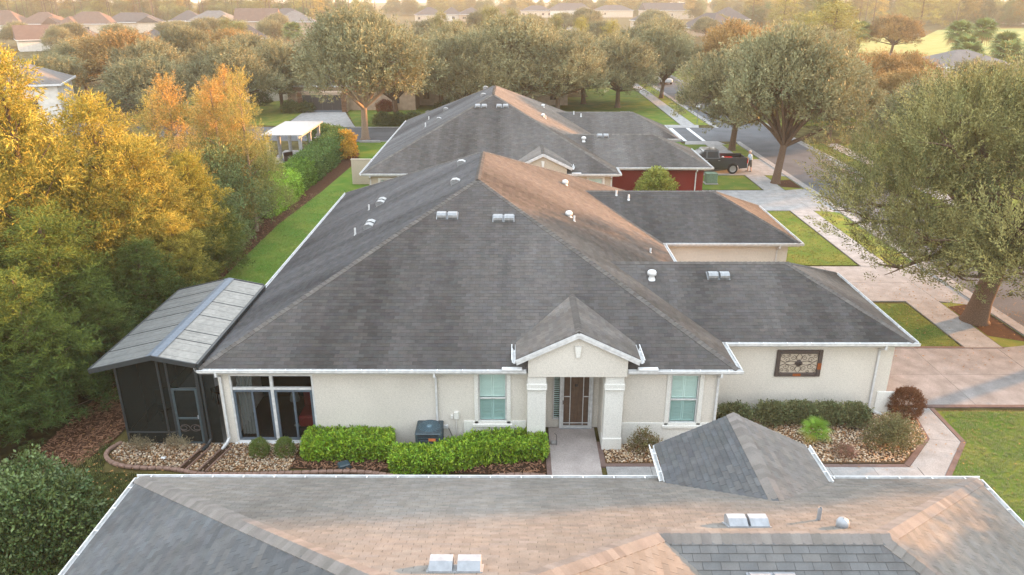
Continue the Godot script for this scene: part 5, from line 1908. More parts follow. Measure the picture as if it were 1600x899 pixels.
func far_woods() -> void:
	# the woods that close the view: too many to count
	for s in [[-420.0, -60.0, 345.0, 430.0, 330], [-90.0, 330.0, 560.0, 680.0, 330], [95.0, 420.0, 340.0, 470.0, 260]]:
		for k in 4:
			var xs := []
			var cs := PackedColorArray()
			for q in int(s[4] / 4.0):
				var D := rf(s[2], s[3])
				var X: float = rf(s[0], s[1]) * (D / s[2] if s[0] < 0 else 1.0)
				var h := rf(0.85, 1.45) * (1.1 if s[2] > 500 else 1.0)
				var w := h * rf(0.9, 1.5)
				if k > 1:
					h = rf(1.3, 3.2)
					w = rf(1.8, 3.4)
				xs.append(Transform3D(Basis(Vector3.UP, rf(0, TAU)).scaled(Vector3(w, h, w)), Vector3(X, 0, -D)))
				var g := rf(0.6, 1.25)
				cs.append(Color(g * rf(0.9, 1.25), g, g))
			scatter("far_woods", pines[1 if k == 1 else 0][0] if k < 2 else thickets[k - 2][0], M.leaf, xs, cs)
	for s in [[-420.0, -60.0, 348.0, 360.0, 90], [95.0, 420.0, 340.0, 352.0, 50]]:
		var xs := []
		var cs := PackedColorArray()
		for q in s[4]:
			var D := rf(s[2], s[3])
			xs.append(Transform3D(Basis(Vector3.UP, rf(0, TAU)).scaled(Vector3(rf(0.7, 1.2), rf(0.9, 1.2), rf(0.7, 1.2))), Vector3(rf(s[0], s[1]), 0, -D)))
			cs.append(Color(1, 1, 1))
		scatter("far_trunks", pines[2][1], M.bark, xs, cs)

# sabal palm
func palm_mesh(r: RandomNumberGenerator, fronds: int, len: float, H: float, drop: float, blades := 15, bw := 0.035) -> MB:
	var mb := MB.new()
	for k in fronds:
		var f := (k + 0.5) / fronds
		var az := k * 2.39996
		var el := lerpf(-drop, 1.35, f)
		var d := Vector3(cos(az) * cos(el), sin(el), sin(az) * cos(el))
		var side := d.cross(Vector3.UP).normalized()
		var nrm := side.cross(d)
		var stem := len * 0.42
		var p := Vector3(0, H, 0)
		var g := r.randf_range(0.75, 1.3)
		mb.col = Color(0.13 * g, 0.17 * g, 0.05 * g) if f > 0.15 else Color(0.30 * g, 0.20 * g, 0.09 * g)
		mb.bar(p, p + d * stem, 0.035 * len, 0.02 * len)
		for q in blades:
			var a := lerpf(-1.9, 1.9, q / (blades - 1.0))
			var bd := (d * cos(a) + side * sin(a) - nrm * 0.18).normalized()
			var b := p + d * stem
			var l := len * 0.62 * (1.0 - absf(a) * 0.16)
			var w := bd.cross(nrm).normalized() * len * bw
			var m := b + bd * l * 0.5
			var tip := b + bd * l - Vector3(0, l * 0.28, 0)
			mb.quad(b - w * 0.4, m - w, m + w, b + w * 0.4)
			mb.tri(m - w, tip, m + w)
	return mb

func palms() -> void:
	var r := RandomNumberGenerator.new()
	r.seed = 61
	var crown := palm_mesh(r, 34, 2.6, 0.0, 0.9).mesh()
	var tm := MB.new()
	tm.tube(PackedVector3Array([Vector3(0, -0.1, 0), Vector3(0.05, 2, 0), Vector3(0, 4.2, 0)]), PackedFloat32Array([0.26, 0.2, 0.22]), 9)
	var trunk := tm.mesh()
	var spots := [[96.0, 172, 7.6, "tall palm left of the palm clump beyond the grey roof"], [103.5, 176, 8.0, "tall palm behind the palm clump by the golf course"], [99.0, 160, 5.4, "middle palm of the clump beyond the grey roof"], [108.0, 164, 4.8, "right palm of the clump at the fairway edge"], [86.5, 150, 3.6, "low left palm of the clump behind the grey roof"], [93.0, 149, 4.0, "low broad palm at the middle of the clump"], [100.0, 147, 3.4, "low right palm just behind the grey roof"], [85.0, 196, 6.6, "single palm beside the small red oak on the golf course"], [-38.0, 168, 5.0, "palm among the autumn trees below the brown gable house"], [90.0, 158, 4.6, "palm just left of the middle of the clump"], [104.0, 155, 4.4, "palm just right of the middle of the clump"], [96.5, 145, 3.0, "lowest palm in front of the clump"], [109.5, 152, 3.6, "low palm at the right end of the clump"], [-72.0, 205, 6.0, "palm beside the pale house near the far wood"], [-60.0, 215, 5.5, "small palm before the brown gable house"]]
	for s in spots:
		var t := thing("palm_tree", s[3], "palm tree", s[0], s[1], rf(0, TAU), "palms of the neighbourhood")
		var o := put(trunk, "trunk", M.bark, t)
		o.scale = Vector3(1, s[2] / 5.2, 1)
		o = put(crown, "crown", M.leaf, t)
		o.position = Vector3(0, s[2] * 0.8, 0)
		o.scale = Vector3(1.5, 1.35, 1.5)
	# the small fan palm in the gravel bed
	var t := thing("fan_palm", "small bright green fan palm in the gravel bed", "palm", 9.82, 21.25)
	var mb := MB.new()
	mb.tube(PackedVector3Array([Vector3(0, -0.05, 0), Vector3(0.02, 0.34, 0)]), PackedFloat32Array([0.11, 0.08]), 9)
	obj("trunk", mb, M.bark, t)
	var pm := palm_mesh(r, 20, 0.62, 0.36, 0.30, 17, 0.016)
	for k in pm.c.size():
		pm.c[k] = Color(pm.c[k].r * 1.35, pm.c[k].g * 1.75, pm.c[k].b * 0.8)
	obj("crown", pm, M.leaf, t)

# clipped or loose bush filled with small leaves
func bush(called: String, label: String, cat: String, X: float, D: float, lobes: Array, n: int, smin: float, smax: float, tn: Array, m: Material, leaf: float, up := 0.5, group := "", inner := 0.8, slim := 0.55) -> Node3D:
	var t := thing(called, label, cat, X, D, 0.0, group)
	var r := RandomNumberGenerator.new()
	r.seed = int(X * 100 + D * 7)
	var tw := []
	for q in 4: tw.append(twig(r, 12, leaf / smax, leaf * slim / smax, 0.7))
	var l := leaves(tw, tn)
	fill(l, r, lobes, n, smin, smax, up, 0.6, tn.size(), -1, -0.7, inner)
	put(l.mesh(), "foliage", m, t)
	var mb := MB.new()
	for b in lobes:
		if lobes.find(b) % 2 == 0:
			var c: Vector3 = b[0]
			limb(mb, Vector3(c.x * 0.7, -0.03, c.z * 0.7), c, 0.025, 0.01, Vector3.ZERO, 5)
	obj("stems", mb, M.bark, t)
	return t

# a hedge: points of the centre line with half width and height, filled evenly
func hedge_lobes(pts: Array, hw: float, h: float, step: float) -> Array:
	var out := []
	for k in pts.size() - 1:
		var a: Vector2 = pts[k]
		var b: Vector2 = pts[k + 1]
		var m := maxi(1, int(a.distance_to(b) / step))
		for q in m:
			var p := a.lerp(b, (q + 0.5) / m)
			var dir := (b - a).normalized()
			var nr := Vector2(-dir.y, dir.x)
			for s in [-0.5, 0.5]:
				for y in [0.32, 0.70]:
					var w: Vector2 = p + nr * s * hw * 1.1
					out.append([Vector3(w.x - ox, h * y, -(w.y - od)), hw * rf(0.62, 0.72), minf(1.0, h * 0.42 / (hw * 0.66)), float(rng.randi() % 9)])
	return out

func hedge(label: String, X: float, D: float, runs: Array, n: int, smin: float, smax: float, tn: Array, m: Material, leaf: float) -> void:
	var t := thing("hedge", label, "hedge", X, D)
	var r := RandomNumberGenerator.new()
	r.seed = int(X * 50 + D * 9)
	var tw := []
	for q in 4: tw.append(twig(r, 12, leaf / smax, leaf * 0.55 / smax, 0.7))
	var l := leaves(tw, tn)
	var mb := MB.new()
	var total := 0.0
	for q in runs: total += q[0].distance_to(q[1])
	for q in runs:
		var a: Vector2 = q[0]
		var b: Vector2 = q[1]
		var hw: float = q[2]
		var h: float = q[3]
		var dir := (b - a).normalized()
		var nr := Vector2(-dir.y, dir.x)
		for k in int(n * a.distance_to(b) / total):
			var p := a.lerp(b, r.randf_range(-0.02, 1.02))
			var wob := 1.0 + 0.10 * patch.get_noise_2d(p.x * 5.0, p.y * 5.0) * 2.0
			var u := r.randf_range(-1.0, 1.0) * (h + hw)
			var off := 0.0
			var y := h * wob
			var o := Vector3(0, 1, 0)
			if absf(u) > hw:
				off = signf(u) * hw * wob
				y = maxf(0.04, h - (absf(u) - hw)) 
				o = Vector3(nr.x, 0.25, -nr.y) * signf(u)
				o.y = 0.35
			else:
				off = u
				y -= pow(absf(u) / hw, 6.0) * 0.16 * h
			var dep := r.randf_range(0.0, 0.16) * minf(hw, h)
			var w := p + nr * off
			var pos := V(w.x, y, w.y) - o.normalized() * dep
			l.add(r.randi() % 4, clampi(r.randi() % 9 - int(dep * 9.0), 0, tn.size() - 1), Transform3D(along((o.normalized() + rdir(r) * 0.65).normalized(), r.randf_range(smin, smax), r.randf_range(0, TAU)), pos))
		for e in [a, b]:
			for k in int(n * hw * 1.3 / total):
				var off := r.randf_range(-1, 1) * hw
				var w: Vector2 = e + nr * off
				var out := -dir if e == a else dir
				var o := Vector3(out.x, 0.3, -out.y)
				l.add(r.randi() % 4, r.randi() % tn.size(), Transform3D(along((o + rdir(r) * 0.6).normalized(), r.randf_range(smin, smax), 0.0), V(w.x, r.randf_range(0.05, h), w.y)))
		for k in int(a.distance_to(b) / 0.35):
			var p := a.lerp(b, (k + 0.5) / int(a.distance_to(b) / 0.35))
			for s in [-0.4, 0.4]:
				limb(mb, V(p.x, -0.03, p.y), V(p.x + nr.x * s * hw, h * 0.8, p.y + nr.y * s * hw), 0.02, 0.008, Vector3.ZERO, 5)
	put(l.mesh(), "foliage", m, t)
	obj("stems", mb, M.bark, t)

func near_plants() -> void:
	var lime := tones(Color(0.14, 0.26, 0.025), 9, 0.45, Color(0.42, 0.50, 0.045), 0.95)
	hedge("left bright green clipped hedge below the beige wall", -5.25, 20.55, [[Vector2(-6.5, 20.55), Vector2(-4.05, 20.55), 0.44, 0.55]], 2600, 0.09, 0.20, lime, M.leaf_gloss, 0.085)
	hedge("longer bright green clipped hedge curving in front of the air conditioner", -1.3, 20.3, [[Vector2(-3.65, 19.75), Vector2(-2.0, 19.8), 0.36, 0.50], [Vector2(-2.2, 19.85), Vector2(-1.2, 20.25), 0.42, 0.53], [Vector2(-1.35, 20.3), Vector2(0.85, 20.55), 0.44, 0.57]], 4200, 0.09, 0.20, lime, M.leaf_gloss, 0.085)
	var ballt := tones(Color(0.12, 0.17, 0.04), 6, 0.25, Color(0.17, 0.17, 0.05), 0.5)
	for s in [[-8.02, 20.25, "left round clipped bush on gravel below the sliding window"], [-7.23, 20.3, "right round clipped bush on gravel below the sliding window"]]:
		bush("ball_bush", s[2], "bush", s[0], s[1], [[Vector3(0, 0.27, 0), 0.27, 1.05, 0.0], [Vector3(0, 0.36, 0), 0.25, 0.9, 2.0]], 700, 0.05, 0.10, ballt, M.leaf, 0.035, 0.4, "round bushes below the sliding window")
	var dk := tones(Color(0.14, 0.17, 0.08), 9, 0.40, Color(0.25, 0.20, 0.09), 0.6)
	var row := [[7.5, 22.3, 0.36, "dark bush in the corner beside the shuttered window"], [8.75, 22.3, 0.40, "dark bush below the left edge of the wall art"], [9.7, 22.35, 0.40, "dark bush directly below the wall art"], [10.6, 22.3, 0.40, "dark bush right of the wall art"], [11.45, 22.2, 0.41, "dark bush at the right end of the row under the garage wall"]]
	for s in row:
		var r: float = s[2]
		bush("dark_bush", s[3], "bush", s[0], s[1], [[Vector3(-0.1, r * 0.8, 0.05), r * 0.9, 0.9, 1.0], [Vector3(0.22, r * 0.85, 0), r * 0.75, 0.9, 4.0], [Vector3(-0.28, r * 0.95, -0.05), r * 0.65, 0.9, 6.0], [Vector3(0.05, r * 1.15, 0), r * 0.6, 0.9, 2.0]], 900, 0.13, 0.24, dk, M.leaf, 0.07, 0.8, "dark bushes under the garage wall", 0.6)
	bush("russet_bush", "round russet brown bush at the garage corner", "bush", 13.45, 22.75, [[Vector3(0, 0.46, 0), 0.52, 0.95, 0.0], [Vector3(0.08, 0.62, 0), 0.46, 0.9, 3.0]], 1900, 0.07, 0.13, tones(Color(0.20, 0.085, 0.045), 6, 0.3, Color(0.25, 0.13, 0.06), 0.6), M.leaf, 0.045, 0.4, "", 0.75)
	bush("loose_shrub", "loose olive green shrub in the middle of the gravel bed", "shrub", 12.05, 20.85, [[Vector3(-0.35, 0.35, 0.05), 0.48, 0.8, 1.0], [Vector3(0.35, 0.42, 0.0), 0.55, 0.8, 4.0], [Vector3(0.0, 0.36, 0.3), 0.5, 0.8, 2.0], [Vector3(0.1, 0.5, -0.3), 0.45, 0.8, 5.0]], 1100, 0.14, 0.30, tones(Color(0.145, 0.145, 0.06), 9, 0.3, Color(0.24, 0.13, 0.08), 0.7), M.leaf, 0.06, 1.0, "", 0.3)
	bush("twiggy_shrub", "small dry pinkish shrub near the front edge of the gravel bed", "shrub", 10.32, 20.3, [[Vector3(0, 0.18, 0), 0.30, 0.8, 1.0], [Vector3(0.12, 0.22, 0.06), 0.22, 0.8, 4.0]], 240, 0.10, 0.2, tones(Color(0.19, 0.14, 0.08), 6, 0.3, Color(0.33, 0.15, 0.12), 0.8), M.leaf, 0.045, 1.0, "", 0.3)
	bush("rose_bush", "sparse rose bush beside the right column of the entrance", "bush", 4.05, 20.5, [[Vector3(-0.15, 0.25, 0), 0.28, 0.9, 1.0], [Vector3(0.3, 0.3, 0.1), 0.32, 0.9, 4.0], [Vector3(0.05, 0.55, 0.0), 0.25, 1.1, 2.0]], 330, 0.12, 0.25, tones(Color(0.12, 0.13, 0.05), 6, 0.3, Color(0.25, 0.15, 0.09), 0.8), M.leaf, 0.06, 1.0, "", 0.2)
	for s in [[-12.1, 20.65, "dry grassy plant at the left end of the gravel bed"], [-11.0, 20.75, "dry grassy plant before the porch screen"]]:
		bush("dry_plant", s[2], "plant", s[0], s[1], [[Vector3(0, 0.12, 0), 0.24, 0.8, 1.0], [Vector3(0.35, 0.12, 0.05), 0.2, 0.8, 3.0]], 170, 0.12, 0.28, tones(Color(0.20, 0.17, 0.10), 6, 0.3, Color(0.30, 0.24, 0.16), 0.7), M.leaf, 0.07, 1.4, "dry plants in the gravel bed", 0.2, 0.2)
	var cam := tones(Color(0.05, 0.088, 0.03), 9, 0.4, Color(0.16, 0.19, 0.055), 0.65)
	var lb := []
	var r2 := RandomNumberGenerator.new()
	r2.seed = 21
	for k in 18:
		var f := (k + 0.5) / 18.0
		var az := k * 2.39996
		var rad := 1.05 * sqrt(1.0 - f * f * 0.85)
		lb.append([Vector3(cos(az) * rad, lerpf(0.5, 2.15, f), sin(az) * rad), r2.randf_range(0.55, 0.75), 0.9, float(k % 9)])
	bush("camellia_bush", "big glossy dark green bush at the lower left corner, beside the near roof", "bush", -12.15, 15.4, lb, 4600, 0.20, 0.40, cam, M.leaf_gloss, 0.12, 0.5, "", 0.55)
	bush("small_tree", "bright green small tree in front of the red wall", "shrub", 9.2, 48.6, [[Vector3(0, 1.9, 0), 0.9, 0.85, 1.0], [Vector3(-0.5, 1.6, 0.1), 0.7, 0.85, 4.0], [Vector3(0.55, 1.7, 0), 0.75, 0.85, 2.0], [Vector3(0.1, 2.4, 0), 0.6, 0.85, 5.0]], 1300, 0.25, 0.42, tones(Color(0.20, 0.26, 0.05), 9, 0.3, Color(0.34, 0.31, 0.09), 0.6), M.leaf, 0.13, 0.6, "", 0.5)

func garden_hedges() -> void:
	var g1 := tones(Color(0.20, 0.34, 0.045), 9, 0.34, Color(0.32, 0.46, 0.06), 0.85)
	hedge("rounded bright green hedge at the near end of the long garden hedge", -16.7, 51.0, [[Vector2(-16.7, 47.8), Vector2(-16.4, 53.2), 0.85, 1.65]], 2600, 0.28, 0.5, g1, M.leaf, 0.15)
	hedge("square clipped green hedge block beside the pergola garden", -16.6, 55.5, [[Vector2(-16.8, 53.8), Vector2(-16.4, 57.4), 0.80, 1.55]], 2000, 0.28, 0.5, tones(Color(0.11, 0.20, 0.035), 9, 0.28, Color(0.16, 0.25, 0.04), 0.7), M.leaf, 0.15)
	hedge("long dark green hedge running back to the cross street", -16.2, 63.0, [[Vector2(-16.3, 57.8), Vector2(-16.2, 70.0), 0.80, 1.7], [Vector2(-16.2, 70.0), Vector2(-19.0, 72.8), 0.8, 1.8]], 5600, 0.28, 0.5, tones(Color(0.085, 0.15, 0.045), 9, 0.28, Color(0.13, 0.19, 0.045), 0.6), M.leaf, 0.15)
	bush("golden_shrub", "golden orange shrub against the far end of the hedge", "shrub", -15.1, 67.2, [[Vector3(0, 0.7, 0), 0.8, 0.9, 1.0], [Vector3(-0.1, 1.3, -0.8), 0.75, 0.9, 3.0], [Vector3(-0.2, 0.8, 1.1), 0.7, 0.9, 4.0]], 900, 0.28, 0.5, tones(Color(0.42, 0.23, 0.03), 9, 0.25, Color(0.38, 0.28, 0.05), 0.7), M.leaf, 0.15)
	var gs := tones(Color(0.08, 0.12, 0.045), 9, 0.28, Color(0.14, 0.13, 0.05), 0.6)
	for s in [[-11.2, 84.9, 0.8, "dark bush under the oak trunk across the cross street"], [-13.0, 85.2, 0.7, "low bush beside the oak trunk on the mulch island"], [-14.6, 85.0, 0.75, "round bush left of the far oak trunk"], [-33.5, 101.5, 1.0, "round green bush at the corner of the white house"], [-36.0, 99.5, 0.8, "smaller green bush beside the white house wall"], [-27.6, 94.5, 0.8, "bush in the bed left of the dark garage opening"], [-25.9, 95.2, 0.7, "low bush against the stone pillar of the far garage"], [-16.2, 96.0, 0.7, "red flowered bush right of the dark garage opening"], [-8.6, 92.0, 0.9, "green bush beside the curving front path"], [-7.4, 95.5, 1.1, "tall green bush by the far porch"], [-24.3, 68.5, 0.8, "autumn bush under the pergola edge"]]:
		var r: float = s[2]
		var tn := gs
		if s[3].begins_with("autumn"): tn = tones(Color(0.34, 0.14, 0.05), 9, 0.3, Color(0.38, 0.22, 0.07), 0.6)
		if s[3].begins_with("red"): tn = tones(Color(0.22, 0.05, 0.04), 9, 0.3, Color(0.14, 0.13, 0.05), 0.6)
		bush("garden_bush", s[3], "bush", s[0], s[1], [[Vector3(0, r * 0.7, 0), r * 0.9, 0.85, 1.0], [Vector3(r * 0.6, r * 0.6, 0.1), r * 0.7, 0.85, 4.0], [Vector3(-r * 0.6, r * 0.55, 0), r * 0.7, 0.85, 6.0]], 420, 0.3, 0.55, tn, M.leaf, 0.17, 0.5, "bushes of the far gardens")

func forest() -> void:
	cedar(0, -18.9, 28.5, 11.9, 2.9, "tallest golden cedar at the left edge of the view")
	cedar(0, -17.2, 31.0, 10.0, 2.6, "golden cedar right of the tallest one, below the far white eave")
	cedar(0, -16.7, 33.6, 7.9, 2.5, "olive gold cedar between the golden cedar and the rusty trees")
	cedar(2, -16.8, 25.6, 6.7, 2.5, "dark green cedar before the golden ones, left of the porch")
	cedar(2, -15.9, 22.3, 5.6, 2.0, "green cedar beside the mulch path, lowest at the left edge")
	cedar(3, -18.2, 21.6, 6.6, 2.6, "dark green cedar cut by the left edge of the view")
	cedar(1, -16.2, 36.8, 6.6, 2.1, "green cedar behind the grey porch roof")
	cedar(1, -21.5, 33.0, 9.6, 3.0, "gold green cedar standing behind the tallest golden cedar")
	cedar(3, -20.6, 24.6, 8.8, 2.9, "dark cedar deep in the wood at the left")
	cedar(3, -15.1, 28.6, 4.6, 1.9, "low dark cedar between the porch and the wood")
	cedar(0, -14.9, 31.4, 4.9, 1.7, "small yellow green cedar at the back corner of the porch")
	cedar(2, -19.6, 37.5, 7.2, 2.4, "green cedar under the rusty trees")
	cedar(3, -15.2, 25.3, 3.4, 1.6, "low green cedar overhanging the mulch path")
	cypress(0, -18.1, 40.2, 9.7, 2.0, "rust coloured tree with a clear pale trunk")
	cypress(1, -19.6, 41.5, 8.9, 1.8, "yellowish autumn tree left of the pale trunked one")
	cypress(0, -16.9, 43.0, 9.3, 1.9, "orange tree in the middle of the rusty row")
	cypress(1, -15.9, 44.6, 9.8, 1.7, "tall thin orange tree near the end of the rusty row")
	cypress(0, -18.0, 48.0, 9.5, 1.7, "last tall orange tree, nearest the pergola")
	cypress(2, -18.5, 45.5, 7.6, 2.2, "olive brown tree behind the rusty row")
	cypress(2, -19.3, 52.0, 6.2, 2.2, "brownish tree overhanging the pergola")
	cypress(1, -19.8, 48.6, 8.2, 1.9, "pale golden tree behind the tall thin orange one")
	cypress(2, -17.4, 39.0, 6.8, 2.0, "olive tree below the pale trunked one")
	cypress(2, -22.0, 43.0, 7.5, 2.2, "olive brown tree at the back of the wood")
	thicket(0, -16.8, 41.0, 5.9, 2.7, "large green broadleaf shrub under the rusty trees")
	thicket(0, -17.3, 37.6, 3.9, 2.0, "green broadleaf shrub behind the porch roof")
	thicket(0, -16.9, 45.0, 4.9, 2.2, "green broadleaf shrub near the long hedge")
	thicket(1, -18.6, 46.6, 4.4, 2.0, "olive broadleaf shrub at the near end of the hedges")
	thicket(1, -20.6, 55.5, 3.4, 2.3, "olive broadleaf shrub left of the pergola")
	thicket(1, -21.5, 57.5, 4.2, 2.3, "brownish broadleaf shrub at the garden corner")
	thicket(0, -20.5, 47.0, 5.0, 2.6, "dark broadleaf shrub behind the rusty row")
	thicket(0, -16.2, 38.8, 4.6, 2.1, "bushy green shrub between the porch and the rusty trees")
	thicket(1, -24.0, 62.0, 4.6, 2.5, "broadleaf shrub on the street side of the pergola garden")

func oaks_all() -> void:
	near_oak()
	oak(20.2, 57.4, 12.0, 5.2, "tall oak at the kerb behind the pickup, nearest of the street oaks", 2)
	oak(20.4, 70.8, 9.6, 5.2, "oak at the street corner just past the pickup", 1)
	oak(30.6, 74.0, 8.4, 4.2, "oak on the far side of the street", 2)
	oak(-15.1, 76.6, 12.9, 6.4, "big oak with pale trunk standing at the cross street inlet", 2)
	oak(-13.4, 87.0, 10.2, 5.8, "oak on the mulch island across the cross street", 2)
	oak(-5.5, 90.5, 9.6, 5.2, "oak behind the second villa ridge, left one", 0)
	oak(-0.6, 95.0, 11.6, 7.0, "widest oak behind the second villa ridge", 3)
	oak(5.2, 93.0, 9.2, 5.8, "oak behind the second villa ridge, right one", 1)
	oak(13.3, 99.5, 8.8, 5.6, "rounded oak on the lawn across the cross street", 0)
	oak(20.7, 109.2, 9.9, 4.9, "street oak beyond the crossing", 2)
	oak(21.2, 128, 9.5, 5.0, "second street oak beyond the crossing", 1)
	oak(-52.5, 105, 9.6, 6.6, "broad orange topped oak at the upper left", 2, "leaf_brown")
	oak(-40.5, 86, 7.8, 5.4, "grey green oak before the broad orange topped one", 3)
	oak(-33.2, 91, 8.5, 5.5, "dark oak beside the white house", 0)
	oak(-50.3, 121, 9.4, 4.3, "oak behind the orange topped oak", 1)
	oak(-45.5, 126, 8.8, 5.2, "pinkish oak below the brown gable house", 2, "leaf_brown")
	oak(-32.5, 112, 7.2, 4.2, "oak behind the white house", 3)
	oak(2.0, 102, 10.4, 6.4, "oak behind the widest oak, over the second villa's roof peak")
	oak(9.2, 103, 9.0, 5.6, "oak filling the gap left of the rounded lawn oak")
	oak(-9.5, 101, 9.4, 5.6, "oak at the far porch behind the curving front path")
	oak(25.5, 140, 9.6, 5.6, "last oak where the far street disappears")
	oak(37, 100, 8.8, 5.4, "brown oak between the far pavement and the dark low roof", -1, "leaf_brown")
	oak(-45.0, 96, 8.4, 5.2, "greyish oak between the upper left roof and the white house")
	oak(-29.5, 97.5, 8.2, 4.6, "oak with its crown over the white house corner")
	oak(-38.5, 116, 8.4, 5.0, "oak seen over the white house roof")
	oak(-58, 97, 7.0, 4.6, "oak directly behind the upper left grey roof")
	oak(-62, 112, 7.6, 5.0, "oak behind the upper left grey roof", 0)
	oak(-71, 128, 7.0, 5.0, "oak left of the upper left houses", 1)
	oak(-24, 104, 9.0, 5.0, "oak over the dark garage roof", 1)
	oak(-17.5, 106, 9.5, 5.0, "oak over the right end of the far garage house", 2)
	oak(-9, 112, 10.2, 6.0, "oak deep behind the cross street houses", 3)
	oak(9, 116, 9.2, 6.0, "oak behind the rounded lawn oak", 2)
	oak(30.5, 96, 9.6, 5.4, "brownish oak across the street past the crossing", 0, "leaf_brown")
	oak(31.0, 112, 10.6, 5.6, "taller brownish oak further along the far pavement", 3, "leaf_brown")
	oak(36.5, 87, 7.6, 4.6, "orange oak behind the far pavement", 1, "leaf_brown")
	oak(41.5, 81, 6.8, 4.6, "low orange oak beside the near oak's crown", 2, "leaf_brown")
	oak(43.5, 93, 7.2, 5.0, "orange brown oak before the dark low roof", 0, "leaf_brown")
	oak(50.5, 101, 7.0, 4.8, "sunlit oak left of the grey hip roof", 3, "leaf_brown")
	oak(57, 94, 6.4, 4.6, "oak in front of the grey hip roof", 1)
	oak(66, 97, 6.2, 4.8, "oak right of the grey hip roof front", 2)
	oak(41.5, 106, 9.8, 5.2, "olive oak below the yellow green pines", 3)
	oak(92, 193, 9.2, 6.2, "small red brown oak with clear stem on the golf course", 1, "leaf_brown")
	oak(34, 62, 7.4, 4.6, "oak across the street hidden behind the near oak", 0)
	oak(22, 14.5, 8.4, 4.6, "street oak beside the nearest villa, outside the view", 3)
	oak(31.5, 31.5, 13.0, 6.2, "oak across the street from the villa, outside the view", 2)

func pines_all() -> void:
	pine(1, 52.5, 131, 12.2, 6.0, "broad yellow green pine at the upper right")
	pine(1, 46.0, 127, 10.6, 4.2, "yellow green pine left of the broad one")
	pine(0, 58.0, 150, 13.5, 5.0, "dark pine behind the broad yellow green pine")
	pine(0, -14.0, 150, 10.6, 2.6, "dark green young pine above the oaks, left")
	pine(0, -10.5, 146, 9.4, 2.2, "dark green young pine above the oaks, second from left")
	pine(0, -4.6, 152, 11.6, 3.4, "bushy green pine above the oaks")
	pine(0, -0.5, 158, 11.0, 2.6, "green pine behind the bushy one")
	pine(0, 7.4, 142, 10.2, 2.6, "dark pine above the second villa roof, left")
	pine(1, 12.0, 143, 9.7, 2.5, "yellow green pine above the second villa roof")
	pine(1, 17.5, 142, 9.2, 2.9, "round yellow green pine left of the street")
	pine(0, -52, 150, 9.0, 3.4, "dark pine below the pale far houses")
	pine(0, -57, 158, 9.4, 3.0, "dark pine left of the brown gable house")
	pine(0, 75, 185, 10.5, 4.0, "pine behind the small red brown oak")
	pine(1, 84, 250, 14.5, 6.0, "golden tree at the golf course edge, left")
	pine(1, 104, 262, 15.0, 6.5, "golden tree at the golf course edge, middle")
	pine(1, 152, 300, 15.5, 7.0, "golden tree left of the far right house")
	for s in [[-66, 128, 6.5, "far oak below the small white gable"], [-30, 140, 7.5, "oak in front of the tan far houses"], [28, 165, 8.0, "oak below the far white gable"], [20, 190, 8.0, "orange oak before the far gable house"], [38, 200, 9.0, "oak right of the far parallel roofs"], [2, 210, 9.0, "oak between the far centre houses"], [-20, 190, 8.5, "oak left of the far centre houses"], [-75, 175, 7.0, "oak before the red lit far houses"], [-95, 190, 7.5, "oak before the far left houses"], [64, 160, 8.0, "hazy oak behind the low dark roofs"], [-40, 200, 8.5, "oak right of the brown gable house"], [-10, 240, 9.5, "oak among the centre far houses"], [45, 260, 9.5, "hazy oak near the big grey roof"], [25, 280, 9.5, "hazy oak near the far right gables"]]:
		oak(s[0], s[1], s[2], s[2] * 0.62, s[3], -1, "leaf", "far oaks between the houses")
	# hazy oaks between the distant houses, told apart by the house they stand beside
	var used := {}
	for k in 26:
		var D := rf(175, 300)
		var X := rf(-0.68, -0.16) * D if k % 3 != 0 else rf(0.02, 0.36) * D
		var H := rf(5.5, 8.5)
		var near := house_list.duplicate()
		near.sort_custom(func(a, b): return Vector2(a[0] - X, (a[1] - D) * 0.6).length() < Vector2(b[0] - X, (b[1] - D) * 0.6).length())
		var label := ""
		for h in near:
			var size := "tall" if H > 7.5 else "low" if H < 6.3 else "hazy"
			var rel := "in front of" if absf(h[0] - X) < 7.0 and D < h[1] else "behind" if absf(h[0] - X) < 7.0 else "left of" if X < h[0] else "right of"
			label = "%s far oak %s the %s" % [size, rel, h[2]]
			if not used.has(label): break
		used[label] = true
		oak(X, D, H, rf(3.4, 6.0), label, -1, "leaf", "hazy oaks between the distant houses")


# ---------------------------------------------------------------- houses beyond
func hip_roof(mb: MB, x0: float, x1: float, z0: float, z1: float, he: float, hr: float, ov: float, gable: bool) -> void:
	x0 -= ov; x1 += ov; z0 -= ov; z1 += ov
	var w := x1 - x0
	var d := z1 - z0
	var a := Vector3(x0, he, z1)
	var b := Vector3(x1, he, z1)
	var c := Vector3(x1, he, z0)
	var e := Vector3(x0, he, z0)
	var p: Vector3
	var q: Vector3
	if w >= d:
		var k := 0.02 if gable else minf(d * 0.5, w * 0.48)
		p = Vector3(x0 + k, hr, (z0 + z1) * 0.5)
		q = Vector3(x1 - k, hr, (z0 + z1) * 0.5)
		mb.quad(a, b, q, p); mb.quad(c, e, p, q); mb.tri(b, c, q); mb.tri(e, a, p)
	else:
		var k := 0.02 if gable else minf(w * 0.5, d * 0.48)
		p = Vector3((x0 + x1) * 0.5, hr, z1 - k)
		q = Vector3((x0 + x1) * 0.5, hr, z0 + k)
		mb.quad(b, c, q, p); mb.quad(e, a, p, q); mb.tri(a, b, p); mb.tri(c, e, q)
	mb.quad(a, e, c, b)

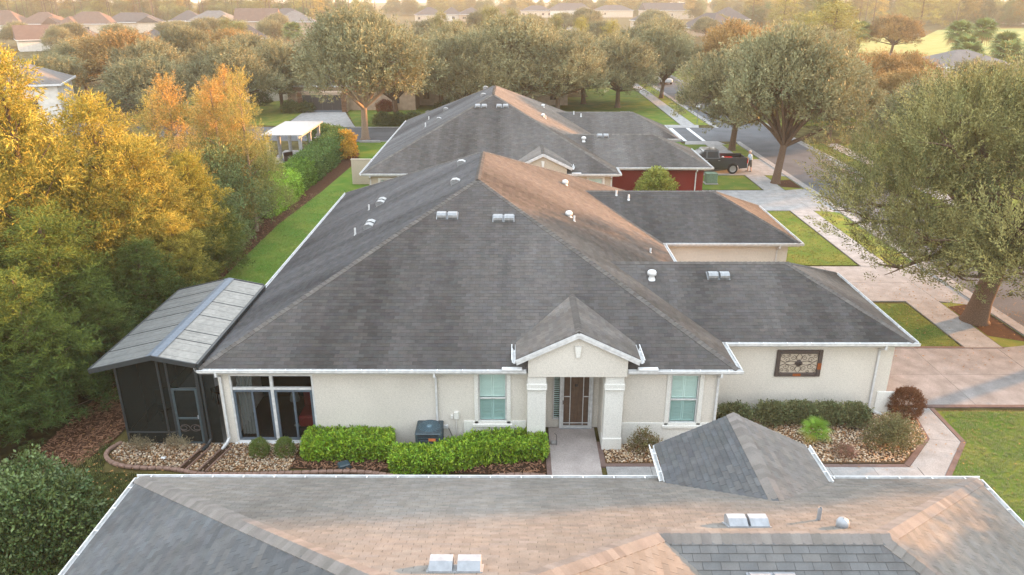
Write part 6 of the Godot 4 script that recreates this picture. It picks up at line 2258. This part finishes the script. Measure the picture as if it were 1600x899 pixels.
var house_list := []
func plain_house(label: String, X: float, D: float, w: float, d: float, he: float, hr: float, turn: float, wall: Material, roof: Material, gable := false, wing := 0) -> Node3D:
	var t := thing("house", label, "house", X, D, turn, "houses beyond the trees")
	house_list.append([X, D, " ".join(label.trim_prefix("far ").split(" ").slice(0, 9))])
	var mb := MB.new()
	mb.box(Vector3(0, he * 0.5, 0), Vector3(w, he, d))
	if wing != 0:
		mb.box(Vector3(wing * w * 0.3, he * 0.5, d * 0.5 + 1.5), Vector3(w * 0.36, he - 0.01, 3.0))
	obj("wall", mb, wall, t)
	mb = MB.new()
	hip_roof(mb, -w * 0.5, w * 0.5, -d * 0.5, d * 0.5, he, hr, 0.45, gable)
	if wing != 0:
		hip_roof(mb, wing * w * 0.3 - w * 0.18, wing * w * 0.3 + w * 0.18, -d * 0.2, d * 0.5 + 3.0, he + 0.01, he + (hr - he) * 0.62, 0.4, wing > 0)
	var r := obj("roof", mb, roof, t)
	mb = MB.new()
	for s in [-1.0, 1.0]:
		mb.bar(Vector3(-w * 0.5 - 0.45, he - 0.02, s * (d * 0.5 + 0.47)), Vector3(w * 0.5 + 0.45, he - 0.02, s * (d * 0.5 + 0.47)), 0.06, 0.2)
		mb.bar(Vector3(s * (w * 0.5 + 0.47), he - 0.02, -d * 0.5 - 0.45), Vector3(s * (w * 0.5 + 0.47), he - 0.02, d * 0.5 + 0.45), 0.06, 0.2)
	obj("fascia", mb, M.white, r)
	var n := int(w / 3.6)
	for k in n:
		var x := -w * 0.5 + (k + 0.5 + rf(-0.2, 0.2)) * w / n
		var ww := rf(0.8, 2.2)
		var wh := rf(1.1, 1.7)
		if rng.randf() < 0.35: continue
		if wing != 0 and absf(x - wing * w * 0.3) < w * 0.18 + 1.2: continue
		mb = MB.new()
		mb.box(Vector3(x, he * 0.52, d * 0.5 + 0.03), Vector3(ww, wh, 0.08))
		var f := obj("window", mb, wall, t)
		for s in [-1, 1]:
			mb = MB.new()
			mb.box(Vector3(x + s * ww * 0.24, he * 0.52, d * 0.5 + 0.07), Vector3(ww * 0.44, wh - 0.14, 0.02))
			obj("pane", mb, M.far_glass, f)
	return t

func far_houses() -> void:
	var W: Material = M.far_wall
	var Tn: Material = M.far_wall_tan
	var Wh: Material = M.far_wall_white
	var R: Material = M.far_roof
	var B: Material = M.far_roof_brown
	var P: Material = M.far_roof_pale
	# left group, lit from the right
	plain_house("far house with red brown roof cut by the left edge of the view", -194, 302, 20, 13, 2.9, 8.2, 0.1, Wh, B)
	plain_house("far brown roofed house second from the left edge, before the wood", -180, 306, 16, 13, 3.3, 7.5, 0.2, Tn, B, false, 1)
	plain_house("far house with long grey roof below the dense pines at the left", -161, 304, 19, 13, 3.4, 7.7, 0.1, W, B, false, -1)
	plain_house("far cream house with four windows left of the palm", -149, 312, 21, 13, 3.7, 7.2, 0.3, W, R, false, 1)
	plain_house("far small house with white gable at the upper left", -125, 208, 10, 9, 2.8, 6.3, 0.6, Wh, B, true)
	plain_house("far grey hip roof just right of the small white gable", -117, 212, 9, 9, 2.9, 6.6, 0.1, Tn, R)
	plain_house("far house with half hidden grey roof behind the first palm", -131, 322, 13, 12, 4.0, 7.8, 0.2, W, R)
	plain_house("far wide house with pale hip roof and screened porch", -117, 312, 18, 13, 4.1, 7.9, 0.1, W, P, false, 1)
	plain_house("far tall brown gable house, largest of the left group", -97, 302, 15, 12, 4.3, 8.9, 0.12, Tn, B, true)
	plain_house("far pale pink house right of the brown gable house", -83, 302, 15, 13, 4.2, 7.9, 0.25, Tn, P)
	plain_house("far dark little hip roof below the brown gable house", -69, 206, 8, 8, 3.2, 6.4, 0.5, Tn, R)
	plain_house("far grey roof half buried in the orange topped oak", -94, 207, 8, 8, 2.9, 5.2, 0.3, W, R)
	plain_house("far house behind the wide pale hip roof", -98, 345, 16, 12, 4.4, 8.3, 0.0, W, R)
	# centre
	plain_house("far centre house with grey hip roof left of the dark young pines", -47, 442, 15, 13, 3.3, 7.4, 0.2, W, R)
	plain_house("far centre house with narrow grey roof behind the dark young pines", -35, 446, 11, 13, 3.5, 7.4, 0.1, Wh, R)
	plain_house("far centre house with tan wall and grey roof by the bushy pine", -24, 442, 14, 13, 3.7, 7.1, 0.15, Tn, R)
	plain_house("far grey roof right of the bushy pine on the skyline", 14, 520, 20, 13, 4.0, 7.2, 0.0, W, R)
	plain_house("far house with pale gable in the middle of the skyline", 36, 522, 28, 13, 4.3, 8.7, 0.0, Wh, R, false, -1)
	plain_house("far long dark roof right of the pale gable", 64, 524, 24, 14, 4.3, 7.4, 0.05, W, R)
	# right of centre
	plain_house("far big dark roof with one bright gable wall", 91, 482, 30, 14, 5.0, 9.2, 0.15, W, R, true)
	plain_house("far grey roof with small white gable below the big dark roof", 57, 332, 15, 13, 3.7, 7.7, 0.1, W, R, false, -1)
	plain_house("far roof seen end on beside the street, with parallel ridges", 69, 282, 13, 18, 2.7, 7.7, 0.5, Tn, R, false, 1)
	plain_house("far hazy roof behind the parallel ridges", 88, 332, 13, 13, 4.2, 9.0, 0.3, W, R)
	plain_house("far hazy large grey roof near the top right", 156, 452, 21, 16, 4.9, 9.5, 0.1, Wh, R)
	plain_house("far right house with white wall at the edge of the golf course", 252, 402, 16, 12, 4.7, 8.0, 0.2, Wh, R)
	# nearer ones that stand among the oaks
	plain_house("grey hip roof with white soffit beside the golf course palms", 73.6, 130, 12.5, 10.5, 2.9, 5.2, 0.15, Wh, P)
	plain_house("low dark roof left of the grey hip roof", 61, 128, 9, 9, 2.7, 4.7, 0.0, Wh, R)
	plain_house("house with grey roof and wide white eave at the upper left", -57.6, 87.5, 12, 9, 4.4, 6.8, 0.35, Wh, P)
	plain_house("white walled house at the bend of the cross street", -36.5, 107, 8.5, 6.5, 3.0, 5.4, 0.62, Wh, P)
	var g := plain_house("house with dark garage opening and stone pillars across the cross street", -20.5, 102.5, 16, 11, 3.0, 6.2, 0.0, Tn, R)
	ox = 0; od = 0
	var mb := MB.new()
	mb.box(Vector3(-3.4, 1.2, 6.4), Vector3(6.2, 2.4, 1.6))
	obj("garage_bay", mb, M.far_wall_tan, g)
	mb = MB.new()
	mb.box(Vector3(-3.35, 1.05, 7.19), Vector3(4.75, 2.0, 0.06))
	var door := obj("screen_door", mb, M.black_trim, g)
	for k in 5:
		mb = MB.new()
		mb.box(Vector3(-5.7 + k * 1.18, 1.05, 7.24), Vector3(0.05, 2.0, 0.05))
		obj("post", mb, M.bronze_alu, door)
	mb = MB.new()
	mb.box(Vector3(-3.35, 0.12, 7.25), Vector3(4.8, 0.22, 0.06))
	obj("kick_rail", mb, M.blue_alu, door)
	for s in [-1, 1]:
		for k in 8:
			mb = MB.new()
			mb.cbox(Vector3(-3.35 + s * 2.72 + rf(-0.02, 0.02), 0.15 + k * 0.3, 7.12), Vector3(0.62, 0.28, 0.4), 0.03)
			obj("stone", mb, M.fence_wood, g)
	plain_house("villa behind the oaks across the cross street, left part", -3, 108, 20, 13, 2.9, 6.8, 0.0, W, P)
	# low panel wall beside the second villa
	var t := thing("privacy_wall", "plain beige panel wall standing beside the second villa", "wall", -11.2, 57.0)
	ox = 0; od = 0
	mb = MB.new()
	mb.cbox(Vector3(0, 0.95, 0), Vector3(2.5, 1.9, 0.15), 0.02)
	obj("panel", mb, M.stucco_tan, t)
	mb = MB.new()
	mb.cbox(Vector3(0, 1.93, 0), Vector3(2.56, 0.06, 0.2), 0.015)
	obj("coping", mb, M.stucco_tan, t)

func pergola() -> void:
	var t := thing("pergola", "white pergola with slatted roof in the garden behind the hedge", "pergola", -19.1, 65.6)
	ox = 0; od = 0
	var mb: MB
	for sx in [-1, 1]:
		for sz in [-1, 0, 1]:
			mb = MB.new()
			mb.cbox(Vector3(sx * 1.35, 1.32, sz * 3.1), Vector3(0.24, 2.64, 0.24), 0.02)
			mb.cbox(Vector3(sx * 1.35, 0.08, sz * 3.1), Vector3(0.32, 0.16, 0.32), 0.02)
			mb.cbox(Vector3(sx * 1.35, 2.54, sz * 3.1), Vector3(0.32, 0.12, 0.32), 0.02)
			obj("post", mb, M.white_wood, t)
		mb = MB.new()
		mb.cbox(Vector3(sx * 1.35, 2.69, 0), Vector3(0.14, 0.24, 7.2), 0.015)
		obj("beam", mb, M.white_wood, t)
	for k in 34:
		mb = MB.new()
		mb.cbox(Vector3(0, 2.86, -3.5 + k * 0.212), Vector3(3.4, 0.10, 0.185), 0.012)
		obj("slat", mb, M.white_wood, t)
	var fl := MB.new()
	fl.slab(PV([-21.5, 60.5, -17.4, 60.5, -17.4, 70.5, -21.5, 70.5]), -0.02, 0.03)
	structure(obj("patio", fl, M.paver_pink))
	for k in 3:
		var c := thing("wicker_chair", ["dark wicker chair under the pergola's near corner", "dark wicker chair with pale cushion in the pergola's shade", "dark wicker chair at the right post of the pergola"][k], "chair", [-18.4, -19.3, -18.0][k], [63.4, 64.6, 65.6][k], [2.2, 0.8, -1.9][k], "wicker chairs under the pergola", 0.03)
		ox = 0; od = 0
		mb = MB.new()
		mb.cbox(Vector3(0, 0.22, 0), Vector3(0.86, 0.40, 0.84), 0.05)
		obj("seat", mb, M.wicker, c)
		mb = MB.new()
		mb.cbox(Vector3(0, 0.62, -0.36), Vector3(0.86, 0.60, 0.14), 0.05, Basis(Vector3.RIGHT, -0.12))
		obj("backrest", mb, M.wicker, c)
		for s in [-1, 1]:
			mb = MB.new()
			mb.cbox(Vector3(s * 0.38, 0.48, 0), Vector3(0.12, 0.24, 0.8), 0.04)
			obj("armrest", mb, M.wicker, c)
		mb = MB.new()
		mb.cbox(Vector3(0, 0.47, 0.02), Vector3(0.62, 0.12, 0.66), 0.04)
		obj("cushion", mb, M.cushion, c)
	t = thing("fountain", "small tiered stone fountain at the back of the pergola garden", "fountain", -18.2, 69.6)
	ox = 0; od = 0
	mb = MB.new()
	mb.lathe(PackedVector2Array([Vector2(0.30, 0), Vector2(0.30, 0.1), Vector2(0.12, 0.18), Vector2(0.10, 0.7), Vector2(0.42, 0.86), Vector2(0.46, 0.95), Vector2(0.40, 0.93), Vector2(0.08, 0.9)]), 18)
	obj("basin", mb, M.concrete, t)
	mb = MB.new()
	mb.lathe(PackedVector2Array([Vector2(0.07, 0.9), Vector2(0.06, 1.2), Vector2(0.24, 1.32), Vector2(0.26, 1.38), Vector2(0.06, 1.38), Vector2(0.05, 1.55), Vector2(0.09, 1.62), Vector2(0.01, 1.74)]), 16)
	obj("upper_bowl", mb, M.concrete, t)


# ---------------------------------------------------------------- pickup, person, street furniture
func pickup() -> void:
	# front along +x, turned to face the garage
	var t := thing("pickup_truck", "dark grey pickup truck parked in the driveway with its open bed towards the street", "pickup truck", 15.95, 61.6, PI)
	ox = 0; od = 0
	var hw := 0.98
	var arch := func(cx: float, r: float) -> Array:
		var a := []
		for k in 9:
			var w := PI - PI * k / 8.0
			a.append(Vector2(cx + cos(w) * r, 0.42 + sin(w) * r))
		return a
	var pr := PackedVector2Array([Vector2(-2.88, 0.50), Vector2(-2.3, 0.44)])
	for p in arch.call(-1.78, 0.48): pr.append(p)
	pr.append(Vector2(-1.2, 0.36))
	pr.append(Vector2(1.3, 0.36))
	for p in arch.call(1.85, 0.48): pr.append(p)
	pr.append_array(PackedVector2Array([Vector2(2.6, 0.44), Vector2(2.88, 0.52), Vector2(2.92, 0.85), Vector2(2.84, 1.12), Vector2(2.5, 1.20), Vector2(1.42, 1.26), Vector2(-0.72, 1.26), Vector2(-0.72, 1.30), Vector2(-2.86, 1.30), Vector2(-2.92, 1.2)]))
	for s in [-1, 1]:
		# body side with wheel arches, slightly bowed
		var mb := MB.new()
		mb.ext(pr, Vector3(0, 0, s * hw), Vector3.RIGHT, Vector3.UP, Vector3(0, 0, -s * 0.16))
		obj("body_side", mb, M.truck_paint, t)
		mb = MB.new()
		for cx in [-1.78, 1.85]:
			var p := PackedVector3Array()
			var r := PackedFloat32Array()
			for q in arch.call(cx, 0.50):
				p.append(Vector3(q.x, q.y, s * (hw + 0.005))); r.append(0.045)
			mb.tube(p, r, 6, true)
		obj("wheel_flare", mb, M.black_trim, t)
	var mb := MB.new()
	mb.cbox(Vector3(2.05, 0.82, 0), Vector3(1.62, 0.76, 1.66), 0.10)
	mb.cbox(Vector3(2.05, 1.17, 0), Vector3(1.5, 0.10, 1.7), 0.04)
	mb.cbox(Vector3(0.4, 0.80, 0), Vector3(2.2, 0.86, 1.66), 0.05)
	obj("bonnet", mb, M.truck_paint, t)
	# open bed: floor, front wall, tailgate
	mb = MB.new()
	mb.box(Vector3(-1.8, 0.70, 0), Vector3(2.1, 0.06, 1.64))
	mb.box(Vector3(-0.77, 1.0, 0), Vector3(0.08, 0.58, 1.64))
	obj("bed_floor", mb, M.black_trim, t)
	mb = MB.new()
	mb.cbox(Vector3(-2.86, 0.96, 0), Vector3(0.09, 0.62, 1.62), 0.02)
	obj("tailgate", mb, M.truck_paint, t)
	mb = MB.new()
	for s in [-1, 1]:
		mb.cbox(Vector3(-1.8, 1.315, s * 0.90), Vector3(2.1, 0.04, 0.15), 0.012)
	obj("bed_rail", mb, M.black_trim, t)
	mb = MB.new()
	mb.cbox(Vector3(-1.45, 0.98, -0.25), Vector3(0.9, 0.5, 0.7), 0.04)
	obj("red_load", mb, M.tail_red, t)
	mb = MB.new()
	mb.cbox(Vector3(-1.0, 1.25, -0.5), Vector3(0.2, 0.22, 0.2), 0.05)
	obj("white_jug", mb, M.white, t)
	# cab as a tapering shell
	var lo := [Vector3(1.50, 1.26, 0.93), Vector3(-0.70, 1.26, 0.93)]
	var hi := [Vector3(0.62, 1.86, 0.76), Vector3(-0.56, 1.88, 0.76)]
	mb = MB.new()
	var mz := func(p: Vector3) -> Vector3: return Vector3(p.x, p.y, -p.z)
	mb.quad(hi[0], mz.call(hi[0]), mz.call(hi[1]), hi[1])
	mb.quad(lo[0], mz.call(lo[0]), mz.call(hi[0]), hi[0])
	mb.quad(mz.call(lo[1]), lo[1], hi[1], mz.call(hi[1]))
	for s in [1.0, -1.0]:
		var f := func(p: Vector3) -> Vector3: return Vector3(p.x, p.y, p.z * s)
		mb.quad(f.call(lo[1]), f.call(lo[0]), f.call(hi[0]), f.call(hi[1]))
	mb.cbox(Vector3(0.03, 1.885, 0), Vector3(1.14, 0.05, 1.46), 0.02)
	obj("cab", mb, M.truck_paint, t)
	var win := func(nm: String, a: Vector3, b: Vector3, c: Vector3, d: Vector3, off: Vector3) -> void:
		var w := MB.new()
		w.quad(a + off, b + off, c + off, d + off)
		obj(nm, w, M.truck_glass, t)
	for s in [1.0, -1.0]:
		win.call("side_window", Vector3(0.44, 1.31, 0.918 * s), Vector3(1.30, 1.31, 0.918 * s), Vector3(0.60, 1.79, 0.782 * s), Vector3(0.44, 1.80, 0.78 * s), Vector3(0, 0, 0.006 * s))
		win.call("side_window", Vector3(-0.56, 1.31, 0.918 * s), Vector3(0.36, 1.31, 0.918 * s), Vector3(0.36, 1.80, 0.78 * s), Vector3(-0.48, 1.81, 0.778 * s), Vector3(0, 0, 0.006 * s))
		var m := MB.new()
		m.cbox(Vector3(1.02, 1.38, s * 1.08), Vector3(0.12, 0.20, 0.24), 0.03)
		obj("mirror", m, M.black_trim, t)
		m = MB.new()
		m.cbox(Vector3(-2.90, 1.04, s * 0.91), Vector3(0.09, 0.34, 0.16), 0.015)
		obj("tail_light", m, M.tail_red, t)
		m = MB.new()
		m.cbox(Vector3(2.86, 0.95, s * 0.72), Vector3(0.08, 0.18, 0.4), 0.02)
		obj("headlight", m, M.white_alu, t)
		for x in [0.38, -0.60]:
			m = MB.new()
			m.cbox(Vector3(x, 1.10, s * 0.99), Vector3(0.18, 0.035, 0.03), 0.008)
			obj("door_handle", m, M.rim, t)
		m = MB.new()
		m.box(Vector3(0.40, 0.85, s * 0.9815), Vector3(0.012, 0.76, 0.004))
		m.box(Vector3(-0.66, 0.85, s * 0.9815), Vector3(0.012, 0.76, 0.004))
		obj("door_gap", m, M.black_trim, t)
	win.call("windscreen", Vector3(1.42, 1.32, -0.84), Vector3(1.42, 1.32, 0.84), Vector3(0.70, 1.81, 0.70), Vector3(0.70, 1.81, -0.70), Vector3(0.012, 0.012, 0))
	win.call("rear_window", Vector3(-0.69, 1.34, 0.8), Vector3(-0.69, 1.34, -0.8), Vector3(-0.58, 1.78, -0.68), Vector3(-0.58, 1.78, 0.68), Vector3(-0.012, 0.004, 0))
	mb = MB.new()
	mb.cbox(Vector3(-2.96, 0.56, 0), Vector3(0.16, 0.22, 1.86), 0.04)
	mb.cbox(Vector3(2.95, 0.56, 0), Vector3(0.14, 0.24, 1.9), 0.05)
	obj("bumper", mb, M.rim, t)
	for x in [-1.78, 1.85]:
		for s in [-1.0, 1.0]:
			var w := MB.new()
			var xf := Transform3D(Basis(Vector3.RIGHT, PI / 2 * s), Vector3(x, 0.41, s * 0.83))
			w.lathe(PackedVector2Array([Vector2(0.24, -0.13), Vector2(0.37, -0.13), Vector2(0.41, -0.09), Vector2(0.41, 0.09), Vector2(0.37, 0.13), Vector2(0.27, 0.13), Vector2(0.25, 0.10)]), 24, xf)
			var wheel := obj("wheel", w, M.tyre, t)
			w = MB.new()
			w.lathe(PackedVector2Array([Vector2(0.26, 0.10), Vector2(0.27, 0.125), Vector2(0.245, 0.12), Vector2(0.235, 0.08), Vector2(0.01, 0.07)]), 24, xf)
			for k in 6:
				var a := TAU * k / 6.0
				w.box(Vector3(x + cos(a) * 0.14, 0.41 + sin(a) * 0.14, s * 0.93), Vector3(0.22, 0.055, 0.03), Basis(Vector3.BACK, a))
			obj("rim", w, M.rim, wheel)

func seg_dist(p: Vector3, a: Vector3, b: Vector3, ra: float, rb: float) -> float:
	var ab := b - a
	var t := clampf((p - a).dot(ab) / ab.length_squared(), 0.0, 1.0)
	return p.distance_to(a + ab * t) - lerpf(ra, rb, t)

func person() -> void:
	# standing man leaning a little over the tailgate; x forward
	var t := thing("person", "person in light blue shirt and dark shorts standing behind the pickup", "person", 19.35, 61.5, PI)
	ox = 0; od = 0
	var skin := Color(0.50, 0.29, 0.20)
	var shirt := Color(0.36, 0.48, 0.60)
	var short_ := Color(0.10, 0.095, 0.09)
	var shoe := Color(0.20, 0.19, 0.18)
	var hair := Color(0.55, 0.52, 0.48)
	var bones := []
	var B := func(a: Vector3, b: Vector3, ra: float, rb: float, c: Color) -> void: bones.append([a, b, ra, rb, c])
	for s in [-1.0, 1.0]:
		var f := 0.10 if s > 0 else -0.08
		B.call(Vector3(f * 1.2, 0.05, s * 0.11), Vector3(f * 1.2 + 0.17, 0.035, s * 0.13), 0.05, 0.04, shoe)
		B.call(Vector3(f * 1.2, 0.09, s * 0.11), Vector3(f * 0.8, 0.48, s * 0.105), 0.042, 0.058, skin)
		B.call(Vector3(f * 0.8, 0.48, s * 0.105), Vector3(0, 0.90, s * 0.095), 0.078, 0.098, short_)
		B.call(Vector3(0.08, 1.42, s * 0.17), Vector3(0.14, 1.17, s * 0.23), 0.062, 0.050, shirt)
		B.call(Vector3(0.14, 1.17, s * 0.23), Vector3(0.36, 1.14, s * 0.17), 0.044, 0.032, skin)
		B.call(Vector3(0.36, 1.14, s * 0.17), Vector3(0.43, 1.15, s * 0.16), 0.036, 0.030, skin)
	B.call(Vector3(0, 0.92, -0.06), Vector3(0, 0.92, 0.06), 0.13, 0.13, short_)
	B.call(Vector3(0.0, 1.02, 0), Vector3(0.05, 1.30, 0), 0.145, 0.165, shirt)
	B.call(Vector3(0.07, 1.38, -0.12), Vector3(0.07, 1.38, 0.12), 0.09, 0.09, shirt)
	B.call(Vector3(0.08, 1.44, 0), Vector3(0.11, 1.54, 0), 0.058, 0.055, skin)
	B.call(Vector3(0.13, 1.60, 0), Vector3(0.12, 1.68, 0), 0.088, 0.094, skin)
	B.call(Vector3(0.22, 1.62, 0), Vector3(0.235, 1.605, 0), 0.018, 0.016, skin)
	B.call(Vector3(0.10, 1.70, 0), Vector3(0.08, 1.66, 0), 0.097, 0.09, hair)
	for s in [-1.0, 1.0]:
		B.call(Vector3(0.11, 1.625, s * 0.092), Vector3(0.11, 1.655, s * 0.095), 0.02, 0.02, skin)
	var h := 0.032
	var lo := Vector3(-0.26, -0.02, -0.36)
	var nx := 26
	var ny := 58
	var nz := 23
	var val := PackedFloat32Array()
	val.resize(nx * ny * nz)
	for k in nz:
		for j in ny:
			for i in nx:
				var p := lo + Vector3(i, j, k) * h
				var d := 1.0
				for b in bones:
					if absf(p.y - (b[0].y + b[1].y) * 0.5) > absf(b[0].y - b[1].y) * 0.5 + 0.26: continue
					var e := seg_dist(p, b[0], b[1], b[2], b[3])
					var q := maxf(0.03 - absf(d - e), 0.0) / 0.03
					d = minf(d, e) - q * q * 0.0075
				val[(k * ny + j) * nx + i] = d
	var idx := {}
	var mb := MB.new()
	for k in nz - 1:
		for j in ny - 1:
			for i in nx - 1:
				var sum := Vector3.ZERO
				var cnt := 0
				for e in [[0, 0, 0, 1, 0, 0], [0, 1, 0, 1, 1, 0], [0, 0, 1, 1, 0, 1], [0, 1, 1, 1, 1, 1], [0, 0, 0, 0, 1, 0], [1, 0, 0, 1, 1, 0], [0, 0, 1, 0, 1, 1], [1, 0, 1, 1, 1, 1], [0, 0, 0, 0, 0, 1], [1, 0, 0, 1, 0, 1], [0, 1, 0, 0, 1, 1], [1, 1, 0, 1, 1, 1]]:
					var a := val[((k + e[2]) * ny + j + e[1]) * nx + i + e[0]]
					var b := val[((k + e[5]) * ny + j + e[4]) * nx + i + e[3]]
					if (a < 0) != (b < 0):
						sum += Vector3(i + e[0], j + e[1], k + e[2]).lerp(Vector3(i + e[3], j + e[4], k + e[5]), a / (a - b))
						cnt += 1
				if cnt:
					idx[Vector3i(i, j, k)] = mb.v.size()
					var p := lo + sum / cnt * h
					var best := 9.0
					var col := skin
					for b in bones:
						var e := seg_dist(p, b[0], b[1], b[2], b[3])
						if e < best:
							best = e; col = b[4]
					mb.v.append(p)
					mb.c.append(col)
	for c in idx:
		var ax := [Vector3i(1, 0, 0), Vector3i(0, 1, 0), Vector3i(0, 0, 1)]
		for a in 3:
			var u: Vector3i = ax[(a + 1) % 3]
			var w: Vector3i = ax[(a + 2) % 3]
			var q: Vector3i = c + ax[a]
			if q.x >= nx or q.y >= ny or q.z >= nz: continue
			var s0 := val[(c.z * ny + c.y) * nx + c.x] < 0
			var s1 := val[(q.z * ny + q.y) * nx + q.x] < 0
			if s0 == s1 or not idx.has(c - u) or not idx.has(c - w) or not idx.has(c - u - w): continue
			var f := [idx[c], idx[c - u], idx[c - u - w], idx[c - w]]
			if s0: f.reverse()
			mb.i.append_array(PackedInt32Array([f[0], f[1], f[2], f[0], f[2], f[3]]))
	var st := SurfaceTool.new()
	st.create_from_arrays(_arrays(mb))
	st.generate_normals()
	var body := st.commit()
	# fingers curled over the edge of the tailgate, added to the same body
	var fg := MB.new()
	fg.col = skin
	for s in [-1.0, 1.0]:
		for k in 4:
			var z: float = s * (0.16 - 0.03 + k * 0.02)
			var l: float = [0.06, 0.072, 0.068, 0.052][k]
			fg.tube(PackedVector3Array([Vector3(0.42, 1.155, z), Vector3(0.42 + l * 0.6, 1.16, z), Vector3(0.42 + l, 1.135, z), Vector3(0.42 + l, 1.115, z)]), PackedFloat32Array([0.010, 0.0095, 0.009, 0.007]), 6)
		fg.tube(PackedVector3Array([Vector3(0.38, 1.14, s * 0.13), Vector3(0.41, 1.13, s * 0.10), Vector3(0.44, 1.12, s * 0.095)]), PackedFloat32Array([0.013, 0.011, 0.008]), 6)
	var st2 := SurfaceTool.new()
	st2.append_from(body, 0, Transform3D())
	st2.append_from(fg.mesh(), 0, Transform3D())
	put(st2.commit(), "body", M.skin, t)

func _arrays(mb: MB) -> Array:
	var arr := []
	arr.resize(Mesh.ARRAY_MAX)
	arr[Mesh.ARRAY_VERTEX] = mb.v
	arr[Mesh.ARRAY_COLOR] = mb.c
	arr[Mesh.ARRAY_INDEX] = mb.i
	return arr

func street_furniture() -> void:
	var t := thing("utility_box", "green metal utility cabinet on the lawn beside the red garage wall", "utility box", 15.15, 57.35)
	ox = 0; od = 0
	var mb := MB.new()
	mb.cbox(Vector3(0, 0.04, 0), Vector3(1.0, 0.08, 0.85), 0.01)
	obj("pad", mb, M.concrete, t)
	mb = MB.new()
	mb.cbox(Vector3(0, 0.42, 0), Vector3(0.86, 0.70, 0.70), 0.03)
	obj("cabinet", mb, M.utility_green, t)
	mb = MB.new()
	mb.cbox(Vector3(0, 0.80, 0.0), Vector3(0.90, 0.08, 0.74), 0.03)
	obj("lid", mb, M.utility_green, t)
	t = thing("street_sign", "small white street sign on a thin post at the crossing", "street sign", 20.6, 86.2)
	ox = 0; od = 0
	mb = MB.new()
	mb.tube(PackedVector3Array([Vector3.ZERO, Vector3(0, 2.3, 0)]), PackedFloat32Array([0.035, 0.035]), 8)
	obj("post", mb, M.galv, t)
	mb = MB.new()
	mb.cbox(Vector3(0, 2.1, 0.05), Vector3(0.5, 0.5, 0.02), 0.008)
	obj("plate", mb, M.white, t)
	t = thing("parked_car", "white parked car seen through the oaks on the far street", "car", 24.6, 128, 0.04)
	ox = 0; od = 0
	mb = MB.new()
	mb.cbox(Vector3(0, 0.62, 0), Vector3(1.8, 0.62, 4.4), 0.14)
	obj("body", mb, M.white, t)
	mb = MB.new()
	mb.cbox(Vector3(0, 1.15, 0.1), Vector3(1.5, 0.56, 2.4), 0.22)
	obj("cabin", mb, M.far_glass, t)
	mb = MB.new()
	mb.cbox(Vector3(0, 1.43, 0.1), Vector3(1.35, 0.05, 1.8), 0.02)
	obj("roof", mb, M.white, t)
	for s in [-1, 1]:
		for z in [-1.35, 1.35]:
			var w := MB.new()
			w.lathe(PackedVector2Array([Vector2(0.05, -0.1), Vector2(0.32, -0.1), Vector2(0.32, 0.1), Vector2(0.05, 0.11)]), 16, Transform3D(Basis(Vector3.BACK, PI / 2), Vector3(s * 0.82, 0.32, z)))
			obj("wheel", w, M.tyre, t)


# ---------------------------------------------------------------- the scene
func _ready() -> void:
	var cam := Camera3D.new()
	cam.position = Vector3(0, 13.6, 0)
	cam.rotation = Vector3(-0.3702, 0.0034, 0)
	cam.fov = 41.73
	cam.near = 0.1
	cam.far = 3000.0
	add_child(cam)
	cam.name = "camera"
	var sun := DirectionalLight3D.new()
	var el := deg_to_rad(9.0)
	var az := deg_to_rad(25.0)
	var s := Vector3(cos(el) * cos(az), sin(el), -cos(el) * sin(az))
	sun.basis = Basis.looking_at(-s)
	sun.light_energy = 1.6
	sun.light_color = Color(1.0, 0.72, 0.44)
	sun.light_angular_distance = 1.0
	sun.shadow_enabled = true
	add_child(sun)
	sun.name = "sun"
	var sky := ProceduralSkyMaterial.new()
	sky.sky_top_color = Color(0.78, 0.82, 0.86)
	sky.sky_horizon_color = Color(0.97, 0.95, 0.90)
	sky.sky_curve = 0.18
	sky.ground_bottom_color = Color(0.25, 0.24, 0.2)
	sky.ground_horizon_color = Color(0.80, 0.72, 0.62)
	sky.sky_energy_multiplier = 1.1
	var env := Environment.new()
	env.background_mode = Environment.BG_SKY
	env.sky = Sky.new()
	env.sky.sky_material = sky
	env.tonemap_mode = Environment.TONE_MAPPER_LINEAR
	env.tonemap_exposure = 3.7
	env.ssao_enabled = true
	env.ssil_enabled = true
	env.sdfgi_enabled = true
	env.fog_enabled = true
	env.fog_density = 0.00036
	env.fog_light_color = Color(1.0, 0.97, 0.90)
	var we := WorldEnvironment.new()
	we.environment = env
	add_child(we)
	we.name = "world"
	rng.seed = 20
	make_materials()
	ground_and_roads()
	near_villa()
	villa("villa", "middle villa with dark grey hip roof and gabled entrance, facing the camera", -1.43, 31.72, true, M.stucco, M.stucco, Color(0.118, 0.109, 0.104))
	villa("villa", "second villa behind, with a red garage wall", -1.55, 58.82, false, M.stucco_red, M.stucco_tan, Color(0.145, 0.135, 0.128))
	far_houses()
	porch()
	edging()
	gravel()
	mulch_chips()
	splash_channel()
	make_oaks()
	make_cedars()
	make_cypresses()
	make_thickets()
	make_pines()
	forest()
	oaks_all()
	pines_all()
	far_woods()
	palms()
	near_plants()
	garden_hedges()
	grass()
	fallen_leaves()
	pergola()
	air_conditioner()
	wall_fittings()
	wall_art()
	pickup()
	person()
	street_furniture()
